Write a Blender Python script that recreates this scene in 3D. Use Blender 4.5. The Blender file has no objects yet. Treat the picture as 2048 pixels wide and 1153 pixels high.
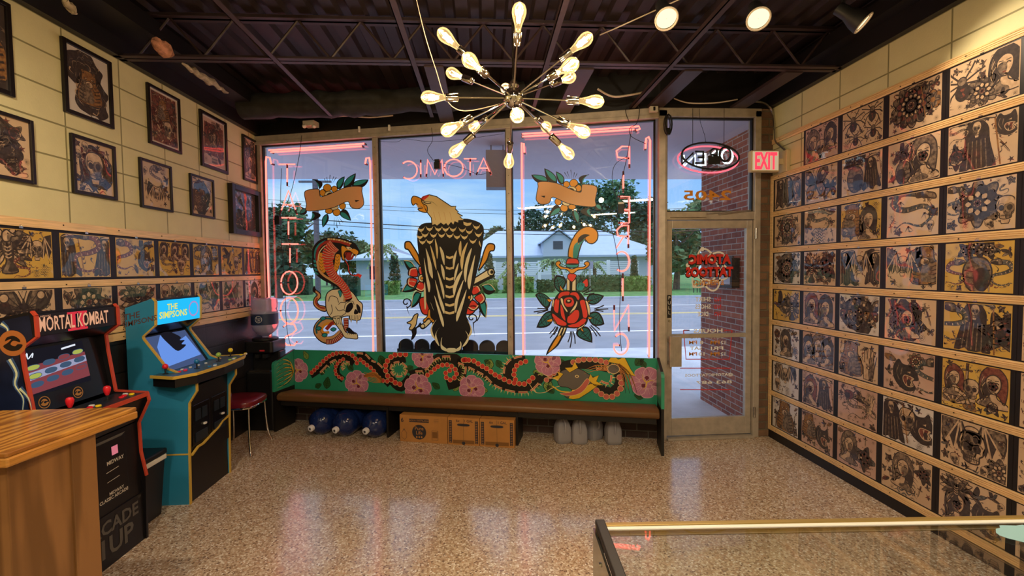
import bpy, bmesh, math, random
from mathutils import Vector, Matrix
from mathutils.geometry import tessellate_polygon
random.seed(7)
S = bpy.context.scene
COL = bpy.context.scene.collection
PI = math.pi

# ------------------------------------------------------------------ camera
CAM = Vector((0, 0, 1.66))
F, YAW, PITCH, ROLL = 916.0, math.radians(3.476), math.radians(2.295), math.radians(-.653)
FW = Vector((math.sin(YAW)*math.cos(PITCH), math.cos(YAW)*math.cos(PITCH), -math.sin(PITCH)))
R0 = Vector((math.cos(YAW), -math.sin(YAW), 0)); U0 = R0.cross(FW)
RT = R0*math.cos(ROLL) + U0*math.sin(ROLL); UP = -R0*math.sin(ROLL) + U0*math.cos(ROLL)
cd = bpy.data.cameras.new('camera'); cam = bpy.data.objects.new('camera', cd); COL.objects.link(cam)
cam.matrix_world = Matrix(((RT.x, UP.x, -FW.x, CAM.x), (RT.y, UP.y, -FW.y, CAM.y), (RT.z, UP.z, -FW.z, CAM.z), (0, 0, 0, 1)))
cd.sensor_width = 36; cd.lens = F*36/2048; cd.clip_start = .02; cd.clip_end = 600
S.camera = cam

# ------------------------------------------------------------------ exposure
S.view_settings.view_transform = 'Standard'; S.view_settings.look = 'None'
S.view_settings.gamma = 1; S.view_settings.use_curve_mapping = False
S.view_settings.exposure = 0.12

# ------------------------------------------------------------------ dusk sky
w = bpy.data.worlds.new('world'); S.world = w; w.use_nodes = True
nt = w.node_tree; N = nt.nodes; Lk = nt.links; N.clear()
wo = N.new('ShaderNodeOutputWorld'); bg = N.new('ShaderNodeBackground')
tc = N.new('ShaderNodeTexCoord'); sp = N.new('ShaderNodeSeparateXYZ'); Lk.new(tc.outputs['Generated'], sp.inputs[0])
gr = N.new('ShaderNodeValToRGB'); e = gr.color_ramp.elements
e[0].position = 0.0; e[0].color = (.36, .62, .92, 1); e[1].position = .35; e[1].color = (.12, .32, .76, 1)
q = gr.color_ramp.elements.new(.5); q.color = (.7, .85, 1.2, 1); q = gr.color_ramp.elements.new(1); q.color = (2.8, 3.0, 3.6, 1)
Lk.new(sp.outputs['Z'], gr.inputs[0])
mp = N.new('ShaderNodeMapping'); mp.inputs['Scale'].default_value = (1.2, 1.2, 7); mp.inputs['Rotation'].default_value = (0, .12, .3)
Lk.new(tc.outputs['Generated'], mp.inputs[0])
nz = N.new('ShaderNodeTexNoise'); nz.inputs['Scale'].default_value = 2.2; nz.inputs['Detail'].default_value = 7; nz.inputs['Roughness'].default_value = .55
Lk.new(mp.outputs[0], nz.inputs['Vector'])
cr = N.new('ShaderNodeValToRGB'); e = cr.color_ramp.elements; e[0].position = .44; e[0].color = (0, 0, 0, 1); e[1].position = .66; e[1].color = (.8, .8, .8, 1)
Lk.new(nz.outputs[0], cr.inputs[0])
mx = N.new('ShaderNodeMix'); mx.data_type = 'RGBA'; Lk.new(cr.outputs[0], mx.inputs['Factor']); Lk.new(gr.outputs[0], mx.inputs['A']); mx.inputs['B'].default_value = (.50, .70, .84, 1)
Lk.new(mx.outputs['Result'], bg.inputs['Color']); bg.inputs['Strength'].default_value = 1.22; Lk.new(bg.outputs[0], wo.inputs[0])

# ------------------------------------------------------------------ room's large lamps (fixtures behind the viewer, built in the ceiling section)
def area(name, loc, size, power, color, rot=(0, 0, 0), size_y=None):
    l = bpy.data.lights.new(name, 'AREA'); l.energy = power; l.color = color; l.size = size
    if size_y: l.shape = 'RECTANGLE'; l.size_y = size_y
    o = bpy.data.objects.new(name, l); o.location = loc; o.rotation_euler = rot; COL.objects.link(o)
    return o
WARM = (1.0, .74, .42)
area('ceiling_panel_light', (-1.3, -.6, 3.02), 1.1, 38, (1, .84, .64), size_y=.3)
area('ceiling_panel_light', (1.0, -.6, 3.02), 1.1, 38, (1, .84, .64), size_y=.3)
area('ceiling_panel_light', (-.2, -2.6, 3.02), 1.1, 30, (1, .84, .64), size_y=.3)

# ------------------------------------------------------------------ projection helpers (to read sizes off the room)
def ray(x, y): return FW + RT*((x-1024)/F) - UP*((y-576.5)/F)
def atY(x, y, Y): d = ray(x, y); return CAM + d*(Y/d.y)
def atZ(x, y, Z): d = ray(x, y); return CAM + d*((Z-CAM.z)/d.z)
def atX(x, y, X): d = ray(x, y); return CAM + d*(X/d.x)
def atP(x, y, p, n): d = ray(x, y); return CAM + d*((Vector(p)-CAM).dot(Vector(n))/d.dot(Vector(n)))

# ------------------------------------------------------------------ materials
def lin(h):
    h = h.lstrip('#'); c = [int(h[i:i+2], 16)/255 for i in (0, 2, 4)]
    return tuple(x/12.92 if x < .04045 else ((x+.055)/1.055)**2.4 for x in c) + (1,)
def C4(c): return lin(c) if isinstance(c, str) else (tuple(c)+(1,) if len(c) == 3 else tuple(c))
M = {}
def mat(name, c, rough=.6, metal=0, coat=0, emit=0, ecol=None, noise=0, nscale=20, bump=0, bscale=60, alpha=None, trans=0, ior=1.45, spec=None, stretch=None):
    m = bpy.data.materials.new(name); m.use_nodes = True; nt = m.node_tree; b = nt.nodes['Principled BSDF']; M[name] = m
    c = C4(c); b.inputs['Base Color'].default_value = c; b.inputs['Roughness'].default_value = rough
    b.inputs['Metallic'].default_value = metal; b.inputs['Coat Weight'].default_value = coat; b.inputs['Coat Roughness'].default_value = .04
    b.inputs['Transmission Weight'].default_value = trans; b.inputs['IOR'].default_value = ior
    if spec is not None: b.inputs['Specular IOR Level'].default_value = spec
    if emit: b.inputs['Emission Color'].default_value = C4(ecol or c); b.inputs['Emission Strength'].default_value = emit
    if noise or bump:
        t = nt.nodes.new('ShaderNodeTexCoord'); mp = nt.nodes.new('ShaderNodeMapping'); nt.links.new(t.outputs['Object'], mp.inputs[0])
        if stretch: mp.inputs['Scale'].default_value = stretch
    if noise:
        n = nt.nodes.new('ShaderNodeTexNoise'); n.inputs['Scale'].default_value = nscale; n.inputs['Detail'].default_value = 6; nt.links.new(mp.outputs[0], n.inputs['Vector'])
        r = nt.nodes.new('ShaderNodeValToRGB'); e = r.color_ramp.elements
        e[0].position = .3; e[1].position = .7
        e[0].color = tuple(x*(1-noise) for x in c[:3])+(1,); e[1].color = tuple(min(1, x*(1+noise)) for x in c[:3])+(1,)
        nt.links.new(n.outputs[0], r.inputs[0]); nt.links.new(r.outputs[0], b.inputs['Base Color'])
    if bump:
        n = nt.nodes.new('ShaderNodeTexNoise'); n.inputs['Scale'].default_value = bscale; n.inputs['Detail'].default_value = 3; nt.links.new(mp.outputs[0], n.inputs['Vector'])
        bp = nt.nodes.new('ShaderNodeBump'); bp.inputs['Strength'].default_value = bump; bp.inputs['Distance'].default_value = .01
        nt.links.new(n.outputs[0], bp.inputs['Height']); nt.links.new(bp.outputs[0], b.inputs['Normal'])
    return m
def glassy(name, tint=(1, 1, 1), refl=1.0, rough=0.0, extra=0.0, ior=1.5):
    """thin clear pane: see-through with a fresnel reflection"""
    m = bpy.data.materials.new(name); m.use_nodes = True; nt = m.node_tree; nt.nodes.clear(); M[name] = m
    o = nt.nodes.new('ShaderNodeOutputMaterial'); t = nt.nodes.new('ShaderNodeBsdfTransparent'); g = nt.nodes.new('ShaderNodeBsdfGlossy')
    t.inputs[0].default_value = tuple(tint)+(1,); g.inputs['Roughness'].default_value = rough
    f = nt.nodes.new('ShaderNodeFresnel'); gg = nt.nodes.new('ShaderNodeNewGeometry'); mr = nt.nodes.new('ShaderNodeMapRange'); mr.inputs['To Min'].default_value = ior; mr.inputs['To Max'].default_value = 1/ior; nt.links.new(gg.outputs['Backfacing'], mr.inputs[0]); nt.links.new(mr.outputs[0], f.inputs[0])
    mu = nt.nodes.new('ShaderNodeMath'); mu.operation = 'MULTIPLY_ADD'; mu.inputs[1].default_value = refl; mu.inputs[2].default_value = extra
    nt.links.new(f.outputs[0], mu.inputs[0]); x = nt.nodes.new('ShaderNodeMixShader')
    nt.links.new(mu.outputs[0], x.inputs[0]); nt.links.new(t.outputs[0], x.inputs[1]); nt.links.new(g.outputs[0], x.inputs[2]); nt.links.new(x.outputs[0], o.inputs[0])
    return m
def emis(name, c, s):
    m = bpy.data.materials.new(name); m.use_nodes = True; nt = m.node_tree; nt.nodes.clear(); M[name] = m
    o = nt.nodes.new('ShaderNodeOutputMaterial'); e = nt.nodes.new('ShaderNodeEmission'); e.inputs[0].default_value = C4(c); e.inputs[1].default_value = s
    nt.links.new(e.outputs[0], o.inputs[0]); return m

# ------------------------------------------------------------------ mesh builder
class MB:
    def __init__(s): s.v = []; s.f = []; s.m = []; s.cur = 0
    def use(s, i): s.cur = i; return s
    def add(s, vs, fs):
        b = len(s.v); s.v += [tuple(p) for p in vs]; s.f += [tuple(b+i for i in f) for f in fs]; s.m += [s.cur]*len(fs); return s
    def hexa(s, P): return s.add(P, [(0, 3, 2, 1), (4, 5, 6, 7), (0, 1, 5, 4), (1, 2, 6, 5), (2, 3, 7, 6), (3, 0, 4, 7)])
    def box(s, c, d, rz=0, mtx=None):
        x, y, z = d[0]/2, d[1]/2, d[2]/2
        P = [Vector(p) for p in ((-x, -y, -z), (x, -y, -z), (x, y, -z), (-x, y, -z), (-x, -y, z), (x, -y, z), (x, y, z), (-x, y, z))]
        m = Matrix.Translation(Vector(c)) @ (mtx.to_4x4() if mtx else Matrix.Rotation(rz, 4, 'Z'))
        return s.hexa([m @ p for p in P])
    def bbox(s, a, b): return s.box([(a[i]+b[i])/2 for i in range(3)], [abs(b[i]-a[i]) for i in range(3)])
    def beam(s, a, b, w, h, up=(0, 0, 1)):
        a = Vector(a); b = Vector(b); d = (b-a).normalized(); up = Vector(up)
        r = d.cross(up); r = r.normalized() if r.length > 1e-5 else Vector((1, 0, 0)); u = r.cross(d).normalized(); r *= w/2; u *= h/2
        return s.hexa([a-r-u, a+r-u, b+r-u, b-r-u, a-r+u, a+r+u, b+r+u, b-r+u])
    def tube(s, pts, r, n=8, closed=False, cap=True, rs=None):
        pts = [Vector(p) for p in pts]; k = len(pts); vs = []; pu = None
        for i, p in enumerate(pts):
            a = pts[(i-1) % k] if (closed or i) else p; b = pts[(i+1) % k] if (closed or i < k-1) else p
            d = (b-a).normalized() if (b-a).length > 1e-9 else Vector((0, 0, 1))
            if pu is None: pu = d.orthogonal().normalized()
            u = pu - d*pu.dot(d); u = u.normalized() if u.length > 1e-6 else d.orthogonal().normalized(); pu = u; w_ = d.cross(u)
            rr = rs[i] if rs else r
            vs += [p + (u*math.cos(2*PI*j/n) + w_*math.sin(2*PI*j/n))*rr for j in range(n)]
        fs = [(i*n+j, i*n+(j+1) % n, ((i+1) % k)*n+(j+1) % n, ((i+1) % k)*n+j) for i in range(k if closed else k-1) for j in range(n)]
        if cap and not closed: fs += [tuple(range(n))[::-1], tuple((k-1)*n+j for j in range(n))]
        return s.add(vs, fs)
    def lathe(s, prof, o=(0, 0, 0), axis=(0, 0, 1), n=20, cap=True):
        o = Vector(o); ax = Vector(axis).normalized(); u = ax.orthogonal().normalized(); w_ = ax.cross(u); vs = []
        for r, h in prof: vs += [o + ax*h + (u*math.cos(2*PI*j/n) + w_*math.sin(2*PI*j/n))*r for j in range(n)]
        k = len(prof); fs = [(i*n+j, i*n+(j+1) % n, (i+1)*n+(j+1) % n, (i+1)*n+j) for i in range(k-1) for j in range(n)]
        if cap: fs += [tuple(range(n))[::-1], tuple((k-1)*n+j for j in range(n))]
        return s.add(vs, fs)
    def ball(s, c, r, n=12, k=8, sc=(1, 1, 1)):
        c = Vector(c); vs = [c+Vector((0, 0, -r*sc[2]))]
        for i in range(1, k):
            a = -PI/2+PI*i/k; vs += [c+Vector((math.cos(a)*math.cos(2*PI*j/n)*r*sc[0], math.cos(a)*math.sin(2*PI*j/n)*r*sc[1], math.sin(a)*r*sc[2])) for j in range(n)]
        vs.append(c+Vector((0, 0, r*sc[2]))); fs = [(0, 1+(j+1) % n, 1+j) for j in range(n)]
        for i in range(k-2): fs += [(1+i*n+j, 1+i*n+(j+1) % n, 1+(i+1)*n+(j+1) % n, 1+(i+1)*n+j) for j in range(n)]
        t = len(vs)-1; b = 1+(k-2)*n; fs += [(b+j, b+(j+1) % n, t) for j in range(n)]
        return s.add(vs, fs)
    def prism(s, poly, d, o=(0, 0, 0), u=(1, 0, 0), v=(0, 0, 1), front=None):
        """2D outline in the plane (u, v) at o pushed by the vector d; front = another material for the first face"""
        o = Vector(o); u = Vector(u); v = Vector(v); d = Vector(d); n = len(poly)
        A = [o+u*p[0]+v*p[1] for p in poly]; tri = tessellate_polygon([[Vector((p[0], p[1], 0)) for p in poly]])
        b = len(s.v); s.v += [tuple(p) for p in A] + [tuple(p+d) for p in A]
        for t in tri:
            s.f.append(tuple(b+i for i in t)); s.m.append(s.cur if front is None else front)
            s.f.append(tuple(b+n+i for i in reversed(t))); s.m.append(s.cur)
        for i in range(n): s.f.append((b+i, b+(i+1) % n, b+n+(i+1) % n, b+n+i)); s.m.append(s.cur)
        return s
    def quad(s, a, b, c, d): return s.add([a, b, c, d], [(0, 1, 2, 3)])

def root_inv(parent):
    mtx = Matrix.Identity(4)
    while parent is not None:
        mtx = mtx @ Matrix.Identity(4); break
    return mtx
def obj(name, mb, mats, parent=None, smooth=False, bevel=0, fix=True, world=False, seg=2, kind=None, label=None, sub=0):
    me = bpy.data.meshes.new(name); me.from_pydata(mb.v, [], mb.f)
    if not isinstance(mats, (list, tuple)): mats = [mats]
    for m_ in mats: me.materials.append(M[m_] if isinstance(m_, str) else m_)
    me.polygons.foreach_set('material_index', [min(i, len(mats)-1) for i in mb.m])
    if fix:
        bm = bmesh.new(); bm.from_mesh(me); bmesh.ops.recalc_face_normals(bm, faces=bm.faces); bm.to_mesh(me); bm.free()
    if smooth:
        me.polygons.foreach_set('use_smooth', [True]*len(me.polygons))
        try: me.set_sharp_from_angle(angle=math.radians(42))
        except Exception: pass
    me.update()
    o = bpy.data.objects.new(name, me); COL.objects.link(o)
    if parent is not None:
        o.parent = parent
        if world: o.matrix_parent_inverse = wm(parent).inverted()
    if bevel:
        b = o.modifiers.new('bevel', 'BEVEL'); b.width = bevel; b.segments = seg; b.limit_method = 'ANGLE'; b.angle_limit = math.radians(40)
    if sub: q = o.modifiers.new('sub', 'SUBSURF'); q.levels = sub; q.render_levels = sub
    if kind: o['kind'] = kind
    if label: o['label'] = label
    return o
def wm(o):
    m_ = o.matrix_basis.copy()
    return (wm(o.parent) @ o.matrix_parent_inverse @ m_) if o.parent else m_
def tag(o, label=None, cat=None, group=None, kind=None):
    if label: o['label'] = label
    if cat: o['category'] = cat
    if group: o['group'] = group
    if kind: o['kind'] = kind
    return o
def thing(name, label, cat, loc=(0, 0, 0), rz=0, group=None):
    o = bpy.data.objects.new(name, None); COL.objects.link(o); o.location = loc; o.rotation_euler = (0, 0, rz); o.empty_display_size = .05
    return tag(o, label, cat, group)
def struct(name, mb, mats, **k): return obj(name, mb, mats, kind='structure', **k)
def dup(root, loc, rz, label=None, group=None):
    r = root.copy(); COL.objects.link(r); r.location = loc; r.rotation_euler = (0, 0, rz)
    if label: r['label'] = label
    if group: r['group'] = group
    for ch in list(root.children):
        c = ch.copy(); COL.objects.link(c); c.parent = r
        for g in list(ch.children):
            d = g.copy(); COL.objects.link(d); d.parent = c
    return r

# ------------------------------------------------------------------ flat painted shapes
def smoothp(pts, closed=True, k=4):
    n = len(pts); out = []
    for i in range(n if closed else n-1):
        p0 = pts[(i-1) % n] if (closed or i) else pts[0]; p1 = pts[i]; p2 = pts[(i+1) % n]; p3 = pts[(i+2) % n] if (closed or i < n-2) else pts[-1]
        for j in range(k):
            t = j/k; t2 = t*t; t3 = t2*t
            out.append(tuple(.5*(2*p1[a]+(p2[a]-p0[a])*t+(2*p0[a]-5*p1[a]+4*p2[a]-p3[a])*t2+(3*p1[a]-p0[a]-3*p2[a]+p3[a])*t3) for a in (0, 1)))
    if not closed: out.append(tuple(pts[-1][:2]))
    return out
def clip_poly(pts, box):
    x0, y0, x1, y1 = box
    for ax, lim, sg in ((0, x0, 1), (0, x1, -1), (1, y0, 1), (1, y1, -1)):
        out = []
        for i in range(len(pts)):
            a = pts[i-1]; b = pts[i]; ia = (a[ax]-lim)*sg >= 0; ib = (b[ax]-lim)*sg >= 0
            if ia != ib:
                t = (lim-a[ax])/(b[ax]-a[ax]); out.append((a[0]+(b[0]-a[0])*t, a[1]+(b[1]-a[1])*t))
            if ib: out.append(b)
        pts = out
        if not pts: return pts
    return pts
def bez(a, c, b, n=9): return [tuple((1-t)**2*a[i]+2*t*(1-t)*c[i]+t*t*b[i] for i in (0, 1)) for t in [k/n for k in range(n)]]
class Art:
    """collects flat painted shapes; x right, y as the chosen frame has it"""
    def __init__(s, clip=None): s.sh = []; s.t = (1, 0, 0, 1, 0, 0); s.st = []; s.clip = clip; s.base = 0; s.shade = 0
    def push(s, x, y, sx=1, sy=None, rot=0):
        s.st.append(s.t); sy = sx if sy is None else sy; a, b, c, d, e, f = s.t; co, si = math.cos(rot), math.sin(rot)
        A, B, Cc, D = co*sx, si*sx, -si*sy, co*sy
        s.t = (a*A+c*B, b*A+d*B, a*Cc+c*D, b*Cc+d*D, a*x+c*y+e, b*x+d*y+f)
    def pop(s): s.t = s.st.pop()
    def X(s, p): a, b, c, d, e, f = s.t; return (a*p[0]+c*p[1]+e, b*p[0]+d*p[1]+f)
    def poly(s, pts, m, l=0, sm=False):
        if sm: pts = smoothp(pts)
        q = [s.X(p) for p in pts]
        if s.clip: q = clip_poly(q, s.clip)
        if len(q) > 2: s.sh.append((q, m, l+s.base))
    def line(s, pts, w, m, l=1, sm=True, closed=False, taper=0):
        """taper 0 none, 1 thin at the end, 2 thin at both ends"""
        if sm: pts = smoothp(pts, closed)
        n = len(pts)
        if n < 2: return
        Lp = []; Rp = []
        for i, p in enumerate(pts):
            a = pts[i-1] if (closed or i) else p; b = pts[(i+1) % n] if (closed or i < n-1) else p
            dx, dy = b[0]-a[0], b[1]-a[1]; q = math.hypot(dx, dy) or 1; t = i/(n-1)
            ww = w/2*(1 if not taper else (max(.12, 1-t) if taper == 1 else max(.15, math.sin(PI*t))))
            nx, ny = -dy/q*ww, dx/q*ww; Lp.append((p[0]+nx, p[1]+ny)); Rp.append((p[0]-nx, p[1]-ny))
        for i in range(n if closed else n-1):
            j = (i+1) % n
            q = [s.X(v) for v in (Lp[i], Lp[j], Rp[j], Rp[i])]
            if s.clip: q = clip_poly(q, s.clip)
            if len(q) > 2: s.sh.append((q, m, l+s.base))
    def blob(s, pts, m, l=0, ow=0, om=0, sm=True):
        s.poly(pts, m, l, sm)
        if s.shade and m in (1, 2, 3, 5, 6) and len(pts) > 3:
            cx = sum(p[0] for p in pts)/len(pts); cy = sum(p[1] for p in pts)/len(pts); w_ = max(p[0] for p in pts)-min(p[0] for p in pts); h_ = max(p[1] for p in pts)-min(p[1] for p in pts); k = s.shade
            s.poly([((p[0]-cx)*.6+cx+k*.16*w_, (p[1]-cy)*.66+cy-.14*h_) for p in pts], 1 if m in (3, 5) else 0, l+.5, sm)
        if ow: s.line(pts, ow, om, l+1, sm, closed=True)
    def ell(s, x, y, rx, ry=None, m=0, l=0, rot=0, n=16, ow=0, om=0, a0=0, a1=2*PI):
        ry = rx if ry is None else ry; co, si = math.cos(rot), math.sin(rot); P = []
        for i in range(n):
            t = a0+(a1-a0)*i/(n if a1-a0 > 6.2 else n-1); a, b = rx*math.cos(t), ry*math.sin(t); P.append((x+a*co-b*si, y+a*si+b*co))
        s.poly(P, m, l)
        if ow: s.line(P, ow, om, l+1, False, closed=True)
    def mesh(s, fn, eps=.0004):
        """fn(x, y) -> (point, outward normal)"""
        mb = MB()
        for q, m, l in s.sh:
            P = []
            for x, y in q:
                p, n = fn(x, y); P.append(p + n*(eps*(l+1)))
            mb.use(m)
            if len(P) <= 4: mb.add(P, [tuple(range(len(P)))])
            else: mb.add(P, [t for t in tessellate_polygon([[Vector((x, y, 0)) for x, y in q]])])
        return mb
    def build(s, name, mats, fn, parent=None, eps=.0004, world=True, label=None): return obj(name, s.mesh(fn, eps), mats, parent, fix=False, world=world, label=label)
def frame_fn(o, u, v, n):
    o = Vector(o); u = Vector(u); v = Vector(v); n = Vector(n).normalized()
    return lambda x, y: (o+u*x+v*y, n)

def text_geo(body, size=1.0, extrude=0, align='CENTER', bold=0, space=1.0):
    cu = bpy.data.curves.new('text', 'FONT'); cu.body = body; cu.size = size; cu.extrude = extrude; cu.align_x = align; cu.align_y = 'CENTER'; cu.offset = bold*size; cu.resolution_u = 2; cu.space_character = space
    o = bpy.data.objects.new('text', cu); COL.objects.link(o); bpy.context.view_layer.update()
    me = bpy.data.meshes.new_from_object(o.evaluated_get(bpy.context.evaluated_depsgraph_get())); V = [v.co.copy() for v in me.vertices]; Fc = [tuple(p.vertices) for p in me.polygons]
    bpy.data.objects.remove(o); bpy.data.curves.remove(cu); bpy.data.meshes.remove(me); return V, Fc
def put_text(mb, body, fn, size=1., x=0, y=0, sx=1., sy=1., l=1, eps=.0004, flipy=False, extrude=0, **k):
    V, Fc = text_geo(body, size, extrude, **k); P = []
    for v in V:
        p, n = fn(x+v.x*sx, y+(-v.y if flipy else v.y)*sy); P.append(p+n*(eps*(l+1)+v.z))
    return mb.add(P, Fc)
# ================================================================== THE ROOM
XR = 2.769                                            # right wall
def XL(y): return -2.628 + .0242*y                    # left wall runs slightly askew
WP = Vector((1.66, 4.29, 0)); WD = Vector((-.971, .238, 0)).normalized(); WN = Vector((-WD.y, WD.x, 0))
if WN.y > 0: WN = -WN                                 # window wall: WD runs left along it, WN points into the room
def win(x, y): return atP(x, y, WP, WN)
def wl(s, z, d=0): return WP + WD*s + WN*d + Vector((0, 0, z))   # s metres left of the door post, d metres into the room
WL = 4.27                                             # length of the window wall
ZC = 3.17                                             # top of the painted block

def block_mat(name, c, c2, joint, bw=.425, rh=.2, ox=0, oz=0, off=0, mortar=.006, rough=.55, axis='Y', bump=.35, var=.08, nb=.25):
    m = bpy.data.materials.new(name); m.use_nodes = True; nt = m.node_tree; b = nt.nodes['Principled BSDF']; M[name] = m
    g = nt.nodes.new('ShaderNodeNewGeometry'); s = nt.nodes.new('ShaderNodeSeparateXYZ'); nt.links.new(g.outputs['Position'], s.inputs[0])
    cb = nt.nodes.new('ShaderNodeCombineXYZ')
    for i, (src, o) in enumerate(((axis, ox), ('Z', oz))):
        a = nt.nodes.new('ShaderNodeMath'); a.operation = 'ADD'; a.inputs[1].default_value = o; nt.links.new(s.outputs[src], a.inputs[0]); nt.links.new(a.outputs[0], cb.inputs[i])
    br = nt.nodes.new('ShaderNodeTexBrick'); br.offset = off; br.inputs['Scale'].default_value = 1; br.inputs['Mortar Size'].default_value = mortar; br.inputs['Mortar Smooth'].default_value = .3
    br.inputs['Brick Width'].default_value = bw; br.inputs['Row Height'].default_value = rh; br.inputs['Color1'].default_value = C4(c); br.inputs['Color2'].default_value = C4(c2); br.inputs['Mortar'].default_value = C4(joint)
    nt.links.new(cb.outputs[0], br.inputs['Vector'])
    n = nt.nodes.new('ShaderNodeTexNoise'); n.inputs['Scale'].default_value = 9; n.inputs['Detail'].default_value = 6; nt.links.new(g.outputs['Position'], n.inputs['Vector'])
    mr = nt.nodes.new('ShaderNodeMapRange'); mr.inputs['To Min'].default_value = 1-var; mr.inputs['To Max'].default_value = 1+var; nt.links.new(n.outputs[0], mr.inputs[0])
    vm = nt.nodes.new('ShaderNodeVectorMath'); vm.operation = 'SCALE'; nt.links.new(br.outputs['Color'], vm.inputs[0]); nt.links.new(mr.outputs[0], vm.inputs['Scale']); nt.links.new(vm.outputs[0], b.inputs['Base Color'])
    n2 = nt.nodes.new('ShaderNodeTexNoise'); n2.inputs['Scale'].default_value = 90; n2.inputs['Detail'].default_value = 3; nt.links.new(g.outputs['Position'], n2.inputs['Vector'])
    ad = nt.nodes.new('ShaderNodeMath'); ad.operation = 'MULTIPLY_ADD'; ad.inputs[1].default_value = -1.0; nt.links.new(br.outputs['Fac'], ad.inputs[0])
    ml = nt.nodes.new('ShaderNodeMath'); ml.operation = 'MULTIPLY'; ml.inputs[1].default_value = nb; nt.links.new(n2.outputs[0], ml.inputs[0]); nt.links.new(ml.outputs[0], ad.inputs[2])
    bp = nt.nodes.new('ShaderNodeBump'); bp.inputs['Strength'].default_value = bump; bp.inputs['Distance'].default_value = .01; nt.links.new(ad.outputs[0], bp.inputs['Height']); nt.links.new(bp.outputs[0], b.inputs['Normal'])
    b.inputs['Roughness'].default_value = rough
    return m
block_mat('painted_block', '#cfc79a', '#cbc396', '#857f58', ox=-.04, oz=.03)
block_mat('black_block', '#1c1a1b', '#201d1e', '#0a0909', ox=-.04, oz=.03, rough=.4)
block_mat('brick_red', '#a8604c', '#85483e', '#b8b0a8', bw=.2, rh=.064, off=.5, mortar=.006, rough=.85, axis='Y', bump=.8, var=.35, nb=.6)
block_mat('brick_dark', '#4a352c', '#3a2a24', '#6a655c', bw=.21, rh=.073, off=.5, mortar=.006, rough=.8, axis='X', bump=.8, var=.3, nb=.6)
block_mat('brick_pier', '#7a5a40', '#5c4433', '#5f5644', bw=.21, rh=.073, off=.5, mortar=.008, rough=.85, axis='X', bump=.9, var=.4, nb=.6)
mat('black_paint', '#171415', .45, noise=.2, nscale=6)
mat('deck_paint', '#2a2022', .55, noise=.25, nscale=3)
mat('joist_paint', '#37292b', .5, noise=.2, nscale=8)
mat('aluminium', '#b3a898', .4, metal=.35, noise=.15, nscale=14)
mat('aluminium_dark', '#3c3833', .4, metal=.6)
mat('steel', '#b8b4ac', .25, metal=1)
mat('chrome', '#d8d4cc', .08, metal=1)
mat('white_plastic', '#d8d5cc', .4)
mat('screw', '#4a3a28', .5, metal=.5)

# terrazzo floor
def terrazzo():
    m = bpy.data.materials.new('terrazzo'); m.use_nodes = True; nt = m.node_tree; b = nt.nodes['Principled BSDF']; M['terrazzo'] = m
    g = nt.nodes.new('ShaderNodeNewGeometry'); v = nt.nodes.new('ShaderNodeTexVoronoi'); v.inputs['Scale'].default_value = 95; nt.links.new(g.outputs['Position'], v.inputs['Vector'])
    r = nt.nodes.new('ShaderNodeValToRGB'); r.color_ramp.interpolation = 'CONSTANT'; e = r.color_ramp.elements
    pal = [(0, '#c9b49a'), (.2, '#a1846a'), (.38, '#dccab2'), (.55, '#b89c80'), (.7, '#ebe1d0'), (.8, '#7a6150'), (.88, '#c9a688'), (.95, '#f4eee4')]
    e[0].position, e[0].color = 0, lin(pal[0][1]); e[1].position, e[1].color = pal[1][0], lin(pal[1][1])
    for p, c in pal[2:]: q = e.new(p); q.color = lin(c)
    s = nt.nodes.new('ShaderNodeSeparateColor'); nt.links.new(v.outputs['Color'], s.inputs[0]); nt.links.new(s.outputs[0], r.inputs[0])
    v2 = nt.nodes.new('ShaderNodeTexVoronoi'); v2.feature = 'DISTANCE_TO_EDGE'; v2.inputs['Scale'].default_value = 95; nt.links.new(g.outputs['Position'], v2.inputs['Vector'])
    mr = nt.nodes.new('ShaderNodeMapRange'); mr.inputs['From Max'].default_value = .12; nt.links.new(v2.outputs['Distance'], mr.inputs[0])
    mx = nt.nodes.new('ShaderNodeMix'); mx.data_type = 'RGBA'; mx.inputs['A'].default_value = lin('#bba489'); nt.links.new(mr.outputs[0], mx.inputs['Factor']); nt.links.new(r.outputs[0], mx.inputs['B'])
    n = nt.nodes.new('ShaderNodeTexNoise'); n.inputs['Scale'].default_value = 1.3; n.inputs['Detail'].default_value = 4; nt.links.new(g.outputs['Position'], n.inputs['Vector'])
    r2 = nt.nodes.new('ShaderNodeMapRange'); r2.inputs['To Min'].default_value = .8; r2.inputs['To Max'].default_value = 1.1; nt.links.new(n.outputs[0], r2.inputs[0])
    vm = nt.nodes.new('ShaderNodeVectorMath'); vm.operation = 'SCALE'; nt.links.new(mx.outputs['Result'], vm.inputs[0]); nt.links.new(r2.outputs[0], vm.inputs['Scale']); nt.links.new(vm.outputs[0], b.inputs['Base Color'])
    r3 = nt.nodes.new('ShaderNodeMapRange'); r3.inputs['To Min'].default_value = .10; r3.inputs['To Max'].default_value = .20; nt.links.new(n.outputs[0], r3.inputs[0]); nt.links.new(r3.outputs[0], b.inputs['Roughness']); b.inputs['Specular IOR Level'].default_value = .75
    n3 = nt.nodes.new('ShaderNodeTexNoise'); n3.inputs['Scale'].default_value = 5; nt.links.new(g.outputs['Position'], n3.inputs['Vector'])
    bp = nt.nodes.new('ShaderNodeBump'); bp.inputs['Strength'].default_value = .05; bp.inputs['Distance'].default_value = .02; nt.links.new(n3.outputs[0], bp.inputs['Height']); nt.links.new(bp.outputs[0], b.inputs['Normal'])
terrazzo()
YB = -4.0                                             # back of the room, behind the viewer
fl = MB(); c0 = wl(WL+.1, 0)
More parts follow.
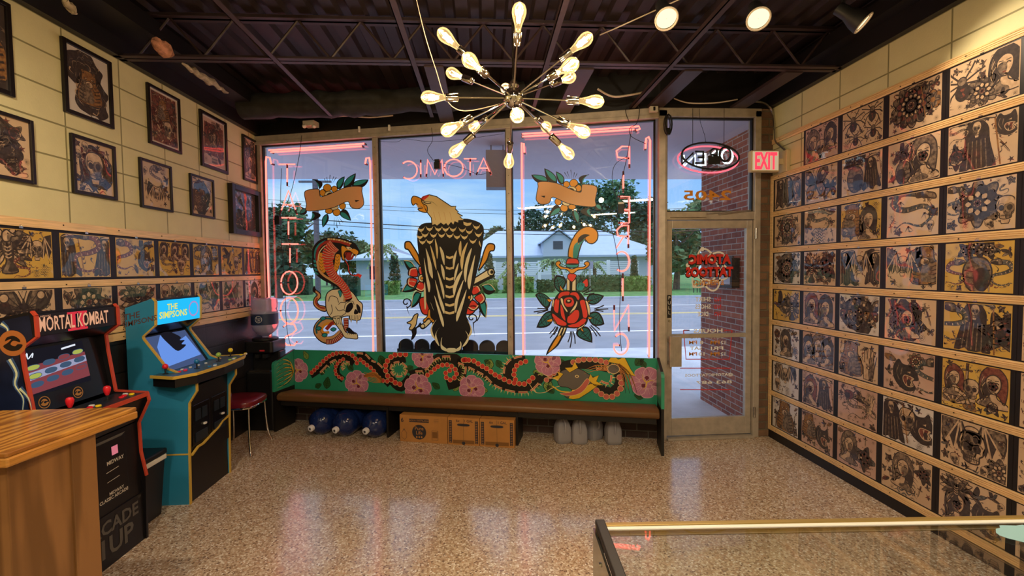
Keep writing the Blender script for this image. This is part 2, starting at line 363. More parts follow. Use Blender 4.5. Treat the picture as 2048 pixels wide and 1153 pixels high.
fl.prism([(-2.9, YB), (XR, YB), (XR, 4.40), (1.66, 4.40), (c0.x, c0.y+.12), (-2.9, c0.y+.15)], (0, 0, -.1), u=(1, 0, 0), v=(0, 1, 0))
struct('floor', fl, 'terrazzo')
# walls
wr = MB(); wr.bbox((XR, YB, 0), (XR+.15, 4.5, ZC)); wr.use(1).bbox((XR, YB, ZC), (XR+.15, 4.5, 3.6)); struct('wall_right', wr, ['painted_block', 'black_paint'])
wb = MB()
def lw(z0, z1, m, x=0): wb.use(m).prism([(XL(YB)+x, YB), (XL(5.5)+x, 5.5), (XL(5.5)-.15, 5.5), (XL(YB)-.15, YB)], (0, 0, z1-z0), o=(0, 0, z0), u=(1, 0, 0), v=(0, 1, 0))
lw(0, 1.27, 1); lw(1.27, ZC, 0); lw(ZC, 3.6, 2); struct('wall_left', wb, ['painted_block', 'black_block', 'black_paint'])
bk = MB().bbox((-2.9, YB-.12, 0), (XR, YB, 3.6)); struct('wall_back', bk, 'painted_block')
# dark beams that cap the block walls
b1 = MB(); b1.bbox((XR-.05, YB, ZC+.0), (XR, 4.3, 3.36)); b1.bbox((XR-.16, YB, 3.3), (XR, 4.3, 3.40)); struct('trim_1', b1, 'black_paint')
b2 = MB()
for a, bb, z0, z1 in ((.0, .05, ZC, 3.36), (.0, .3, 3.3, 3.42)):
    b2.prism([(XL(YB)+a, YB), (XL(5.3)+a, 5.3), (XL(5.3)+bb, 5.3), (XL(YB)+bb, YB)], (0, 0, z1-z0), o=(0, 0, z0), u=(1, 0, 0), v=(0, 1, 0))
struct('trim_2', b2, 'black_paint')
# corrugated deck, ribs along the room
dk = MB(); prof = []; x = -2.95
while x < 3.0: prof += [(x, 3.50), (x+.085, 3.50), (x+.105, 3.535), (x+.165, 3.535)]; x += .185
prof += [(prof[-1][0], 3.62), (-2.95, 3.62)]
dk.prism(prof, (0, 5.6-YB, 0), o=(0, YB, 0)); struct('ceiling', dk, 'deck_paint')
# storefront: knee wall, head, posts
SZ = .46; HZ = 3.06
kw = MB()
def wseg(mb, s0, s1, z0, z1, d0, d1): mb.hexa([wl(s0, z0, d0), wl(s1, z0, d0), wl(s1, z0, d1), wl(s0, z0, d1), wl(s0, z1, d0), wl(s1, z1, d0), wl(s1, z1, d1), wl(s0, z1, d1)])
wseg(kw, .0, WL+.1, 0, SZ-.04, -.14, 0); struct('wall_window', kw, 'brick_dark')
hd = MB(); wseg(hd, -.02, WL+.1, HZ+.1, 3.6, -.14, -.0); hd.bbox((1.66, 4.29, 3.14), (XR, 4.42, 3.6)); struct('trim_3', hd, 'black_paint')
fr = MB()
wseg(fr, 0, WL, HZ, HZ+.1, -.06, .045); wseg(fr, 0, WL, SZ-.04, SZ, -.06, .045)
wseg(fr, 0, WL, HZ-.0, HZ+.035, .045, .06)
struct('trim_4', fr, 'aluminium', bevel=.004)
MS = [2.86, 1.435]                                    # the two mullions
for i, (s, w_) in enumerate(((-.035, .06), (MS[1], .05), (MS[0], .055), (WL-.035, .05))):
    p = MB(); wseg(p, s-w_/2, s+w_/2, SZ, HZ, -.06, .04)
    if 0 < i < 3:
        for k in range(14): z = .62+k*.18; p.use(1).lathe([(.005, 0), (.004, .003)], wl(s, z, .04), WN, 8)
    struct('trim_%d' % (5+i), p, ['aluminium', 'screw'], bevel=.003)
glassy('window_glass', (.975, .985, .99), refl=1.4, extra=.0)
for i, (s0, s1) in enumerate(((.03, MS[1]-.025), (MS[1]+.025, MS[0]-.028), (MS[0]+.028, WL-.06))):
    g = MB(); wseg(g, s0, s1, SZ, HZ, -.012, -.006)
    wn = struct('window_%d' % (i+1), g, 'window_glass')
    q = MB()
    for a0, a1, z0, z1 in ((s0-.005, s0+.012, SZ, HZ), (s1-.012, s1+.005, SZ, HZ), (s0, s1, SZ, SZ+.014), (s0, s1, HZ-.014, HZ)): wseg(q, a0, a1, z0, z1, -.02, .012)
    obj('gasket', q, 'black_paint', wn)
# door bay: door post, brick pier, door, transom
DY = 4.28
pst = MB(); pst.bbox((1.655, DY-.03, 0), (1.735, DY+.09, 3.14)); pst.bbox((2.59, DY-.03, 0), (2.65, DY+.09, 3.14)); pst.bbox((1.655, DY-.03, 3.08), (2.65, DY+.09, 3.16)); pst.bbox((1.70, DY-.028, 2.115), (2.62, DY+.09, 2.19))
struct('trim_9', pst, 'aluminium', bevel=.004)
pr = MB(); pr.bbox((2.65, DY-.02, 0), (XR, DY+.14, 3.16)); struct('wall_pier', pr, 'brick_pier')
th = MB(); th.bbox((1.735, DY-.06, 0), (2.59, DY+.09, .022)); struct('trim_10', th, 'aluminium', bevel=.004)
dr = MB(); x0, x1, z0, z1 = 1.74, 2.585, .03, 2.11
for a in ((x0, z0, x0+.055, z1), (x1-.055, z0, x1, z1), (x0+.055, z0, x1-.055, z0+.17), (x0+.055, z1-.075, x1-.055, z1), (x0+.055, .98, x1-.055, 1.02)): dr.bbox((a[0], DY, a[1]), (a[2], DY+.045, a[3]))
door = struct('door_1', dr, 'aluminium', bevel=.003)
g = MB().bbox((x0+.05, DY+.018, z0+.16), (x1-.05, DY+.026, z1-.07)); obj('door_glass', g, 'window_glass', door)
h = MB().bbox((1.745, DY-.075, .72), (1.86, DY-.05, 1.01)); h.bbox((1.75, DY-.06, .74), (1.80, DY+.0, .77)); h.bbox((1.75, DY-.06, .95), (1.80, DY+.0, .98))
for k in range(9): h.bbox((1.752+k*.012, DY-.079, .72), (1.757+k*.012, DY-.075, 1.01))
obj('door_handle', h, 'aluminium', door, bevel=.002)
pp = MB().bbox((1.748, DY-.004, 1.18), (1.785, DY, 1.40)); pp.use(1); fnp = frame_fn((1.766, DY-.004, 1.30), (1, 0, 0), (0, 0, 1), (0, -1, 0))
for k, ch in enumerate('PULL'): put_text(pp, ch, fnp, .045, 0, .07-.047*k, l=2)
pp.use(2).lathe([(.012, 0), (.01, .008)], (1.766, DY-.004, 1.15), (0, -1, 0), 12)
obj('door_lock', pp, ['black_paint', 'white_plastic', 'steel'], door)
hg = MB()
for z in (.25, 1.98): hg.tube([(2.60, DY-.035, z-.05), (2.60, DY-.035, z+.05)], .012, 10)
obj('hinge', hg, 'steel', door)
cl = MB().bbox((1.76, DY-.06, 2.135), (2.1, DY-.03, 2.185)); cl.use(1).beam((2.1, DY-.045, 2.17), (2.55, DY-.035, 2.20), .012, .01); cl.beam((2.55, DY-.035, 2.20), (2.22, DY-.05, 2.16), .012, .01)
obj('door_closer', cl, ['aluminium', 'steel'], door)
tg = MB().bbox((1.735, DY+.018, 2.19), (2.59, DY+.026, 3.08)); wn = struct('window_4', tg, 'window_glass')
q = MB()
for a in ((1.735, 2.19, 1.75, 3.08), (2.575, 2.19, 2.59, 3.08), (1.735, 2.19, 2.59, 2.203), (1.735, 3.067, 2.59, 3.08)): q.bbox((a[0], DY+.005, a[1]), (a[2], DY+.04, a[3]))
obj('gasket', q, 'black_paint', wn)
# baseboard on the right
struct('baseboard_right', MB().bbox((XR-.014, YB, 0), (XR, 4.26, .075)), 'black_paint')

# ceiling steel: open-web joists across the room, angle bars along it
def joist(y, lab):
    j = MB()
    for z, h in ((3.185, .03), (3.47, .04)):
        for s in (-1, 1): j.bbox((-2.58, y+s*.006, z-h/2), (XR-.02, y+s*.045, z-h/2+.006)); j.bbox((-2.58, y+s*.006, z-h/2), (XR-.02, y+s*.012, z+h/2))
    x = -2.4; up = True
    while x < 2.7:
        j.tube([(x, y, 3.19 if up else 3.46), (x+.22, y, 3.46 if up else 3.19)], .009, 6); x += .22; up = not up
    return tag(obj('steel_joist', j, 'joist_paint'), lab, 'joist', 'open web steel joists')
joist(3.43, 'dark open web steel joist crossing over in front of the window wall')
joist(2.0, 'dark open web steel joist crossing above the bulb chandelier'); joist(.6, 'dark open web steel joist crossing nearest overhead')
for X, lab in ((-1.46, 'dark steel angle bar running to the window, leftmost of the ceiling bars'), (-.49, 'dark steel angle bar left of the chandelier running to the window'), (.48, 'dark steel angle bar right above the chandelier running to the window'), (1.42, 'dark steel angle bar between the two lit spotlights')):
    a = MB(); a.bbox((X-.02, -1.5, 3.165), (X+.02, 4.6 if X < 0 else 4.4, 3.17)); a.bbox((X-.02, -1.5, 3.165), (X-.014, 4.6 if X < 0 else 4.4, 3.2)); tag(obj('ceiling_bar', a, 'joist_paint'), lab, 'steel bar', 'steel bars along the ceiling')
for X, y1, lab in ((-.35, 4.72, 'wide dark board sloping from joist to window head, left of chandelier'), (.78, 4.47, 'wide dark board from joist to window head, right of chandelier'), (1.62, 4.28, 'wide dark board meeting the head of the door post'), (2.42, 4.28, 'wide dark board near the right wall over the exit sign')):
    a = MB().hexa([(X-.07, 3.47, 3.16), (X+.07, 3.47, 3.16), (X+.07, y1, 3.16), (X-.07, y1, 3.16), (X-.07, 3.47, 3.185), (X+.07, 3.47, 3.185), (X+.07, y1, 3.185), (X-.07, y1, 3.185)]); tag(obj('ceiling_board', a, 'joist_paint'), lab, 'board', 'boards over the window')
# duct hung above the window
d = MB(); rnd = random.Random(4); pts = []; rs = []
for i in range(26):
    t = i/25; pts.append((-2.35+2.75*t, 4.75-.35*t+.02*rnd.uniform(-1, 1), 3.30+.012*rnd.uniform(-1, 1))); rs.append(.12+.014*rnd.uniform(-1, 1))
d.tube(pts, .12, 14, rs=rs); mat('duct_wrap', '#2b2a28', .7, noise=.3, nscale=12, bump=.6, bscale=14)
tag(obj('wrapped_duct', d, 'duct_wrap', smooth=True), 'dark lumpy wrapped duct lying above the window head at left', 'duct')
mat('insulation', '#b07a62', .95, noise=.45, nscale=22, bump=1, bscale=30)
mat('insulation_pale', '#a0907a', .95, noise=.5, nscale=22, bump=1, bscale=30)
for pa, pb, wd, lab, mt in (((306, 84), (345, 108), .09, 'torn pinkish insulation patch on the dark beam, over the tall warrior print', 'insulation'), ((366, 128), (455, 185), .05, 'ragged strip of torn pale insulation on dark beam near the joist', 'insulation_pale'), ((128, 0), (150, 25), .04, 'small torn scrap of insulation high above the tiger print', 'insulation_pale')):
    A, B = (atP(q[0], q[1], (-2.22, 0, 0), (1, -.0242, 0)) for q in (pa, pb)); mb = MB(); n = 14; rr = random.Random(3)
    P = [A.lerp(B, i/(n-1)) + Vector((.0, rr.uniform(-.01, .01), rr.uniform(-.012, .012))) for i in range(n)]
    mb.tube(P, .02, 8, rs=[wd*.5*math.sin(PI*(i+.6)/(n+.3))*rr.uniform(.6, 1.1)+.004 for i in range(n)])
    tag(obj('insulation_scrap', mb, mt, smooth=True), lab, 'insulation')
# ================================================================== THE STREET
mat('sidewalk', '#bcc0c8', .8, noise=.12, nscale=3); mat('asphalt', '#80848e', .75, noise=.12, nscale=1.2); mat('grass', '#4f7c40', .9, noise=.35, nscale=3)
mat('road_white', '#e8e8e8', .7); mat('road_yellow', '#d9c27a', .7); mat('soffit', '#cfc6d2', .8, noise=.04, nscale=1)
mat('stucco_white', '#b9c4d2', .8); mat('roof_metal', '#9fb4cc', .6, noise=.05, nscale=2); mat('fence_white', '#e6ecf4', .6); mat('shade_glass', '#3c4552', .2)
mat('bark', '#6a5a4c', .9, noise=.3, nscale=8); mat('leaf_dark', '#38553f', .85, noise=.4, nscale=3); mat('leaf_mid', '#4f7048', .85, noise=.4, nscale=3); mat('leaf_lime', '#7f9a50', .85, noise=.4, nscale=5)
mat('leaf_palm', '#6d8a5c', .8, noise=.3, nscale=5); mat('pole_wood', '#5f5c63', .9, noise=.2, nscale=9); mat('dark_metal', '#24262b', .5); mat('wire', '#1a1c20', .6)
struct('ground_sidewalk', MB().bbox((-40, 4.2, -.15), (40, 9.6, -.045)), 'sidewalk')
struct('ground_road', MB().bbox((-90, 9.6, -.3), (90, 27.2, -.15)), 'asphalt')
struct('ground_lawn', MB().bbox((-90, 27.2, -.3), (90, 120, -.08)), 'grass')
mat('path_pale', '#b9bcc4', .8, noise=.1)
struct('ground_path', MB().prism([(-18, 27.3), (-11.5, 27.3), (-13.5, 34), (-21, 34)], (0, 0, .03), o=(0, 0, -.1), u=(1, 0, 0), v=(0, 1, 0)), 'path_pale')
for y, w_, m_, lab in ((21.6, .16, 'road_white', 'thin white lane line on the far side of the road'), (17.75, .14, 'road_yellow', 'double pale yellow centre line along the road'), (12.9, .16, 'road_white', 'white lane line nearest the shop on the road')):
    a = MB().bbox((-60, y-w_/2, -.15), (60, y+w_/2, -.143))
    if m_ == 'road_yellow': a.bbox((-60, y+.25, -.15), (60, y+.38, -.143))
    tag(obj('road_line', a, m_), lab, 'road line', 'painted lines along the road')
kb = MB().bbox((-60, 27.0, -.16), (60, 27.2, -.03)); struct('curb', kb, 'sidewalk')
sf = MB(); sf.prism([(6, 4.43), (1.7, 4.43), (c0.x-.1, c0.y+.2), (-14, 6.0), (-14, 7.32), (6, 7.32)], (0, 0, .1), o=(0, 0, 3.1), u=(1, 0, 0), v=(0, 1, 0)); sf.bbox((-14, 7.24, 3.1), (6, 7.34, 3.55)); struct('soffit', sf, 'soffit')
ow = MB(); ow.bbox((2.78, 4.43, -.05), (3.1, 5.72, 3.1)); struct('wall_outside', ow, 'brick_red')
a = MB().bbox((2.69, 4.83, 1.43), (2.78, 5.12, 1.76)); a.use(1).bbox((2.685, 4.86, 1.47), (2.69, 5.09, 1.62)); a.use(0).tube([(2.70, 4.82, 1.77), (2.70, 5.13, 1.77)], .012, 8)
tag(obj('mailbox', a, ['dark_metal', 'stucco_white'], bevel=.006), 'dark box mounted on the brick wall outside the door', 'mailbox')
a = MB().bbox((.04, 5.25, 2.6), (.30, 5.45, 3.02)); a.use(0)
for x in (.1, .24): a.tube([(x, 5.35, 3.02), (x, 5.35, 3.1)], .008, 6)
mat('sign_grey', '#8b8e9c', .6); tag(obj('hanging_sign', a, ['sign_grey', 'dark_metal']), 'grey box sign hanging under the soffit outside the middle window', 'sign')
# seven rounded seat backs just outside the middle window
rs_ = thing('seat_row', 'row of black rounded seat backs standing outside behind the eagle window', 'seating', tuple(wl(2.1, 0, -.4)))
mat('seat_black', '#1d1a20', .6)
for k in range(7):
    s = 2.72-.19*k; P = []
    for i in range(17): t = PI*i/16; P.append((.088*math.cos(t), .80+.085*math.sin(t)))
    P += [(-.07, .45), (.07, .45)]
    m_ = MB().prism([(p[0], p[1]) for p in P], -WN*.03, o=wl(s, 0, -.33), u=WD, v=(0, 0, 1)); obj('seat_back', m_, 'seat_black', rs_, world=True, bevel=.006)
m_ = MB(); m_.beam(wl(2.84, .74, -.38), wl(1.48, .74, -.38), .03, .05); m_.beam(wl(2.84, .42, -.5), wl(1.48, .42, -.5), .3, .03)
for s in (2.8, 1.52): m_.beam(wl(s, -.045, -.5), wl(s, .42, -.5), .05, .05, up=(0, 1, 0))
obj('bench_frame', m_, 'seat_black', rs_, world=True)

def leaves(mb, c, r, n, sz, rnd, shell=.55):
    for _ in range(n):
        while 1:
            d = Vector((rnd.uniform(-1, 1), rnd.uniform(-1, 1), rnd.uniform(-1, 1)))
            if .05 < d.length < 1: break
        d = d.normalized()*(shell+(1-shell)*rnd.random()); p = Vector(c)+Vector((d.x*r[0], d.y*r[1], d.z*r[2]))
        a = Vector((rnd.uniform(-1, 1), rnd.uniform(-1, 1), rnd.uniform(-.6, .6))).normalized()*sz*rnd.uniform(.6, 1.3); b = a.cross(Vector((rnd.uniform(-1, 1), rnd.uniform(-1, 1), rnd.uniform(-1, 1))).normalized())*.6
        mb.add([p-a, p-b, p+a, p+b], [(0, 1, 2, 3)])
def tree(x, y, h, w_, lab, m_='leaf_dark', n=2400, seed=1, trunk=.3, sz=.34, group='trees across the road'):
    rnd = random.Random(seed); t = thing('tree', lab, 'tree', (x, y, -.08), group=group)
    tr = MB(); tr.tube([(0, 0, 0), (.1, 0, h*.3), (0, .1, h*.75)], trunk, 8, rs=[trunk, trunk*.7, trunk*.3])
    for k in range(5): a = rnd.uniform(0, 6.28); tr.tube([(.05, 0, h*(.3+.08*k)), (math.cos(a)*w_*.3, math.sin(a)*w_*.3, h*(.55+.07*k))], .1, 6, rs=[trunk*.4, trunk*.15])
    obj('trunk', tr, 'bark', t)
    f = MB(); nb = 11
    for k in range(nb):
        a = rnd.uniform(0, 6.28); q = rnd.uniform(0, .36)*w_; z = h*rnd.uniform(.38, .84); s = rnd.uniform(.17, .27)*w_
        if k < 2: q *= .3; z = h*(.8+.06*k)
        c = (math.cos(a)*q, math.sin(a)*q, z); leaves(f, c, (s, s, s*.8), n//nb, sz, rnd)
    obj('foliage', f, m_, t, fix=False)
    return t
def pxx(x, Y): return (x-985)/916*Y
T = [(548, 38, 7.0, 7.5, 'leaf_dark', 'big dark oak across the road at far left behind the neon lettering'), (610, 42, 7.5, 7, 'leaf_mid', 'broad green tree across the road just left of the utility pole'), (585, 31.5, 3.8, 4, 'leaf_dark', 'low dense dark tree under the big oaks at left'),
     (690, 56, 6.4, 8, 'leaf_dark', 'dark tree crown right of the utility pole behind the cobra'), (745, 58, 5.4, 7, 'leaf_mid', 'lower green tree beyond the left house roof'), (1008, 70, 8.5, 6, 'leaf_dark', 'small distant tree top over the long roof'),
     (1100, 66, 11.0, 11, 'leaf_dark', 'dark tree rising behind the white gable'), (1180, 62, 12.5, 12, 'leaf_dark', 'tall dark tree behind the roof between banner and dagger'), (1255, 60, 14.0, 11, 'leaf_mid', 'tallest tree behind the roof at the right neon tube'),
     (1320, 58, 10.5, 10, 'leaf_dark', 'dark tree behind the right end of the roof'), (1378, 36, 6.2, 5.5, 'leaf_mid', 'green shade tree with clear trunk seen through the door glass'), (1440, 44, 9, 8, 'leaf_mid', 'large tree at far right partly behind the brick wall')]
for i, (px, Y, h, w_, m_, lab) in enumerate(T): tree(pxx(px, Y), Y, h, w_, lab, m_, seed=i+3)
def palm(px, Y, h, lab, seed=0, fl=1.3):
    rnd = random.Random(seed); t = thing('palm_tree', lab, 'palm', (pxx(px, Y), Y, -.08), group='palms in front of the houses')
    obj('trunk', MB().tube([(0, 0, 0), (.03, 0, h*.5), (0, 0, h)], .13, 8, rs=[.17, .13, .16]), 'bark', t)
    f = MB()
    for k in range(26):
        a = k*2.4+rnd.random(); el = rnd.uniform(-.3, 1.2); L = fl*rnd.uniform(.8, 1.15); d = Vector((math.cos(a), math.sin(a), 0)); prev = Vector((0, 0, h)); side = Vector((-d.y, d.x, 0))
        for i in range(7):
            q = (i+1)/7; nx = Vector((0, 0, h))+d*L*q*math.cos(el*.7)+Vector((0, 0, L*(math.sin(el)*q-.75*q*q)))
            for sg in (-1, 1):
                e_ = (prev+nx)/2+side*sg*.32*(1-q*.6)+Vector((0, 0, -.16)); f.add([prev, nx, e_], [(0, 1, 2)])
            prev = nx
    obj('frond', f, 'leaf_palm', t, fix=False); return t
palm(783, 36, 3.4, 'palm with bare trunk in front of the left house', 1, 1.5); palm(1047, 37, 1.9, 'low bushy palm at the left end of the white fence', 2, 1.6); palm(1124, 37, 2.2, 'palm standing before the white gable, left of dagger', 3, 1.5); palm(1208, 37.6, 2.1, 'small palm behind the fence right of dagger', 4, 1.2); palm(945, 38, 2.6, 'palm partly hidden by the eagle painting', 5, 1.4)
def cypress(px, Y, h, r, lab, seed):
    rnd = random.Random(seed); t = thing('cypress', lab, 'cypress', (pxx(px, Y), Y, -.08), group='clipped columnar cypresses'); f = MB()
    for k in range(9): leaves(f, (0, 0, h*(.08+.1*k)), (r*(1-.07*k), r*(1-.07*k), h*.09), 130, .12, rnd, .8)
    obj('foliage', f, 'leaf_dark', t, fix=False); obj('trunk', MB().tube([(0, 0, 0), (0, 0, h*.9)], .08, 6), 'bark', t)
cypress(809, 37.5, 3.3, .62, 'columnar cypress beside the palm left of the eagle', 1); cypress(995, 38, 3.3, .62, 'columnar cypress right of the eagle', 2); cypress(1290, 38, 2.9, .45, 'narrow columnar cypress at the right end of the fence', 3)
def hedge(p0, p1, Y, h, lab, m_='leaf_mid', d=1.1, seed=0):
    rnd = random.Random(seed); x0, x1 = pxx(p0, Y), pxx(p1, Y); f = MB(); f.bbox((x0+.1, Y-d/2+.08, -.1), (x1-.1, Y+d/2-.08, h-.08))
    n = int((x1-x0)*h*120)+200
    for _ in range(n):
        s = rnd.random(); x = rnd.uniform(x0, x1)
        p = Vector((x, Y-d/2+rnd.uniform(-.05, .05), rnd.uniform(-.05, h))) if s < .6 else Vector((x, Y+rnd.uniform(-d/2, d/2), h+rnd.uniform(-.06, .06)))
        a = Vector((rnd.uniform(-1, 1), rnd.uniform(-1, 1), rnd.uniform(-1, 1))).normalized()*.11; b = a.cross(Vector((rnd.uniform(-1, 1), .3, 1)).normalized())*.7
        f.add([p-a, p-b, p+a, p+b], [(0, 1, 2, 3)])
    tag(obj('hedge', f, m_, fix=False), lab, 'hedge', 'clipped hedges along the lawn')
for i, q in enumerate(((560, 650, 36, 1.3, 'long dark hedge at far left across the road', 'leaf_dark'), (690, 742, 33, 1.35, 'boxy dark green hedge right of the cobra skull', 'leaf_dark'), (769, 820, 34.5, .85, 'light clipped hedge below the palm, left of eagle', 'leaf_lime'), (955, 1014, 34.5, .85, 'light clipped hedge right of the eagle', 'leaf_lime'), (1021, 1086, 34.5, 1.05, 'clipped hedge at the left of the dagger rose', 'leaf_lime'), (1089, 1125, 34.5, .8, 'small rounded hedge just left of the dagger rose', 'leaf_mid'), (1168, 1262, 34.5, 1.1, 'long clipped hedge right of the dagger rose', 'leaf_mid'), (1267, 1322, 34.5, 1.0, 'clipped hedge beside the right neon tube', 'leaf_lime'), (1334, 1364, 34.5, 1.0, 'clipped hedge seen through the door glass', 'leaf_lime'))):
    hedge(*q[:4], q[4], q[5], seed=i)
# houses
def house(lab, cx0, cx1, Y, hw, hr, dep, name='house'):
    t = thing(name, lab, 'house', ((cx0+cx1)/2, Y, -.08)); L_ = (cx1-cx0)/2
    obj('wall', MB().bbox((-L_, 0, 0), (L_, dep, hw)), 'stucco_white', t)
    r = MB(); o = .7; r.add([(-L_-o, -o, hw), (L_+o, -o, hw), (L_+o, dep+o, hw), (-L_-o, dep+o, hw), (-L_+dep*.35, dep/2, hr), (L_-dep*.6, dep/2, hr)], [(0, 1, 5, 4), (1, 2, 5), (2, 3, 4, 5), (3, 0, 4), (0, 3, 2, 1)])
    r.bbox((-L_-o, -o-.02, hw-.18), (L_+o, -o+.05, hw+.02)); obj('roof', r, 'roof_metal', t)
    return t, L_
ht, L_ = house('long white house with pale metal roof and a front gable behind the fence', pxx(955, 48), pxx(1352, 46), 46, 3.1, 6.0, 9)
gx = pxx(1135, 45)-ht.location.x
gb = MB().prism([(-1.5, 3.0), (1.5, 3.0), (1.5, 4.4), (0, 5.5), (-1.5, 4.4)], (0, 4, 0), o=(gx, -1.2, 0)); obj('gable', gb, 'stucco_white', ht)
gr_ = MB(); gr_.hexa([(gx-1.75, -1.5, 4.3), (gx, -1.5, 5.6), (gx, 3.5, 5.6), (gx-1.75, 3.5, 4.3), (gx-1.75, -1.5, 4.42), (gx, -1.5, 5.72), (gx, 3.5, 5.72), (gx-1.75, 3.5, 4.42)])
gr_.hexa([(gx+1.75, -1.5, 4.3), (gx, -1.5, 5.6), (gx, 3.5, 5.6), (gx+1.75, 3.5, 4.3), (gx+1.75, -1.5, 4.42), (gx, -1.5, 5.72), (gx, 3.5, 5.72), (gx+1.75, 3.5, 4.42)]); obj('gable_roof', gr_, 'roof_metal', ht)
obj('window', MB().bbox((gx-.55, -1.24, 3.7), (gx+.4, -1.2, 4.5)), 'shade_glass', ht)
h2, L2 = house('white house with a low pale roof at left behind the palm', pxx(735, 43), pxx(845, 43), 43, 2.9, 4.3, 7)
obj('window', MB().bbox((-L2+1.2, -.04, 1.0), (-L2+2.2, 0, 2.2)), 'shade_glass', h2)
ft = thing('garden_fence', 'white horizontal slat fence with square posts before the long house', 'fence', (pxx(1150, 40), 40, -.08))
x0, x1 = pxx(960, 40)-ft.location.x, pxx(1300, 40)-ft.location.x
m_ = MB()
for k in range(7): m_.bbox((x0, -.02, 1.28+k*.165), (x1, .02, 1.28+k*.165+.11))
obj('slat_panel', m_, 'fence_white', ft); obj('base_wall', MB().bbox((x0, -.06, 0), (x1, .1, 1.22)), 'stucco_white', ft)
for px in (962, 1006, 1050, 1096, 1142, 1189, 1237, 1283): x = pxx(px, 40)-ft.location.x; obj('post', MB().bbox((x-.13, -.1, 0), (x+.13, .12, 2.5)), 'fence_white', ft)
up_ = thing('utility_pole', 'grey wooden utility pole rising behind the left banner', 'pole', (pxx(661, 30), 30, -.08))
obj('pole', MB().tube([(0, 0, 0), (0, 0, 8.5)], .17, 10), 'pole_wood', up_); obj('crossarm', MB().bbox((-1.0, -.08, 7.4), (1.0, .04, 7.52)), 'pole_wood', up_)
up_ = thing('utility_pole', 'thin distant utility pole with a crossarm right of the banner', 'pole', (pxx(678, 60), 60, -.08))
obj('pole', MB().tube([(0, 0, 0), (0, 0, 7)], .13, 8), 'pole_wood', up_); obj('crossarm', MB().bbox((-.9, -.08, 6.5), (.9, .04, 6.62)), 'pole_wood', up_)
for k, (ya, yb, r_, lab) in enumerate(((396, 413, .012, 'upper thin power line across the sky'), (404, 420, .012, 'second thin power line just under the upper one'), (428, 460, .03, 'thick sagging cable passing behind the eagle shoulders'), (437, 466, .018, 'thin cable slung just below the thick one'))):
    A = atY(480, ya, 29); B = atY(1500, yb, 29)
    P = [A.lerp(B, i/16)-Vector((0, 0, .5*math.sin(PI*i/16))) for i in range(17)]; P = [A+(A-B)*1.2]+P+[B+(B-A)*1.2]
    tag(obj('power_line', MB().tube(P, r_, 5), 'wire'), lab, 'power line', 'power lines over the road')
t = thing('sign_post', 'thin metal street sign post by the road right of the dagger', 'sign post', (pxx(1199, 28), 28, -.08))
obj('post', MB().tube([(0, 0, 0), (0, 0, 2.25)], .035, 6), 'steel', t); obj('sign_plate', MB().bbox((-.2, -.03, 1.75), (.2, -.01, 2.2)), 'sign_grey', t)
t = thing('bicycle_rack', 'dark metal railing hoops beside the lawn, seen through the door glass', 'railing', (pxx(1378, 36), 31, -.08))
for k in range(5): x = -.9+.45*k; obj('hoop', MB().tube([(x, 0, 0), (x, 0, .75), (x+.05, 0, .85), (x+.2, 0, .85), (x+.25, 0, .75), (x+.25, 0, 0)], .03, 6), 'dark_metal', t)
t = thing('sign_post', 'small white street sign near the tree line right of the cobra', 'sign post', (pxx(703, 31), 31, -.08))
obj('post', MB().tube([(0, 0, 0), (0, 0, 2.7)], .03, 6), 'steel', t); obj('sign_plate', MB().bbox((-.3, -.03, 2.35), (.3, -.01, 2.7)), 'stucco_white', t)
# ================================================================== TATTOO FLASH
def covered(name, c, noise=0, nscale=30, c2=None):
    """print under a slightly wavy clear plastic sleeve"""
    m = mat(name, c, .7); nt = m.node_tree; b = nt.nodes['Principled BSDF']; g = nt.nodes.new('ShaderNodeNewGeometry')
    b.inputs['Coat Weight'].default_value = .75; b.inputs['Coat Roughness'].default_value = .03; b.inputs['Coat IOR'].default_value = 1.6
    n = nt.nodes.new('ShaderNodeTexNoise'); n.inputs['Scale'].default_value = 5; n.inputs['Detail'].default_value = 1; nt.links.new(g.outputs['Position'], n.inputs['Vector'])
    bp = nt.nodes.new('ShaderNodeBump'); bp.inputs['Strength'].default_value = .25; bp.inputs['Distance'].default_value = .02; nt.links.new(n.outputs[0], bp.inputs['Height']); nt.links.new(bp.outputs[0], b.inputs['Coat Normal'])
    if noise:
        n = nt.nodes.new('ShaderNodeTexNoise'); n.inputs['Scale'].default_value = nscale; n.inputs['Detail'].default_value = 5; nt.links.new(g.outputs['Position'], n.inputs['Vector'])
        r = nt.nodes.new('ShaderNodeValToRGB'); e = r.color_ramp.elements; e[0].position = .5-noise; e[1].position = .5+noise; e[0].color = C4(c); e[1].color = C4(c2); nt.links.new(n.outputs[0], r.inputs[0]); nt.links.new(r.outputs[0], b.inputs['Base Color'])
    return m
covered('paper_cream', '#c7ab8b', .25, 4, '#b8997a'); covered('paper_gold', '#c9a650', .25, 4, '#b98e3c'); covered('paper_pink', '#c2a08d', .25, 4, '#ac8877')
covered('paper_white', '#cdc4bd', .25, 4, '#bfb3aa'); covered('paper_dark', '#4a3a34', .25, 4, '#2c2322')
covered('paper_teal', '#5d7f80', .25, 14, '#39474a'); covered('ink', '#2a201f', .15, 60, '#3d302c'); covered('ink_shade', '#3f322c', .16, 55, '#86705c'); covered('ink_red', '#55241f', .14, 60, '#7c4638'); covered('ink_skin', '#c4a686', .14, 40, '#a98a6c'); covered('ink_slate', '#33363a', .12, 50, '#5f5a55'); covered('ink_orange', '#92683a', .14, 50, '#6c4426'); covered('ink_blue', '#3d4a80', .12, 50, '#283363')
FM = ['ink', 'ink_shade', 'ink_red', 'ink_skin', 'ink_slate', 'ink_orange', 'ink_blue']
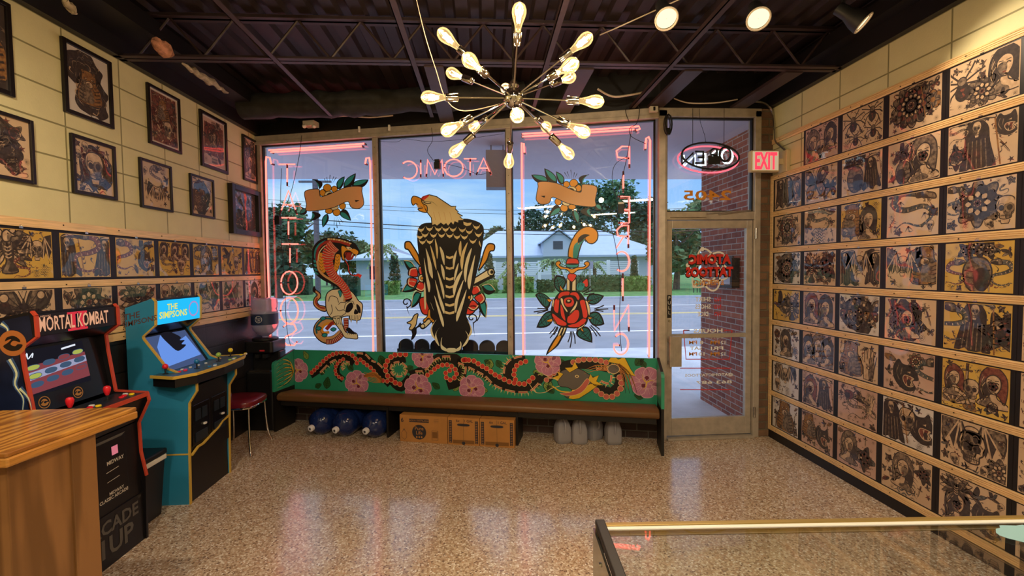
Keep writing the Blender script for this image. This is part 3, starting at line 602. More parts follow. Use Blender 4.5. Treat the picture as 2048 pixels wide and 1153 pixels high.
def circ(r, n, a0=0, x=0, y=0, ry=None): return [(x+r*math.cos(a0+2*PI*i/n), y+(ry or r)*math.sin(a0+2*PI*i/n)) for i in range(n)]
def petal_ring(A, n, r, w, m, l, a0=0, ow=.05, om=0, r0=0):
    sh_ = A.shade; A.shade = 0 if r < .6 else sh_
    for i in range(n):
        a = a0+2*PI*i/n; A.push(math.cos(a)*r0, math.sin(a)*r0, 1, 1, a-PI/2); A.blob([(0, 0), (-w, r*.45), (-w*.7, r*.85), (0, r), (w*.7, r*.85), (w, r*.45)], m, l, ow, om); A.pop()
    A.shade = sh_
def leaf(A, x, y, s, rot, m=4, l=0, om=0):
    A.push(x, y, s, s, rot); A.blob([(0, 0), (-.32, .35), (-.25, .75), (0, 1.15), (.25, .75), (.32, .35)], m, l, .06, om); A.line([(0, .05), (0, 1)], .05, om, l+1)
    for k in (.3, .5, .7): A.line([(0, k), (-.2, k+.15)], .035, om, l+1, False); A.line([(0, k), (.2, k+.15)], .035, om, l+1, False)
    A.pop()
def m_rose(A, R):
    for k in range(5): leaf(A, 0, 0, .95, k*1.26+R.random(), R.choice((1, 4, 0)), 0)
    A.blob(smoothp(circ(.62, 8), True, 2), 2, 2, .05, 0)
    for k in range(6):
        a = k*1.05; A.push(math.cos(a)*.34, math.sin(a)*.34, 1, 1, a); A.blob([(-.1, -.3), (.2, -.22), (.32, 0), (.2, .22), (-.1, .3)], R.choice((2, 2, 3)), 3, .05, 0); A.pop()
    A.line([(math.cos(t*.5)*.03*t, math.sin(t*.5)*.03*t) for t in range(13)], .06, 0, 6)
def m_skull(A, R):
    A.blob([(-.62, .35), (-.45, .85), (0, 1), (.45, .85), (.62, .35), (.5, -.05), (.36, -.2), (.33, -.5), (0, -.6), (-.33, -.5), (-.36, -.2), (-.5, -.05)], 3, 2, .07, 0)
    for s in (-1, 1): A.ell(.25*s, .18, .17, .2, 0, 4); A.line([(s*.5, .3), (s*.3, .48), (s*.08, .4)], .06, 1, 4)
    A.poly([(0, .05), (-.09, -.13), (.09, -.13)], 0, 4)
    for k in range(-3, 4): A.line([(k*.085, -.24), (k*.08, -.5)], .03, 0, 4, False)
    A.line([(-.32, -.36), (.32, -.36)], .04, 0, 4, False)
    A.poly([(-.55, .3), (-.4, .75), (-.42, .4), (-.45, .05)], 1, 3, True); A.poly([(-.3, -.62), (.3, -.62), (.22, -.9), (-.22, -.9)], 3, 2); A.line([(-.3, -.62), (-.22, -.9), (.22, -.9), (.3, -.62)], .06, 0, 3, False)
def snake_path(A, P, w, m_body, m_belly, l=2, om=0):
    Q = smoothp(P, False, 5); A.line(Q, w*1.25, om, l, False, taper=1); A.line(Q, w, m_body, l+1, False, taper=1)
    for i in range(2, len(Q)-3, 2):
        a, b = Q[i-1], Q[i+1]; d = math.hypot(b[0]-a[0], b[1]-a[1]) or 1; nx, ny = -(b[1]-a[1])/d, (b[0]-a[0])/d; s = w*.42*max(.2, 1-i/len(Q))
        A.line([(Q[i][0]-nx*s, Q[i][1]-ny*s), (Q[i][0]+nx*s*.3, Q[i][1]+ny*s*.3)], w*.14, m_belly, l+2, False)
def m_snake(A, R):
    s = R.choice((-1, 1)); A.push(0, 0, s, 1)
    snake_path(A, [(.1, .75), (-.35, .65), (-.5, .3), (-.1, .1), (.45, -.02), (.5, -.4), (.05, -.6), (-.45, -.5), (-.7, -.8)], .26, R.choice((1, 4, 2)), 3)
    A.blob([(-.05, .62), (.2, .6), (.5, .72), (.52, .85), (.2, .95), (-.02, .88)], 1, 6, .05, 0); A.ell(.2, .84, .04, .04, 3, 8); A.line([(.5, .75), (.7, .7), (.85, .78)], .03, 2, 7); A.pop()
def m_spider(A, R):
    A.ell(0, -.2, .34, .42, 0, 3); A.ell(0, .3, .2, .2, 1, 4, ow=.05); A.blob([(-.1, -.05), (.1, -.05), (.03, -.2), (.12, -.4), (-.12, -.4), (-.03, -.2)], 2, 5)
    for s in (-1, 1):
        for k, (a, b) in enumerate((((.45, .75), (.6, 1.0)), ((.65, .45), (1, .55)), ((.65, .05), (1, -.25)), ((.5, -.25), (.75, -.85)))): A.line([(0, .2), (s*a[0], a[1]), (s*b[0], b[1])], .08, 0, 2, False)
def m_butterfly(A, R):
    for s in (-1, 1):
        A.push(0, 0, s, 1); A.blob([(.04, .1), (.3, .7), (.8, .85), (.95, .5), (.6, .05), (.1, -.02)], 1, 1, .07, 0); A.blob([(.05, 0), (.55, -.05), (.75, -.4), (.5, -.8), (.2, -.5)], R.choice((2, 5)), 1, .07, 0)
        A.ell(.58, .5, .14, .14, 3, 4, ow=.04); A.ell(.42, -.38, .1, .1, 3, 4, ow=.04)
        for k in range(4): A.line([(.08, .1), (.35+.15*k, .78-.2*k)], .03, 0, 3, False)
        A.line([(.02, .4), (.2, .85)], .03, 0, 3); A.pop()
    A.ell(0, 0, .07, .45, 0, 5)
def wing(A, s, m=1, n=7, L=1.0, l=1):
    A.push(0, 0, s, 1)
    for k in range(n):
        a = 1.15-.34*k; x, y = math.cos(a)*L, math.sin(a)*L; q = .13
        A.blob([(.08, .05), (x*.5-y*q, y*.5+x*q+.1), (x*.95, y*.95+.1), (x*1.02, y*1.02), (x*.5+y*q, y*.5-x*q)], m if k % 2 else 3, l+(n-k)//3, .05, 0)
    A.blob([(.02, .3), (.3, .5), (.5, .45), (.4, .15), (.1, -.1)], m, l+5, .06, 0)
    for k in range(3): A.line([(.1+.12*k, .1), (.16+.12*k, .3)], .04, 0, l+6)
    A.pop()
def m_eagle(A, R):
    for s in (-1, 1): wing(A, s)
    A.blob([(-.18, .3), (.18, .3), (.2, -.1), (.1, -.5), (.3, -.95), (-.3, -.95), (-.1, -.5), (-.2, -.1)], R.choice((0, 1)), 7, .06, 0)
    for k in range(4): A.line([(-.12, .1-.14*k), (0, .04-.14*k), (.12, .1-.14*k)], .04, 3, 9)
    A.blob([(-.12, .3), (-.14, .6), (.05, .75), (.2, .62), (.38, .5), (.2, .45), (.12, .3)], 3, 9, .06, 0); A.ell(.08, .6, .03, .03, 0, 11)
def m_batwing(A, R):
    for s in (-1, 1):
        A.push(0, 0, s, 1); A.blob([(.1, .1), (.35, .75), (.85, .95), (1, .3), (.88, -.2), (.7, .12), (.55, -.3), (.42, .05), (.28, -.3), (.1, -.1)], R.choice((0, 1)), 1, .06, 0, sm=False)
        for q in ((.88, -.2), (.55, -.3), (.28, -.3)): A.line([(.35, .72), q], .05, 3, 3, False)
        A.pop()
    m_skull_small(A, R)
def m_skull_small(A, R): A.push(0, .05, .45, .5); m_skull(A, R); A.pop()
def m_girl(A, R):
    A.blob([(-.5, -.8), (-.62, -.1), (-.5, .6), (0, .98), (.5, .6), (.6, 0), (.48, -.75), (.2, -.4), (-.2, -.4)], R.choice((0, 0, 1, 2)), 1, .05, 0)
    A.blob([(-.28, .35), (-.3, .02), (-.12, -.3), (.02, -.36), (.16, -.3), (.32, .02), (.28, .4), (0, .55)], 3, 3, .05, 0)
    for s in (-1, 1): A.line([(s*.07, .16), (s*.15, .2), (s*.24, .14)], .05, 0, 5); A.line([(s*.06, .28), (s*.24, .3)], .035, 0, 5)
    A.line([(0, .15), (.03, -.05), (-.03, -.06)], .025, 1, 5); A.ell(0, -.18, .08, .04, 2, 5)
    A.blob([(-.12, -.3), (.12, -.3), (.2, -.55), (.6, -.75), (.6, -1), (-.6, -1), (-.6, -.75), (-.2, -.55)], 3, 2, .05, 0); petal_ring(A, 5, .2, .1, 2, 6) if R.random() < .4 else None
    for k in range(4): A.line([(-.45+.05*k, .5-.1*k), (-.52, .1-.1*k), (-.4, -.5)], .03, 3 if k % 2 else 1, 4)
def m_panther(A, R):
    A.blob([(-.7, .35), (-.45, .8), (-.2, .6), (.2, .62), (.45, .82), (.6, .35), (.75, 0), (.4, -.15), (.65, -.5), (.2, -.75), (-.3, -.6), (-.65, -.2)], 0, 1, .05, 0)
    A.blob([(.0, .05), (.5, 0), (.35, -.15), (.5, -.4), (.15, -.5), (-.1, -.2)], 2, 3, .04, 3)
    for q in ((.42, -.02, -.22), (.15, -.0, -.2)): A.poly([(q[0]-.05, q[1]), (q[0]+.05, q[1]), (q[0], q[2])], 3, 5)
    for q in ((.38, -.42), (.12, -.48)): A.poly([(q[0]-.05, q[1]), (q[0]+.05, q[1]), (q[0], q[1]+.2)], 3, 5)
    A.poly([(.1, .25), (.3, .32), (.28, .2)], 3, 4); A.line([(-.4, .5), (-.5, .1), (-.3, -.3)], .05, 1, 4); A.line([(-.2, .4), (-.25, 0)], .05, 1, 4)
def m_dagger(A, R):
    A.poly([(-.1, .3), (.1, .3), (.08, -.7), (0, -1), (-.08, -.7)], 3, 2); A.line([(-.1, .3), (-.08, -.7), (0, -1), (.08, -.7), (.1, .3)], .05, 0, 3, False); A.poly([(0, .3), (.09, .3), (.07, -.7), (0, -.95)], 1, 3)
    A.blob([(-.42, .4), (-.3, .28), (0, .34), (.3, .28), (.42, .4), (.2, .42), (-.2, .42)], 5, 4, .05, 0); A.blob([(-.08, .4), (.08, .4), (.09, .85), (-.09, .85)], 2, 4, .05, 0); A.ell(0, .93, .11, .1, 5, 5, ow=.04)
def m_heart(A, R):
    A.blob([(0, -.8), (-.6, -.15), (-.72, .3), (-.45, .65), (-.12, .58), (0, .35), (.12, .58), (.45, .65), (.72, .3), (.6, -.15)], 2, 1, .08, 0); A.line([(-.5, .3), (-.35, .48)], .07, 3, 4)
    A.push(0, 0, 1.1, .9, .5); m_dagger(A, R); A.pop()
def m_mandala(A, R):
    n = R.choice((8, 10, 12))
    petal_ring(A, n, .98, .24, 1, 0); petal_ring(A, n, .72, .18, R.choice((0, 1, 2)), 2, PI/n); petal_ring(A, n, .5, .14, 3, 4); A.ell(0, 0, .25, .25, 0, 6); A.ell(0, 0, .15, .15, 3, 7); petal_ring(A, 6, .14, .05, 2, 8, ow=.02)
def m_reaper(A, R):
    A.blob([(-.1, .95), (-.4, .6), (-.42, .1), (-.6, -.95), (-.25, -.8), (0, -.98), (.3, -.82), (.6, -.95), (.4, 0), (.32, .6)], 0, 1, .05, 0)
    A.push(-.02, .52, .24, .3); m_skull(A, R); A.pop()
    for k in range(5): A.line([(-.3+.14*k, .15), (-.36+.17*k, -.85)], .04, 1, 4)
    A.line([(.75, -.9), (.55, .9)], .05, 5, 4, False); A.blob([(.56, .88), (.1, 1.0), (-.35, .8), (.1, .88), (.56, .78)], 3, 5, .04, 0)
def m_fan(A, R):
    for k in range(9):
        a = .25+k*.33; b = a+.28; A.poly([(math.cos(a)*.25, math.sin(a)*.25-.5), (math.cos(a)*1.05, math.sin(a)*1.05-.5), (math.cos(b)*1.05, math.sin(b)*1.05-.5), (math.cos(b)*.25, math.sin(b)*.25-.5)], 1 if k % 2 else 3, 1)
        A.line([(0, -.5), (math.cos(a)*1.05, math.sin(a)*1.05-.5)], .04, 0, 2, False)
    for r in (.5, .8, 1.05): A.line([(math.cos(.25+.29*k)*r, math.sin(.25+.29*k)*r-.5) for k in range(10)], .04, 0, 2)
def m_flower(A, R): petal_ring(A, R.choice((5, 6)), .8, .36, R.choice((2, 3, 5)), 0, R.random(), .06); A.ell(0, 0, .2, .2, R.choice((0, 5)), 4)
def m_crab(A, R):
    A.blob([(-.5, .1), (-.3, .4), (.3, .4), (.5, .1), (.25, -.3), (-.25, -.3)], 2, 3, .06, 0)
    for s in (-1, 1):
        for k in range(3): A.line([(s*.35, -.05-.1*k), (s*.85, .1-.25*k), (s*.95, -.3-.2*k)], .07, 0, 2, False)
        A.line([(s*.4, .25), (s*.7, .5), (s*.55, .8)], .1, 0, 2); A.blob([(s*.5, .75), (s*.75, .7), (s*.7, 1), (s*.6, .9), (s*.45, 1)], 2, 4, .04, 0, sm=False)
    for k in range(4): A.line([(-.3+.2*k, .3), (-.25+.17*k, -.2)], .03, 0, 5)
def m_bird(A, R):
    s = R.choice((-1, 1)); A.push(0, 0, s, 1, .4); A.blob([(-.95, .2), (-.5, .25), (-.25, .1), (.3, .15), (.62, .3), (.82, .18), (.6, .1), (.35, -.2), (-.2, -.25), (-.6, -.1)], R.choice((1, 4, 6)), 2, .06, 0)
    A.blob([(-.2, .1), (-.4, .6), (-.25, .98), (.1, .55), (.25, .12)], 0, 3, .05, 0); A.blob([(.0, -.1), (-.35, -.5), (-.45, -.9), (.05, -.6), (.3, -.1)], 1, 3, .05, 0)
    A.blob([(.3, -.1), (.55, .1), (.5, .25), (.3, .1)], 2, 5); A.ell(.6, .22, .03, .03, 3, 6); A.pop()
def m_tiger(A, R):
    A.blob([(-.7, -.9), (-.75, -.2), (-.5, .35), (-.4, .85), (0, .95), (.45, .8), (.5, .3), (.75, -.1), (.7, -.9)], 5, 1, .05, 0)
    for k in range(6):
        for s in (-1, 1): A.line([(s*.68, .2-.2*k), (s*.35, .1-.2*k), (s*.25, .18-.2*k)], .07, 0, 3, taper=1)
    for s in (-1, 1): A.ell(s*.2, .5, .07, .05, 3, 4, ow=.03); A.ell(s*.38, .85, .1, .1, 5, 2, ow=.04)
    A.blob([(-.2, .3), (0, .38), (.2, .3), (.22, .1), (0, 0), (-.22, .1)], 3, 4, .04, 0); A.poly([(-.07, .3), (.07, .3), (0, .22)], 2, 6)
def m_dragon(A, R):
    snake_path(A, [(.3, .8), (-.5, .85), (-.8, .4), (-.3, .15), (.5, .25), (.85, -.1), (.4, -.5), (-.3, -.35), (-.75, -.7)], .3, R.choice((2, 4, 1)), 3, 1)
    A.blob([(.2, .6), (.5, .6), (.95, .5), (.9, .7), (.6, .8), (.75, .98), (.35, .95), (.15, .85)], 1, 6, .05, 0); A.ell(.5, .8, .05, .05, 3, 8)
    for k in range(7): a = .9*k; A.line([(.25, .85), (.2-.4*math.cos(a*.4), .85+.3*math.sin(a))], .05, 5, 5, taper=1)
    for q in ((-.5, .5), (.55, 0), (-.1, -.5)):
        for k in range(3): A.line([q, (q[0]+.2*math.cos(k+4), q[1]+.25*math.sin(k*.7-2))], .07, 1, 5, taper=1)
def m_scroll(A, R):
    for k in range(3): A.line([(math.cos(t*.6+k*2)*.08*t, math.sin(t*.6+k*2)*.08*t) for t in range(12)], .13, R.choice((0, 1)), 1, taper=1)
def m_waves(A, R):
    for k in range(6):
        y = -.8+.3*k; A.line([(-.95, y), (-.6, y+.25), (-.3, y), (0, y+.22), (.3, y-.02), (.6, y+.2), (.95, y)], .12, R.choice((0, 1, 4)), 1, taper=2)
def m_koi(A, R):
    A.push(0, 0, 1, 1, R.uniform(-1, 1)); A.blob([(-.9, .1), (-.4, .35), (.2, .38), (.7, .15), (.85, 0), (.7, -.15), (.1, -.35), (-.5, -.25)], R.choice((2, 5, 1)), 2, .06, 0)
    for k in range(6):
        for j in range(3): A.line([(-.5+.18*k, .2-.2*j), (-.42+.18*k, .1-.2*j), (-.5+.18*k, .0-.2*j)], .03, 0, 4)
    A.blob([(-.85, .1), (-1, .45), (-1.05, 0), (-.98, -.4), (-.8, -.05)], 3, 1, .05, 0, sm=False); A.ell(.6, .06, .04, .04, 0, 5); A.blob([(0, .3), (-.2, .7), (.25, .36)], 3, 1, .05, 0); A.pop()
def m_star(A, R): A.blob([((.9 if i % 2 == 0 else .3)*math.cos(i*PI/5+.3), (.9 if i % 2 == 0 else .3)*math.sin(i*PI/5+.3)) for i in range(10)], R.choice((0, 2, 1)), 1, .06, 0, sm=False)
def m_vase(A, R):
    A.blob([(-.25, .3), (-.5, -.1), (-.45, -.6), (-.2, -.95), (.2, -.95), (.45, -.6), (.5, -.1), (.25, .3)], 1, 2, .06, 0)
    for y in (-.15, -.4, -.65): A.line([(-.46, y), (0, y-.07), (.46, y)], .05, 0, 4)
    for q in ((-.4, .6, .3), (.4, .6, .3), (0, .72, .36)): A.push(q[0], q[1], q[2]*1.2); m_rose(A, R); A.pop()
def m_ship(A, R):
    A.blob([(-.7, -.35), (.7, -.3), (.5, -.7), (-.5, -.7)], 1, 2, .06, 0, sm=False)
    for x in (-.35, 0, .35):
        A.line([(x, -.3), (x, .9)], .05, 0, 2, False)
        for k in range(3): A.blob([(x-.18, -.15+.33*k), (x+.16, -.15+.33*k), (x+.22, 0+.33*k), (x+.16, .12+.33*k), (x-.18, .12+.33*k)], 3, 3, .04, 0)
    A.push(0, -.75, 1, .25); m_waves(A, R); A.pop()
def m_hand(A, R):
    A.blob([(-.3, -.9), (-.35, -.2), (-.62, .2), (-.5, .32), (-.28, .1), (-.3, .8), (-.16, .85), (-.1, .3), (-.06, .95), (.1, .95), (.1, .3), (.2, .85), (.34, .8), (.3, .2), (.42, .6), (.54, .5), (.38, -.2), (.3, -.9)], 3, 2, .05, 0, sm=False); A.ell(0, -.2, .15, .09, 0, 5); A.ell(0, -.2, .06, .06, 3, 6)
def m_cloud(A, R):
    A.poly([(math.cos(2*PI*i/18)*R.uniform(.75, 1.1), math.sin(2*PI*i/18)*R.uniform(.8, 1.1)) for i in range(18)], 0, 0, True)
    for k in range(34):
        a = R.uniform(0, 6.28); q = R.uniform(.25, .85); x, y = math.cos(a)*q, math.sin(a)*q; b = a+R.uniform(.9, 1.6); L_ = R.uniform(.2, .5)
        A.line([(x, y), (x+math.cos(b)*L_*.5, y+math.sin(b)*L_*.5), (x+math.cos(b+.8)*L_, y+math.sin(b+.8)*L_)], R.uniform(.03, .08), R.choice((1, 1, 3, 4)), 1, taper=1)
def m_panel(A, R):
    A.poly([(-1, -1), (1, -1), (1, 1), (-1, 1)], 2, 0)
    for k in range(50): x, y = R.uniform(-.9, .9), R.uniform(-.9, .9); a = R.uniform(0, 6); A.line([(x, y), (x+.2*math.cos(a), y+.2*math.sin(a)), (x+.3*math.cos(a+1), y+.3*math.sin(a+1))], R.uniform(.04, .1), R.choice((0, 0, 1, 3)), 1, taper=1)
def m_bold(A, R):
    for k in range(7): A.poly([(-.9+.27*k, -.5), (-.7+.27*k, -.5), (-.7+.27*k, .5), (-.9+.27*k, .5)], 0, 0); A.poly([(-.84+.27*k, -.1), (-.76+.27*k, -.1), (-.76+.27*k, .25), (-.84+.27*k, .25)], 3, 1)
MOT = dict(cloud=m_cloud, panel=m_panel, bold=m_bold, rose=m_rose, skull=m_skull, snake=m_snake, spider=m_spider, butterfly=m_butterfly, eagle=m_eagle, batwing=m_batwing, girl=m_girl, panther=m_panther, dagger=m_dagger, heart=m_heart, mandala=m_mandala, reaper=m_reaper, fan=m_fan, flower=m_flower, crab=m_crab, bird=m_bird, tiger=m_tiger, dragon=m_dragon, scroll=m_scroll, waves=m_waves, koi=m_koi, star=m_star, vase=m_vase, ship=m_ship, hand=m_hand)
SMALL = ['rose', 'rose', 'bird', 'scroll', 'skull', 'dagger', 'snake', 'waves', 'butterfly', 'koi']
def sheet_art(w, h, spec, seed, dense=1.0):
    """spec: list of (motif, x, y, size) in fractions of the sheet; the rest is filled with small designs"""
    R = random.Random(seed); A = Art(clip=(-w/2+.004, -h/2+.004, w/2-.004, h/2-.004)); used = []; A.shade = R.choice((-1, 1))
    for i, q in enumerate(spec):
        mo, x, y, s = q[:4]; A.base = 0; A.push((x-.5)*w, (y-.5)*h, s*h/1.8, s*h/1.8, R.uniform(-.08, .08)); MOT[mo](A, R); A.pop(); used.append(((x-.5)*w, (y-.5)*h, s*h/2*.85))
    for (x, y, r) in list(used):
        for _ in range(int(20*dense)):
            a = R.uniform(0, 6.28); q = r*R.uniform(.85, 1.2); L_ = r*R.uniform(.15, .4); x0, y0 = x+math.cos(a)*q, y+math.sin(a)*q; b = a+R.uniform(.7, 2)
            A.line([(x0, y0), (x0+math.cos(b)*L_*.5, y0+math.sin(b)*L_*.4), (x0+math.cos(b+.7)*L_, y0+math.sin(b+.7)*L_)], r*R.uniform(.05, .16), R.choice((0, 1, 1, 2, 4)), 0, taper=1)
    n = 0
    for _ in range(int(420*dense)):
        r = R.uniform(.07, .15 if _ > 160 else .24)*h; x = R.uniform(-w/2+r*.7, w/2-r*.7); y = R.uniform(-h/2+r*.7, h/2-r*.7)
        if all(math.hypot(x-u[0], y-u[1]) > (r*.72+u[2]*.92) for u in used):
            mo = R.choice(SMALL if r > .09*h else ['scroll', 'rose', 'scroll', 'star', 'bird']); A.push(x, y, r, r, R.uniform(-.6, .6)); MOT[mo](A, R); A.pop(); used.append((x, y, r)); n += 1
            if n > 34: break
    return A
def flash_sheet(o, u, label, group, spec, seed, paper='paper_cream', pw=.356, ph=.279, bw=.406, bh=.297, clip=True):
    """o = centre on the wall, u = direction to the right as seen; backing board, print, binder clip"""
    u = Vector(u).normalized(); v = Vector((0, 0, 1)); n = u.cross(v).normalized()
    t = thing('flash_sheet', label, 'tattoo flash', o, group=group)
    def q(mb, w, h, d0, d1): mb.hexa([Vector(o)+u*a+v*b+n*c for c in (d0, d1) for a, b in ((-w/2, -h/2), (w/2, -h/2), (w/2, h/2), (-w/2, h/2))])
    m_ = MB(); q(m_, bw, bh, .001, .009); obj('backing', m_, 'black_paint', t, world=True)
    m_ = MB(); q(m_, pw, ph, .009, .0102); obj('print', m_, paper, t, world=True)
    sheet_art(pw, ph, spec, seed).build('drawing', FM, frame_fn(Vector(o)+n*.0102, u, v, n), t, eps=.00012)
    m_ = MB(); q_ = Vector(o)+v*(bh/2+.004)+n*.014; m_.box(q_, (.006, .022, .012) if abs(u.y) > .5 else (.022, .006, .012)); m_.tube([q_+u*-.004, q_+u*-.004+v*.014, q_+u*.004+v*.014, q_+u*.004], .0012, 4)
    obj('binder_clip', m_, 'steel', t, world=True)
    return t
mat('pine', '#dcb884', .45, noise=.2, nscale=6, coat=.3, stretch=(14, 1, 22)); mat('pine_groove', '#6b4a24', .6)
ORD = ['first', 'second', 'third', 'fourth', 'fifth', 'sixth', 'seventh', 'eighth', 'ninth', 'tenth']
def rail(n, o, u, z, L, h=.046, grooves=True, x0=0):
    u = Vector(u).normalized(); v = Vector((0, 0, 1)); nn = u.cross(v).normalized(); m_ = MB(); o = Vector(o)
    P = [(-h/2, .001), (-h/2, .016)]
    if grooves:
        for k in (-1, 0, 1): c = k*h*.24; P += [(c-.003, .018), (c-.0015, .0135), (c+.0015, .0135), (c+.003, .018)]
    P += [(h/2, .016), (h/2, .001)]
    m_.prism([(b, a) for a, b in P], u*L, o=o+v*z, u=nn, v=v)
    m_.use(1)
    k = .12
    while k < L: m_.lathe([(.005, 0), (.004, .002)], o+u*k+v*z+nn*.017+v*random.uniform(-.008, .008), nn, 6); k += .41
    struct('trim_%d' % n, m_, ['pine', 'screw'])
# right wall: seen from the room, +u runs towards the viewer (-Y)
C0 = 4.224; PITCH_ = .4045; RZ = [2.843-.3425*k for k in range(9)]
pn = MB(); pn.bbox((XR-.002, C0-6*PITCH_, RZ[8]), (XR, C0, RZ[1])); pn.bbox((XR-.002, C0-6*PITCH_, RZ[1]), (XR, C0-PITCH_, RZ[0])); struct('trim_30', pn, 'black_paint')
RW = { # (row, col): (words, spec, paper)
 (0, 1): ('hooded faces', [('girl', .25, .5, .85), ('girl', .78, .6, .7), ('skull', .5, .3, .5)], 'paper_pink'),
 (0, 2): ('four ink spiders', [('spider', .28, .65, .65), ('spider', .75, .75, .6), ('spider', .35, .22, .5), ('spider', .78, .3, .5)], 'paper_cream'),
 (0, 3): ('a red-hooded saint in a wreath', [('mandala', .45, .55, .95), ('reaper', .45, .55, .8), ('flower', .85, .5, .5)], 'paper_cream'),
 (0, 4): ('a spider, web and laughing heads', [('spider', .2, .5, .8), ('mandala', .5, .3, .6), ('girl', .8, .6, .8)], 'paper_cream'),
 (0, 5): ('scattered heads', [('girl', .5, .5, .9)], 'paper_cream'),
 (1, 0): ('three standing figures', [('reaper', .25, .55, .9), ('reaper', .55, .55, .9), ('girl', .83, .55, .7)], 'paper_cream'),
 (1, 1): ('big spread moths', [('butterfly', .35, .55, .95), ('butterfly', .8, .35, .55)], 'paper_cream'),
 (1, 2): ('a smoking barrel and figures', [('vase', .35, .55, .9), ('reaper', .75, .5, .8)], 'paper_cream'),
 (1, 3): ('a dark crowned head and flowers', [('girl', .7, .55, .95), ('vase', .32, .4, .7), ('bird', .3, .8, .4)], 'paper_cream'),
 (1, 4): ('a seated reaper and black cat', [('reaper', .45, .5, 1), ('panther', .85, .75, .5), ('dragon', .14, .8, .45), ('rose', .14, .32, .45)], 'paper_cream'),
 (2, 0): ('an arched shrine', [('mandala', .5, .6, .8), ('reaper', .5, .5, .8)], 'paper_cream'),
 (2, 1): ('long scribbled dragons', [('dragon', .5, .6, .8), ('waves', .5, .2, .5)], 'paper_cream'),
 (2, 2): ('masked faces', [('tiger', .3, .55, .8), ('girl', .7, .45, .8)], 'paper_gold'),
 (2, 3): ('a great dark coiled beast', [('dragon', .5, .52, 1.05)], 'paper_cream'),
 (2, 4): ('a flaming sun emblem and turbaned skull', [('mandala', .48, .55, .9), ('skull', .87, .35, .5), ('snake', .15, .6, .7)], 'paper_cream'),
 (3, 0): ('a grey shattered diamond', [('cloud', .5, .5, .95), ('mandala', .5, .5, .6)], 'paper_white'),
 (3, 1): ('two leafy red plants', [('eagle', .27, .5, .8), ('rose', .72, .55, .8)], 'paper_cream'),
 (3, 2): ('a winged demon between reapers', [('batwing', .5, .55, .9), ('reaper', .15, .5, .9), ('reaper', .87, .5, .8)], 'paper_cream'),
 (3, 3): ('two upright monsters', [('batwing', .35, .5, .9), ('tiger', .78, .55, .8)], 'paper_cream'),
 (3, 4): ('a rose vase ringed by a snake', [('vase', .5, .52, .95), ('snake', .17, .35, .6), ('snake', .85, .35, .6)], 'paper_gold'),
 (4, 0): ('two dark birds', [('bird', .28, .55, .8), ('eagle', .72, .5, .8)], 'paper_gold'),
 (4, 1): ('two long-haired faces', [('girl', .28, .55, .85), ('girl', .72, .5, .85)], 'paper_pink'),
 (4, 2): ('dense white-veined leaves', [('cloud', .5, .5, 1.0), ('butterfly', .2, .6, .6), ('butterfly', .8, .6, .6), ('rose', .5, .5, .5)], 'paper_white'),
 (4, 3): ('a ringed girl under a black star', [('cloud', .45, .5, .9), ('girl', .47, .5, .75), ('star', .8, .8, .25)], 'paper_cream'),
 (4, 4): ('a robed ghost on a skull pedestal', [('reaper', .48, .52, 1), ('snake', .15, .5, .9), ('rose', .86, .45, .7)], 'paper_gold'),
 (5, 0): ('a curly-haired woman among flowers', [('girl', .5, .52, .8), ('flower', .15, .75, .35), ('flower', .85, .3, .35)], 'paper_white'),
 (5, 1): ('a red-brown crowned crowd', [('girl', .2, .5, .8), ('girl', .5, .6, .75), ('girl', .8, .5, .8)], 'paper_pink'),
 (5, 2): ('a horned grinning mask', [('tiger', .33, .52, .85), ('hand', .78, .45, .8)], 'paper_cream'),
 (5, 3): ('a rider and a dark round moon', [('panther', .45, .4, .8), ('mandala', .66, .78, .4), ('snake', .88, .45, .9)], 'paper_pink'),
 (5, 4): ('a chequered fan and sombrero woman', [('girl', .2, .6, .6), ('fan', .2, .25, .6), ('girl', .78, .62, .75), ('dagger', .4, .75, .45), ('skull', .47, .42, .45), ('flower', .45, .1, .3)], 'paper_gold'),
 (6, 0): ('a grey winged skull', [('batwing', .5, .6, .95), ('skull', .2, .25, .4)], 'paper_white'),
 (6, 1): ('a hooded red figure and dancer', [('reaper', .72, .5, .85), ('girl', .28, .5, .8)], 'paper_pink'),
 (6, 2): ('a crab over a crocodile', [('crab', .3, .72, .55), ('dragon', .5, .4, .7), ('hand', .82, .65, .5)], 'paper_pink'),
 (6, 3): ('bold black skeleton musicians', [('reaper', .2, .5, .95), ('skull', .5, .55, .6), ('panther', .78, .5, .8)], 'paper_white'),
 (6, 4): ('a winged skull with a red crest', [('batwing', .5, .58, 1.15), ('skull', .5, .42, .75), ('mandala', .9, .2, .5)], 'paper_cream'),
 (7, 0): ('a grey scratched lion', [('tiger', .5, .52, .95)], 'paper_white'),
 (7, 1): ('a striped figure and horse head', [('tiger', .25, .6, .7), ('panther', .68, .4, .7)], 'paper_pink'),
 (7, 2): ('a pin-up and a red flower', [('girl', .32, .55, .8), ('rose', .72, .4, .6)], 'paper_pink'),
 (7, 3): ('a crouching woman over waves', [('girl', .45, .6, .8), ('waves', .5, .25, .6), ('rose', .85, .7, .4)], 'paper_cream'),
 (7, 4): ('a feathered profile and curled panther', [('eagle', .28, .75, .6), ('girl', .3, .4, .75), ('panther', .75, .35, .7)], 'paper_cream'),
}
RNAME = ['top', 'second', 'third', 'fourth', 'fifth', 'sixth', 'seventh', 'bottom']
for (r_, c_), (words, spec, paper) in RW.items():
    yc = C0-(c_+.5)*PITCH_; zc = (RZ[r_]+RZ[r_+1])/2
    flash_sheet((XR-.002, yc, zc), (0, -1, 0), 'tattoo flash sheet with %s, right wall, %s row' % (words, RNAME[r_]), 'flash sheets on the right wall', spec, 100+r_*10+c_, paper)
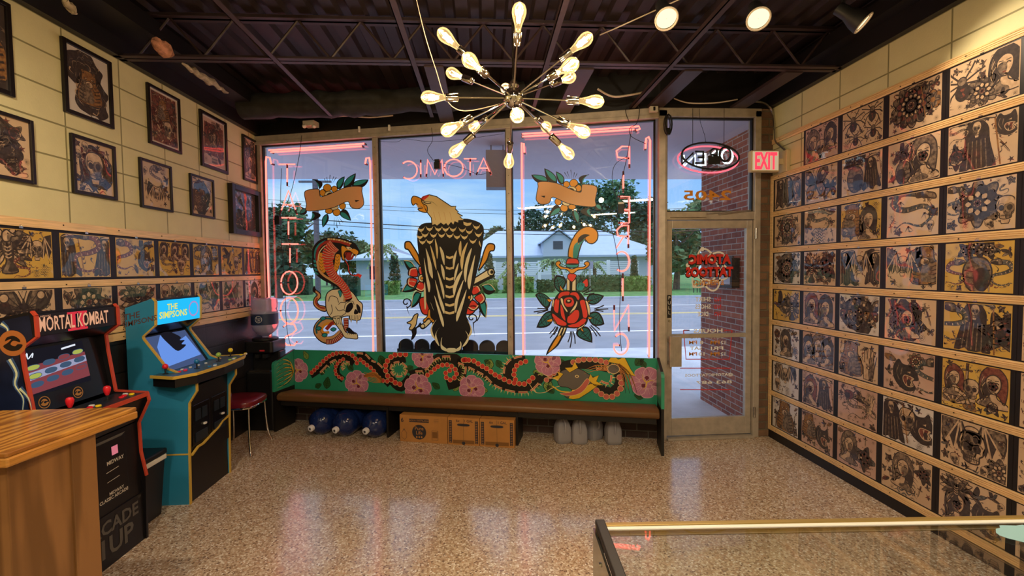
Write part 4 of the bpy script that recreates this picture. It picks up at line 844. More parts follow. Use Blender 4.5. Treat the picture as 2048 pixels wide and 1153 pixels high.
for r_ in range(1, 8):
    yc = C0-5.5*PITCH_; flash_sheet((XR-.002, yc, (RZ[r_]+RZ[r_+1])/2), (0, -1, 0), 'tattoo flash sheet cut by the picture edge, right wall, %s row' % RNAME[r_], 'flash sheets on the right wall', [('girl', .3, .5, .8), ('rose', .75, .5, .6)], 300+r_, 'paper_cream')
for k, z in enumerate(RZ): rail(31+k, (XR-.002, 4.262 if k else 4.25, 0), (0, -1, 0), z, 2.6)
m_ = MB().bbox((XR-.02, 4.228, RZ[8]-.023), (XR-.002, 4.262, RZ[1]+.02)); struct('trim_40', m_, 'pine')
# left wall rows: +u runs away from the viewer
LU = Vector((.0242, 1, 0)).normalized()
def lwp(y, z, d=0): return Vector((XL(y)+d, y, z))
struct('trim_41', MB().hexa([lwp(1.6, 1.295, 0), lwp(5.33, 1.295, 0), lwp(5.33, 1.295, .002), lwp(1.6, 1.295, .002), lwp(1.6, 1.94, 0), lwp(5.33, 1.94, 0), lwp(5.33, 1.94, .002), lwp(1.6, 1.94, .002)]), 'black_paint')
for n_, z, h in ((42, 1.955, .05), (43, 1.604, .042), (44, 1.277, .04), (45, 1.225, .05)): rail(n_, lwp(1.6, 0, .0), LU, z, 3.72, h, grooves=False)
LW = {(0, 0): ('two winged fighters and a snake', [('eagle', .3, .6, .9), ('batwing', .75, .55, .8), ('snake', .5, .2, .5)], 'paper_gold'), (0, 1): ('a huge grey cobra between figures', [('snake', .52, .52, 1.15), ('reaper', .14, .5, .9), ('reaper', .88, .5, .9)], 'paper_gold'),
 (0, 2): ('a horse rider and blue bat', [('panther', .72, .4, .6), ('bird', .65, .8, .5), ('snake', .2, .5, .9)], 'paper_gold'), (0, 3): ('three rows of small busts', [('girl', .15, .75, .5), ('girl', .5, .75, .5), ('girl', .85, .75, .5), ('dragon', .25, .28, .5), ('skull', .7, .28, .5)], 'paper_gold'),
 (0, 4): ('a pin-up, ship and snake', [('girl', .5, .5, .9), ('ship', .85, .7, .5), ('snake', .2, .5, .9)], 'paper_gold'), (0, 5): ('dark birds and heads', [('bird', .3, .7, .6), ('skull', .7, .4, .5)], 'paper_gold'), (0, 6): ('four thin standing figures', [('reaper', .2, .5, .8), ('dagger', .45, .5, .8), ('reaper', .75, .5, .8)], 'paper_gold'),
 (1, 0): ('a winged nude with butterfly wings', [('butterfly', .5, .55, 1.15), ('girl', .5, .4, .6)], 'paper_cream'), (1, 1): ('a masked woman in a feather headdress', [('mandala', .5, .65, .9), ('girl', .5, .45, .85)], 'paper_cream'), (1, 2): ('an eagle over leaves', [('eagle', .5, .6, 1.0)], 'paper_pink'),
 (1, 3): ('round framed faces', [('mandala', .5, .4, .8), ('skull', .15, .7, .5), ('skull', .85, .7, .5)], 'paper_cream'), (1, 4): ('a bull and a bottle', [('panther', .35, .7, .6), ('vase', .78, .6, .7), ('dragon', .4, .25, .5)], 'paper_cream'), (1, 5): ('crossed tools and a red face', [('heart', .5, .5, .8), ('girl', .2, .6, .5)], 'paper_pink'), (1, 6): ('tight grey lettering and heads', [('girl', .5, .5, .8), ('rose', .2, .3, .4)], 'paper_white')}
for (r_, c_), (words, spec, paper) in LW.items():
    yc = 5.135-(6-c_)*.4062; zc = (1.778, 1.442)[r_]
    flash_sheet(lwp(yc, zc, .002), LU, 'tattoo flash sheet with %s, left wall, %s row' % (words, ('upper', 'lower')[r_]), 'flash sheets on the left wall', spec, 500+r_*10+c_, paper, bh=.286, ph=.27)
for r_, c_ in ((0, -1), (1, -1)):
    yc = 5.135-(6-c_)*.4062; flash_sheet(lwp(yc, (1.778, 1.442)[r_], .002), LU, 'tattoo flash sheet cut by the left picture edge, %s row' % ('upper', 'lower')[r_], 'flash sheets on the left wall', [('eagle', .5, .5, .9)], 700+r_, 'paper_gold', bh=.286, ph=.27)
# framed pictures on the left wall
mat('frame_black', '#17110f', .35)
def framed(y0, y1, z0, z1, lab, spec, seed, paper='paper_cream', bw=.026, mt=0, matc='paper_white', depth=.022, tilt=0, dens=1):
    c = lwp((y0+y1)/2, (z0+z1)/2, 0); w, h = y1-y0, z1-z0; v = Vector((0, 0, 1)); n = LU.cross(v).normalized()
    t = thing('framed_print', lab, 'framed picture', c, group='black framed prints on the left wall')
    def P(a, b, d): return c+LU*a+v*b+n*d
    m_ = MB()
    for a0, a1, b0, b1 in ((-w/2, -w/2+bw, -h/2, h/2), (w/2-bw, w/2, -h/2, h/2), (-w/2+bw, w/2-bw, -h/2, -h/2+bw), (-w/2+bw, w/2-bw, h/2-bw, h/2)):
        m_.hexa([P(a, b, d) for d in (.001, depth) for a, b in ((a0, b0), (a1, b0), (a1, b1), (a0, b1))])
    obj('frame', m_, 'frame_black', t, world=True, bevel=.003)
    iw, ih = w-2*bw, h-2*bw
    m_ = MB().hexa([P(a, b, d) for d in (.001, .009) for a, b in ((-iw/2, -ih/2), (iw/2, -ih/2), (iw/2, ih/2), (-iw/2, ih/2))]); obj('mount' if mt else 'print', m_, matc if mt else paper, t, world=True)
    if mt:
        iw -= 2*mt; ih -= 2*mt; m_ = MB().hexa([P(a, b, d) for d in (.009, .0095) for a, b in ((-iw/2, -ih/2), (iw/2, -ih/2), (iw/2, ih/2), (-iw/2, ih/2))]); obj('print', m_, paper, t, world=True)
    sheet_art(iw, ih, spec, seed, dens).build('drawing', FM, frame_fn(P(0, 0, .0096), LU, v, n), t, eps=.00012)
framed(2.35, 2.705, 2.63, 3.13, 'black framed print at the top, cut by the left picture edge', [('tiger', .5, .5, .8)], 1, 'paper_dark')
framed(3.0, 3.36, 2.657, 3.112, 'tall black framed print of a yellow tiger on pale paper', [('cloud', .42, .68, .62), ('cloud', .58, .32, .62), ('tiger', .52, .46, .5)], 2, 'paper_white', .026, dens=0)
framed(3.685, 4.043, 2.656, 3.112, 'black framed print of a red armoured warrior crowded with masks', [('panel', .5, .66, .62), ('panel', .5, .34, .62), ('skull', .62, .3, .34), ('tiger', .45, .68, .4)], 3, 'paper_pink', .022, mt=.012)
p_ = framed(4.304, 4.71, 2.625, 3.128, 'black framed poster of a woman in a heart with bold lettering', [('panel', .5, .55, .62), ('heart', .5, .60, .55), ('girl', .5, .62, .36), ('bold', .5, .1, .2), ('bold', .5, .92, .14)], 4, 'paper_pink', .03, mt=.012)
framed(4.995, 5.275, 2.635, 3.11, 'black framed print top right nearest the window, kneeling figure', [('cloud', .5, .5, .8), ('butterfly', .5, .75, .4), ('girl', .5, .4, .6)], 5, 'paper_pink', .024)
framed(2.45, 2.797, 2.175, 2.535, 'black framed print of a windswept tree at the left picture edge', [('cloud', .35, .7, .62), ('cloud', .6, .45, .5), ('cloud', .7, .2, .3)], 6, 'paper_cream', .02)
framed(3.031, 3.361, 2.17, 2.54, 'black framed skull print with a red arch, under the tiger', [('panel', .5, .6, .5), ('cloud', .5, .5, .8), ('skull', .5, .48, .6), ('waves', .5, .15, .5)], 7, 'paper_cream', .022)
framed(3.578, 3.91, 2.155, 2.525, 'black framed print of a serpent on a winged vase', [('snake', .5, .68, .6), ('mandala', .5, .9, .2), ('batwing', .5, .27, .55)], 8, 'paper_cream', .02)
framed(4.138, 4.47, 2.162, 2.525, 'small black framed print of a dark wave, glass reflecting blue', [('cloud', .42, .45, .85), ('waves', .35, .3, .4)], 9, 'paper_cream', .02)
framed(4.712, 5.262, 2.052, 2.548, 'deep black box frame with a dense teal print by the window', [('cloud', .3, .5, 1.0), ('cloud', .72, .5, 1.0), ('dragon', .5, .5, .9)], 10, 'paper_teal', .05, depth=.05)
# ================================================================== PAINTING ON THE GLASS
def paintm(n, c): return mat('paint_'+n, c, .45)
paintm('black', '#17151c'); paintm('cream', '#f2ecca'); paintm('orange', '#f0aa36'); paintm('teal', '#2ba3ae'); paintm('red', '#ea4438'); paintm('tan', '#dcae74'); paintm('sand', '#ecd9a2'); paintm('teal_dark', '#1d717a'); paintm('maroon', '#a8332c'); paintm('banner', '#dfae7c')
PM = ['paint_black', 'paint_cream', 'paint_orange', 'paint_teal', 'paint_red', 'paint_tan', 'paint_sand', 'paint_teal_dark', 'paint_maroon', 'paint_banner']
K, CR, OR, TE, RE, TA, SA, TD, MA, BA = range(10)
def glass_fn(ox, oy, sc):
    def fn(x, y): return win(ox+x/sc, oy+y/sc) - WN*.004, WN
    return fn
def lf(A, P, tip, m=TE, w=8):
    """pointed leaf: base point, two belly points, tip"""
    (x0, y0), (a, b), (c, d) = P; A.poly([(x0, y0), (a, b), tip, (c, d)], K, 0, True)
    f = .86; cx, cy = (x0+tip[0])/2, (y0+tip[1])/2
    A.poly([(cx+(x-cx)*f, cy+(y-cy)*f) for x, y in ((x0, y0), (a, b), tip, (c*.6+cx*.4, d*.6+cy*.4))], m, 1, True)
def leaf2(A, b, s1, t, s2, m, f, k, half=True):
    c = ((b[0]+t[0])/2, (b[1]+t[1])/2); s1, s2 = (tuple((s[i]-c[i])*k+c[i] for i in (0, 1)) for s in (s1, s2))
    A.poly(bez(b, s1, t)+bez(t, s2, b), K, 0, False); A.line(bez(b, s1, t)+bez(t, s2, b), 8, K, 0, False, closed=True)
    S2 = tuple(s2[i]*.45+c[i]*.55 for i in (0, 1)) if half else s2
    A.poly([tuple(q[i]*f+c[i]*(1-f) for i in (0, 1)) for q in bez(b, s1, t)+bez(t, S2, b)], m, 1)
# eagle (crop frame 1017 x 1153 over the middle window)
A = Art()
for P in ([(235, 380), (240, 355), (268, 352), (290, 380), (325, 440), (335, 480), (345, 520), (300, 470), (262, 410), (240, 400)], [(845, 385), (835, 368), (800, 368), (775, 410), (755, 480), (735, 550), (790, 480), (812, 420), (838, 412)]): A.blob(P, OR, 0, 9, K)
for (b, s1, s2, t) in (((325, 560), (280, 490), (270, 570), (230, 480)), ((340, 640), (265, 620), (300, 690), (215, 690)), ((345, 700), (300, 690), (330, 770), (278, 800)), ((760, 650), (810, 640), (790, 720), (850, 682)), ((740, 730), (790, 760), (730, 800), (785, 868))):
    leaf2(A, b, s1, t, s2, TE, .84, 1.5)
    A.line([b, s1, t], 5, CR, 2)
for cx, cy, fl in ((335, 600, 1), (690, 730, -1)):
    for k in range(5):
        a = 1.4+k*1.25; A.blob([(cx+18*math.cos(a), cy+18*math.sin(a)), (cx+75*math.cos(a-.5), cy+75*math.sin(a-.5)), (cx+92*math.cos(a), cy+92*math.sin(a)), (cx+75*math.cos(a+.5), cy+75*math.sin(a+.5))], RE, 2, 8, K); A.line([(cx+70*math.cos(a-.5), cy+70*math.sin(a-.5)), (cx+84*math.cos(a), cy+84*math.sin(a)), (cx+70*math.cos(a+.5), cy+70*math.sin(a+.5))], 6, CR, 4)
    A.ell(cx+15*fl, cy, 24, 26, CR, 5, ow=7, om=K); A.ell(cx+17*fl, cy, 10, 12, OR, 7, ow=4, om=K)
A.blob([(335, 740), (350, 830), (390, 850), (440, 840), (400, 740)], RE, 1, 8, K); A.blob([(640, 800), (655, 845), (700, 835), (715, 790)], RE, 1, 8, K)
A.blob([(690, 610), (800, 540), (835, 535), (845, 560), (835, 585), (705, 660)], CR, 2, 9, K, sm=False); A.poly([(700, 640), (830, 575), (838, 590), (710, 662)], K, 4); A.ell(820, 558, 22, 24, CR, 4, ow=7, om=K); A.ell(826, 558, 11, 13, K, 6)
for cx, cy in ((245, 765), (690, 870)): A.line([(cx+(6+3.6*t)*math.cos(t*.85), cy+(6+3.4*t)*math.sin(t*.85)) for t in range(10)], 8, K, 3)
A.line([(248, 790), (255, 820), (268, 852)], 8, K, 2, taper=1); A.line([(700, 900), (703, 950), (710, 995)], 8, K, 2, taper=1); A.line([(725, 890), (745, 850), (742, 820)], 7, K, 2)
body = [(420, 225), (360, 232), (330, 262), (322, 320), (330, 420), (345, 520), (365, 640), (380, 740), (408, 830), (425, 900), (415, 960), (440, 1010), (480, 1060), (520, 1100), (580, 1104), (620, 1070), (660, 1010), (682, 960), (665, 890), (650, 850), (672, 760), (700, 650), (730, 520), (755, 400), (768, 300), (762, 245), (720, 215), (640, 198), (560, 220)]
A.blob(body, K, 6, 6, K)
for row, (y, xs, dy) in enumerate(((258, (345, 403, 463, 512, 562, 625, 672, 722), (5, 0, 2, 3, 4, 8, 20, -12)), (300, (338, 372, 430, 485, 540, 590, 640, 735), (12, 0, 2, 2, 4, 12, 14, -2)), (345, (355, 405, 697), (2, 0, -2)))):
    for x, d in zip(xs, dy):
        w = 27; A.poly([(x-w, y+d-14), (x-w*.6, y+d+12), (x, y+d+24), (x+w*.6, y+d+12), (x+w, y+d-14), (x+w*.55, y+d), (x, y+d+4), (x-w*.55, y+d)], SA, 8)
A.poly([(632, 215), (660, 225), (690, 222), (680, 240), (655, 246), (635, 236)], SA, 8)
for P in ([(440, 330), (460, 400), (455, 470), (445, 400)], [(408, 375), (440, 460), (450, 545), (428, 480)], [(378, 395), (415, 500), (425, 600), (400, 560), (388, 470)], [(365, 460), (385, 560), (408, 650), (398, 695), (380, 600)], [(472, 385), (500, 430), (505, 510), (488, 470)], [(480, 505), (503, 545), (505, 610), (490, 580)], [(455, 545), (485, 620), (503, 690), (500, 740), (480, 660)], [(440, 610), (475, 720), (503, 800), (500, 840), (470, 760)],
          [(435, 715), (480, 830), (500, 900), (495, 930), (470, 860)], [(370, 625), (378, 700), (380, 790), (370, 808), (364, 700)], [(408, 760), (425, 800), (430, 818)], [(615, 345), (600, 400), (612, 455), (620, 400)], [(662, 355), (625, 420), (612, 490), (625, 545), (640, 440)], [(690, 395), (655, 460), (636, 560), (648, 628), (662, 520)], [(712, 440), (680, 540), (660, 620), (675, 675), (695, 560)], [(588, 410), (562, 470), (565, 540), (578, 480)], [(600, 495), (575, 555), (570, 620), (590, 560)],
          [(628, 548), (590, 590), (562, 660), (570, 720), (590, 650)], [(635, 610), (592, 700), (572, 780), (582, 835), (600, 740)], [(655, 675), (615, 770), (585, 850), (590, 893), (625, 800)], [(742, 345), (750, 370), (752, 388), (738, 365)]): A.poly(P, CR if P[0][1] > 380 else SA, 8, True)
for y, w in ((452, 25), (525, 28), (598, 28), (652, 28), (718, 30), (775, 32), (828, 34)): A.poly([(540-w, y-7), (540, y+3), (540+w, y-7), (540+w*.9, y+11), (540, y+18), (540-w*.9, y+11)], SA, 8)
for P in ([(450, 880), (420, 940), (438, 1010), (415, 985), (412, 935)], [(470, 935), (448, 980), (470, 1060), (440, 1020), (445, 975)], [(488, 1000), (486, 1050), (520, 1080), (520, 1096), (484, 1080), (478, 1040)], [(525, 1076), (578, 1076), (578, 1102), (525, 1102)], [(612, 1028), (610, 1060), (585, 1080), (585, 1096), (612, 1085), (620, 1050)], [(645, 955), (662, 1000), (625, 1065), (655, 1045), (672, 1000)], [(660, 885), (682, 945), (660, 1005), (690, 975), (688, 935)]): A.poly(P, CR, 8, True)
A.blob([(395, 815), (408, 815), (412, 860), (438, 890), (420, 900), (395, 870), (372, 900), (360, 885), (388, 858)], OR, 9, 6, K); A.blob([(345, 920), (405, 872), (420, 888), (375, 935), (350, 942)], CR, 8, 7, K); A.ell(357, 925, 15, 14, CR, 10, ow=6, om=K)
A.blob([(252, 900), (280, 885), (300, 850), (325, 842), (318, 880), (310, 920), (285, 950), (265, 945), (278, 915), (258, 908)], SA, 8, 7, K); A.blob([(282, 950), (320, 925), (340, 900), (350, 925), (318, 940), (315, 975), (295, 1010), (278, 1018), (285, 980)], K, 7)
head = [(385, 150), (348, 75), (362, 45), (400, 33), (450, 45), (510, 85), (550, 112), (583, 112), (578, 130), (600, 150), (590, 155), (628, 178), (608, 182), (638, 205), (600, 208), (598, 225), (575, 215), (565, 238), (550, 220), (530, 245), (515, 228), (500, 240), (480, 225), (455, 245), (440, 235), (420, 240), (415, 190)]
A.blob(head, SA, 10, 6, K, sm=False); A.poly([(345, 60), (362, 42), (400, 36), (385, 55), (358, 72)], RE, 11, True)
A.blob([(345, 60), (300, 42), (283, 55), (280, 80), (292, 105), (310, 92), (330, 108), (358, 122), (325, 128), (335, 142), (362, 152), (386, 150), (385, 110), (355, 90)], OR, 11, 6, K); A.poly([(300, 92), (332, 105), (360, 122), (325, 122), (318, 108)], TA, 13)
A.line([(352, 68), (378, 80), (420, 82), (455, 108)], 6, K, 14, taper=1); A.line([(360, 82), (385, 92), (415, 88)], 6, K, 14); A.poly([(362, 72), (388, 80), (412, 82), (388, 90), (366, 84)], CR, 13, True)
for x in (430, 465, 500, 540): A.line([(x, 150), (x+14, 205)], 2.5, TA, 12)
tag(A.build('window_painting', PM, glass_fn(740, 380, 3.39), eps=.0002), 'painted black eagle with cream head, roses and branch on the middle window', 'window painting')
# cobra and skull (673 x 1153, scale 4.807)
A = Art()
A.blob([(135, 545), (148, 575), (190, 610), (195, 650), (165, 690), (185, 725), (240, 740), (245, 785), (180, 770), (130, 720), (135, 660), (165, 625), (125, 590)], TA, 0, 9, K); A.line([(165, 655), (150, 700), (190, 745), (238, 755)], 14, MA, 2); A.poly([(135, 545), (125, 590), (145, 605), (150, 580)], K, 2)
A.line([(330, 880), (240, 870), (170, 930), (170, 1000), (240, 1060), (330, 1050), (400, 990)], 74, K, 1); A.line([(330, 880), (240, 870), (172, 930), (172, 1000), (240, 1056), (330, 1046), (395, 985)], 58, TA, 2); A.line([(320, 862), (235, 855), (160, 925), (160, 1000)], 18, TD, 3); A.line([(345, 905), (255, 905), (210, 950), (225, 990), (280, 985)], 26, OR, 3)
for x, y in ((220, 855), (178, 950), (235, 1015), (320, 960)): A.blob([(x-28, y), (x, y-20), (x+28, y-4), (x, y+18)], TE, 4, 6, K)
Q = smoothp([(250, 1080), (310, 1075), (370, 1040), (415, 990), (440, 930), (440, 850)], False, 4); A.line(Q, 50, K, 4, False); A.line(Q, 40, MA, 5, False)
for i in range(1, len(Q)-1): a, b = Q[i-1], Q[i+1]; d = math.hypot(b[0]-a[0], b[1]-a[1]); nx, ny = -(b[1]-a[1])/d*19, (b[0]-a[0])/d*19; A.line([(Q[i][0]-nx, Q[i][1]-ny), (Q[i][0]+nx, Q[i][1]+ny)], 4, CR, 6, False)
A.line([(250, 960), (300, 905), (325, 895)], 34, MA, 4)
skull = [(245, 700), (255, 620), (300, 580), (360, 570), (430, 570), (490, 590), (535, 640), (560, 680), (595, 710), (600, 760), (582, 850), (560, 870), (478, 862), (470, 830), (420, 835), (380, 850), (330, 850), (290, 840), (255, 780)]
A.blob(skull, CR, 8, 9, K)
A.blob([(310, 850), (350, 830), (400, 835), (400, 880), (420, 950), (450, 990), (520, 990), (548, 1005), (550, 1050), (480, 1045), (430, 1035), (395, 980), (350, 920)], CR, 7, 8, K)
for P in ([(440, 770), (455, 725), (495, 700), (510, 740), (480, 785), (450, 795)], [(545, 715), (575, 745), (580, 800), (560, 790), (545, 750)], [(535, 765), (560, 800), (525, 812), (520, 790)]): A.blob(P, K, 10, 3, K)
A.line([(425, 760), (440, 710), (500, 685), (520, 720)], 6, K, 10); A.line([(370, 700), (350, 650), (290, 640), (275, 690)], 6, K, 10); A.line([(300, 720), (310, 780), (290, 820)], 6, K, 10); A.line([(370, 720), (390, 700), (440, 700)], 6, K, 10); A.line([(340, 740), (370, 780), (420, 770), (440, 800), (380, 840)], 6, K, 10)
for k in range(7): A.line([(478+15*k, 822), (480+14*k, 860)], 4, K, 10, False)
for x, y, h in ((490, 862, 34), (545, 868, 44)): A.poly([(x-8, y), (x+8, y), (x+2, y+h)], CR, 10); A.line([(x-8, y), (x+2, y+h), (x+8, y)], 4, K, 11, False)
for x in (350, 385): A.line([(x, 850), (x+12, 910)], 22, K, 9); A.line([(x, 850), (x+12, 905)], 14, CR, 10)
for k in range(5): A.line([(455+20*k, 985), (460+18*k, 1010)], 4, K, 10, False)
A.poly([(440, 960), (470, 940), (510, 975), (540, 1000), (480, 1000)], K, 9, True)
hood = [(120, 260), (122, 190), (165, 120), (240, 82), (330, 78), (430, 92), (520, 130), (555, 175), (565, 215), (545, 245), (510, 235), (470, 215), (445, 225), (430, 285), (405, 290), (392, 240), (380, 330), (355, 400), (360, 450), (410, 510), (460, 570), (498, 660), (430, 690), (415, 620), (370, 560), (300, 520), (220, 480), (150, 420), (120, 340)]
A.blob(hood, K, 11, 7, K)
A.poly([(135, 270), (140, 195), (180, 135), (250, 95), (220, 120), (165, 180), (155, 270)], TE, 13, True)
A.line([(160, 300), (165, 210), (210, 140), (300, 108), (400, 120), (480, 150)], 26, MA, 13); A.line([(172, 300), (185, 220), (240, 155), (315, 140)], 9, CR, 15)
for k in range(9): a = k/8; A.poly([(265+26*k, 80+5*k*a), (288+26*k, 82+6*k*a), (283+26*k, 98+5*k*a), (262+26*k, 96+5*k*a)], TA if k % 2 else SA, 14)
for y in (290, 330, 370, 405): A.poly([(128, y), (150, y-4), (158+(y-290)*.2, y+24), (134+(y-290)*.2, y+26)], TE, 13)
A.line([(165, 300), (180, 380), (230, 440), (310, 490), (380, 540), (425, 610), (425, 690)], 22, TA, 13)
A.poly([(180, 240), (215, 225), (235, 300), (245, 395), (215, 410), (185, 350)], OR, 13, True); A.poly([(345, 240), (385, 245), (385, 320), (355, 395), (325, 400), (335, 310)], OR, 13, True)
for k in range(5):
    for x0, w in ((186, 40), (340, 36)): A.line([(x0, 250+32*k), (x0+w/2, 268+32*k), (x0+w, 250+32*k)], 4, K, 15, False)
Q = smoothp([(330, 150), (285, 200), (268, 280), (285, 380), (330, 450), (390, 510), (440, 580), (470, 665)], False, 4); W_ = [62, 60, 46, 42, 38, 36, 36, 36]
for i in range(len(Q)-1):
    t = i/(len(Q)-1)*7; w = W_[int(t)]; a, b = Q[max(0, i-1)], Q[i+1]; d = math.hypot(b[0]-a[0], b[1]-a[1]); nx, ny = -(b[1]-a[1])/d*w, (b[0]-a[0])/d*w
    A.poly([(Q[i][0]-nx, Q[i][1]-ny), (Q[i][0]+nx, Q[i][1]+ny), (Q[i+1][0]+nx, Q[i+1][1]+ny), (Q[i+1][0]-nx, Q[i+1][1]-ny)], RE, 16); A.line([(Q[i][0]-nx, Q[i][1]-ny), (Q[i][0]+(b[0]-a[0])*.15, Q[i][1]+9), (Q[i][0]+nx, Q[i][1]+ny)], 4, CR, 17); A.line([(Q[i][0]-nx, Q[i][1]-ny+5), (Q[i][0]+nx, Q[i][1]+ny+5)], 3, K, 17, False)
A.blob([(400, 155), (430, 160), (460, 185), (520, 180), (560, 205), (555, 235), (520, 235), (480, 205), (440, 205), (420, 240), (428, 280), (408, 285), (395, 200)], OR, 14, 6, K); A.poly([(445, 165), (480, 168), (500, 185), (465, 190)], CR, 16, True); A.ell(480, 180, 5, 5, K, 17)
A.poly([(430, 225), (470, 212), (520, 235), (500, 285), (450, 290)], MA, 12, True)
for P in ([(500, 225), (515, 232), (488, 272)], [(535, 235), (550, 238), (525, 285)], [(425, 285), (440, 288), (436, 265)]): A.poly(P, CR, 16); A.line(P+[P[0]], 3, K, 17, False)
A.line([(430, 290), (460, 340), (465, 400), (500, 435), (560, 430)], 13, K, 12); A.line([(435, 295), (463, 345), (470, 400), (505, 438), (560, 432)], 6, RE, 13); A.poly([(555, 420), (595, 435), (578, 468), (560, 448), (520, 445)], RE, 13)
A.blob([(365, 590), (390, 585), (400, 620), (385, 650), (375, 620)], TE, 10, 4, K)
tag(A.build('window_painting', PM, glass_fn(600, 460, 4.807), eps=.0002), 'painted red and teal cobra winding through a cream skull, left window', 'window painting')
def banner(A, mir):
    # written for the left one, scale 8.87
    L = [((430, 430), (370, 290), (480, 310), (305, 260)), ((760, 430), (740, 300), (840, 380), (875, 205)), ((860, 400), (900, 260), (1010, 370), (1075, 150)), ((1010, 370), (1090, 280), (1190, 400), (1300, 262)), ((200, 780), (120, 780), (190, 870), (85, 870)), ((300, 830), (300, 920), (460, 900), (255, 1005)), ((570, 870), (480, 950), (590, 980), (490, 1110)), ((800, 830), (820, 920), (910, 800), (990, 990))]
    for b, s1, s2, t in L:
        s1, s2 = (tuple((s[i]-(b[i]+t[i])/2)*1.5+(b[i]+t[i])/2 for i in (0, 1)) for s in (s1, s2))
        leaf2(A, b, s1, t, s2, TE, .84, 1.25)
    for x, y in ((620, 175), (560, 220), (515, 240), (685, 205), (730, 220)): A.line([(x, y), (590+(x-590)*.5, 330)], 13, K, 1, taper=1)
    for x, y in ((690, 1060), (745, 1120), (795, 1060), (845, 1020)): A.line([(x, y), (700+(x-700)*.5, 930)], 13, K, 1, taper=1)
    for x, y, rx, ry in ((570, 410, 72, 70), (490, 495, 58, 60), (695, 430, 55, 56), (600, 820, 66, 48), (735, 840, 66, 66), (840, 730, 56, 60)): A.ell(x, y, rx, ry, OR, 3, ow=11, om=K)
    A.ell(590, 510, 68, 42, CR, 5, rot=-.3, ow=10, om=K); A.ell(610, 520, 50, 26, K, 7, rot=-.3); A.ell(705, 765, 68, 34, CR, 5, rot=-.3, ow=10, om=K)
    A.blob([(165, 520), (200, 455), (330, 430), (430, 440), (445, 560), (540, 545), (700, 480), (860, 410), (1030, 380), (1180, 390), (1185, 470), (1210, 600), (1215, 700), (1150, 770), (1050, 775), (985, 740), (950, 660), (880, 665), (700, 750), (480, 800), (205, 815), (200, 700)], BA, 8, 12, K)
    A.line([(430, 440), (435, 500), (450, 562)], 9, K, 10); A.poly([(1060, 625), (1145, 630), (1075, 662)], K, 10)
A = Art(); banner(A, 0)
tag(A.build('window_painting', PM, glass_fn(590, 330, 8.87), eps=.0002), 'painted tan scroll banner with orange flowers above the cobra, left window', 'window painting')
A = Art(); A.push(1430, -85, -1*8.235/8.87*1.03, 8.235/8.87*1.02, 0); banner(A, 1); A.pop()
tag(A.build('window_painting', PM, glass_fn(1040, 330, 8.235), eps=.0002), 'painted tan scroll banner with orange flowers above the dagger, right window', 'window painting')
# dagger through a rose (659 x 1153, scale 4.119)
A = Art()
LV = [((170, 660), (100, 610), (130, 720), (45, 620)), ((190, 760), (120, 780), (160, 860), (55, 888)), ((250, 600), (205, 540), (290, 500), (215, 460)), ((470, 680), (500, 620), (540, 690), (608, 628)), ((480, 780), (560, 770), (520, 860), (610, 860)), ((400, 900), (400, 960), (480, 900), (512, 1012)), ((395, 560), (400, 520), (440, 560), (420, 480))]
LV = [(b, tuple((s1[i]-(b[i]+t[i])/2)*1.45+(b[i]+t[i])/2 for i in (0, 1)), tuple((s2[i]-(b[i]+t[i])/2)*1.45+(b[i]+t[i])/2 for i in (0, 1)), t) for b, s1, s2, t in LV]
for b, s1, s2, t in LV:
    leaf2(A, b, s1, t, s2, TD, .84, 1.5, False); A.line([b, t], 5, K, 3, False)
    for k in (.3, .5, .7):
        m0 = (b[0]+(t[0]-b[0])*k, b[1]+(t[1]-b[1])*k)
        for s in (s1, s2): A.line([m0, (m0[0]*.45+s[0]*.55+(t[0]-b[0])*.1, m0[1]*.45+s[1]*.55+(t[1]-b[1])*.1)], 4, K, 3, False)
for P in (((30, 760), (150, 740)), ((60, 770), (150, 745)), ((60, 730), (150, 735)), ((645, 735), (540, 740)), ((610, 705), (530, 735)), ((605, 755), (530, 745)), ((330, 1055), (345, 920)), ((312, 1010), (335, 920)), ((372, 1022), (355, 920)), ((165, 975), (225, 880)), ((195, 950), (230, 885)), ((160, 940), (210, 880)), ((580, 960), (500, 870)), ((550, 960), (490, 880)), ((575, 905), (510, 860)), ((500, 550), (430, 600)), ((520, 575), (440, 610)), ((530, 605), (440, 620))): A.line([P[0], ((P[0][0]+P[1][0])/2+5, (P[0][1]+P[1][1])/2), P[1]], 9, K, 1, taper=0)
A.blob([(430, 520), (470, 485), (480, 540), (460, 555)], RE, 2, 6, K); A.line([(470, 470), (480, 490), (500, 480)], 5, K, 3); A.poly([(385, 570), (400, 520), (450, 530), (430, 580)], TE, 3, True)
A.blob([(300, 480), (385, 480), (385, 600), (300, 600)], K, 2, 0, 0, False); A.blob([(315, 450), (345, 440), (380, 455), (375, 480), (345, 512), (310, 480)], RE, 5, 6, K); A.poly([(306, 482), (325, 500), (325, 590), (306, 590)], CR, 4); A.poly([(375, 490), (350, 515), (347, 590), (375, 590)], CR, 4)
A.blob([(330, 310), (315, 300), (320, 240), (345, 170), (390, 100), (450, 60), (510, 60), (555, 100), (555, 160), (520, 195), (480, 190), (455, 165), (430, 190), (405, 260), (385, 325)], OR, 5, 9, K); A.poly([(355, 310), (362, 215), (400, 180), (395, 205), (430, 160), (450, 165), (420, 200), (400, 260), (385, 320)], TE, 7, True)
A.poly([(395, 190), (400, 150), (440, 120), (490, 125), (450, 150), (430, 175)], K, 8, True); A.line([(490, 125), (455, 145), (460, 185)], 7, K, 9)
A.blob([(302, 340), (320, 318), (380, 320), (400, 340), (395, 365), (305, 365)], RE, 8, 8, K); A.blob([(300, 365), (395, 365), (385, 392), (310, 392)], TE, 8, 7, K)
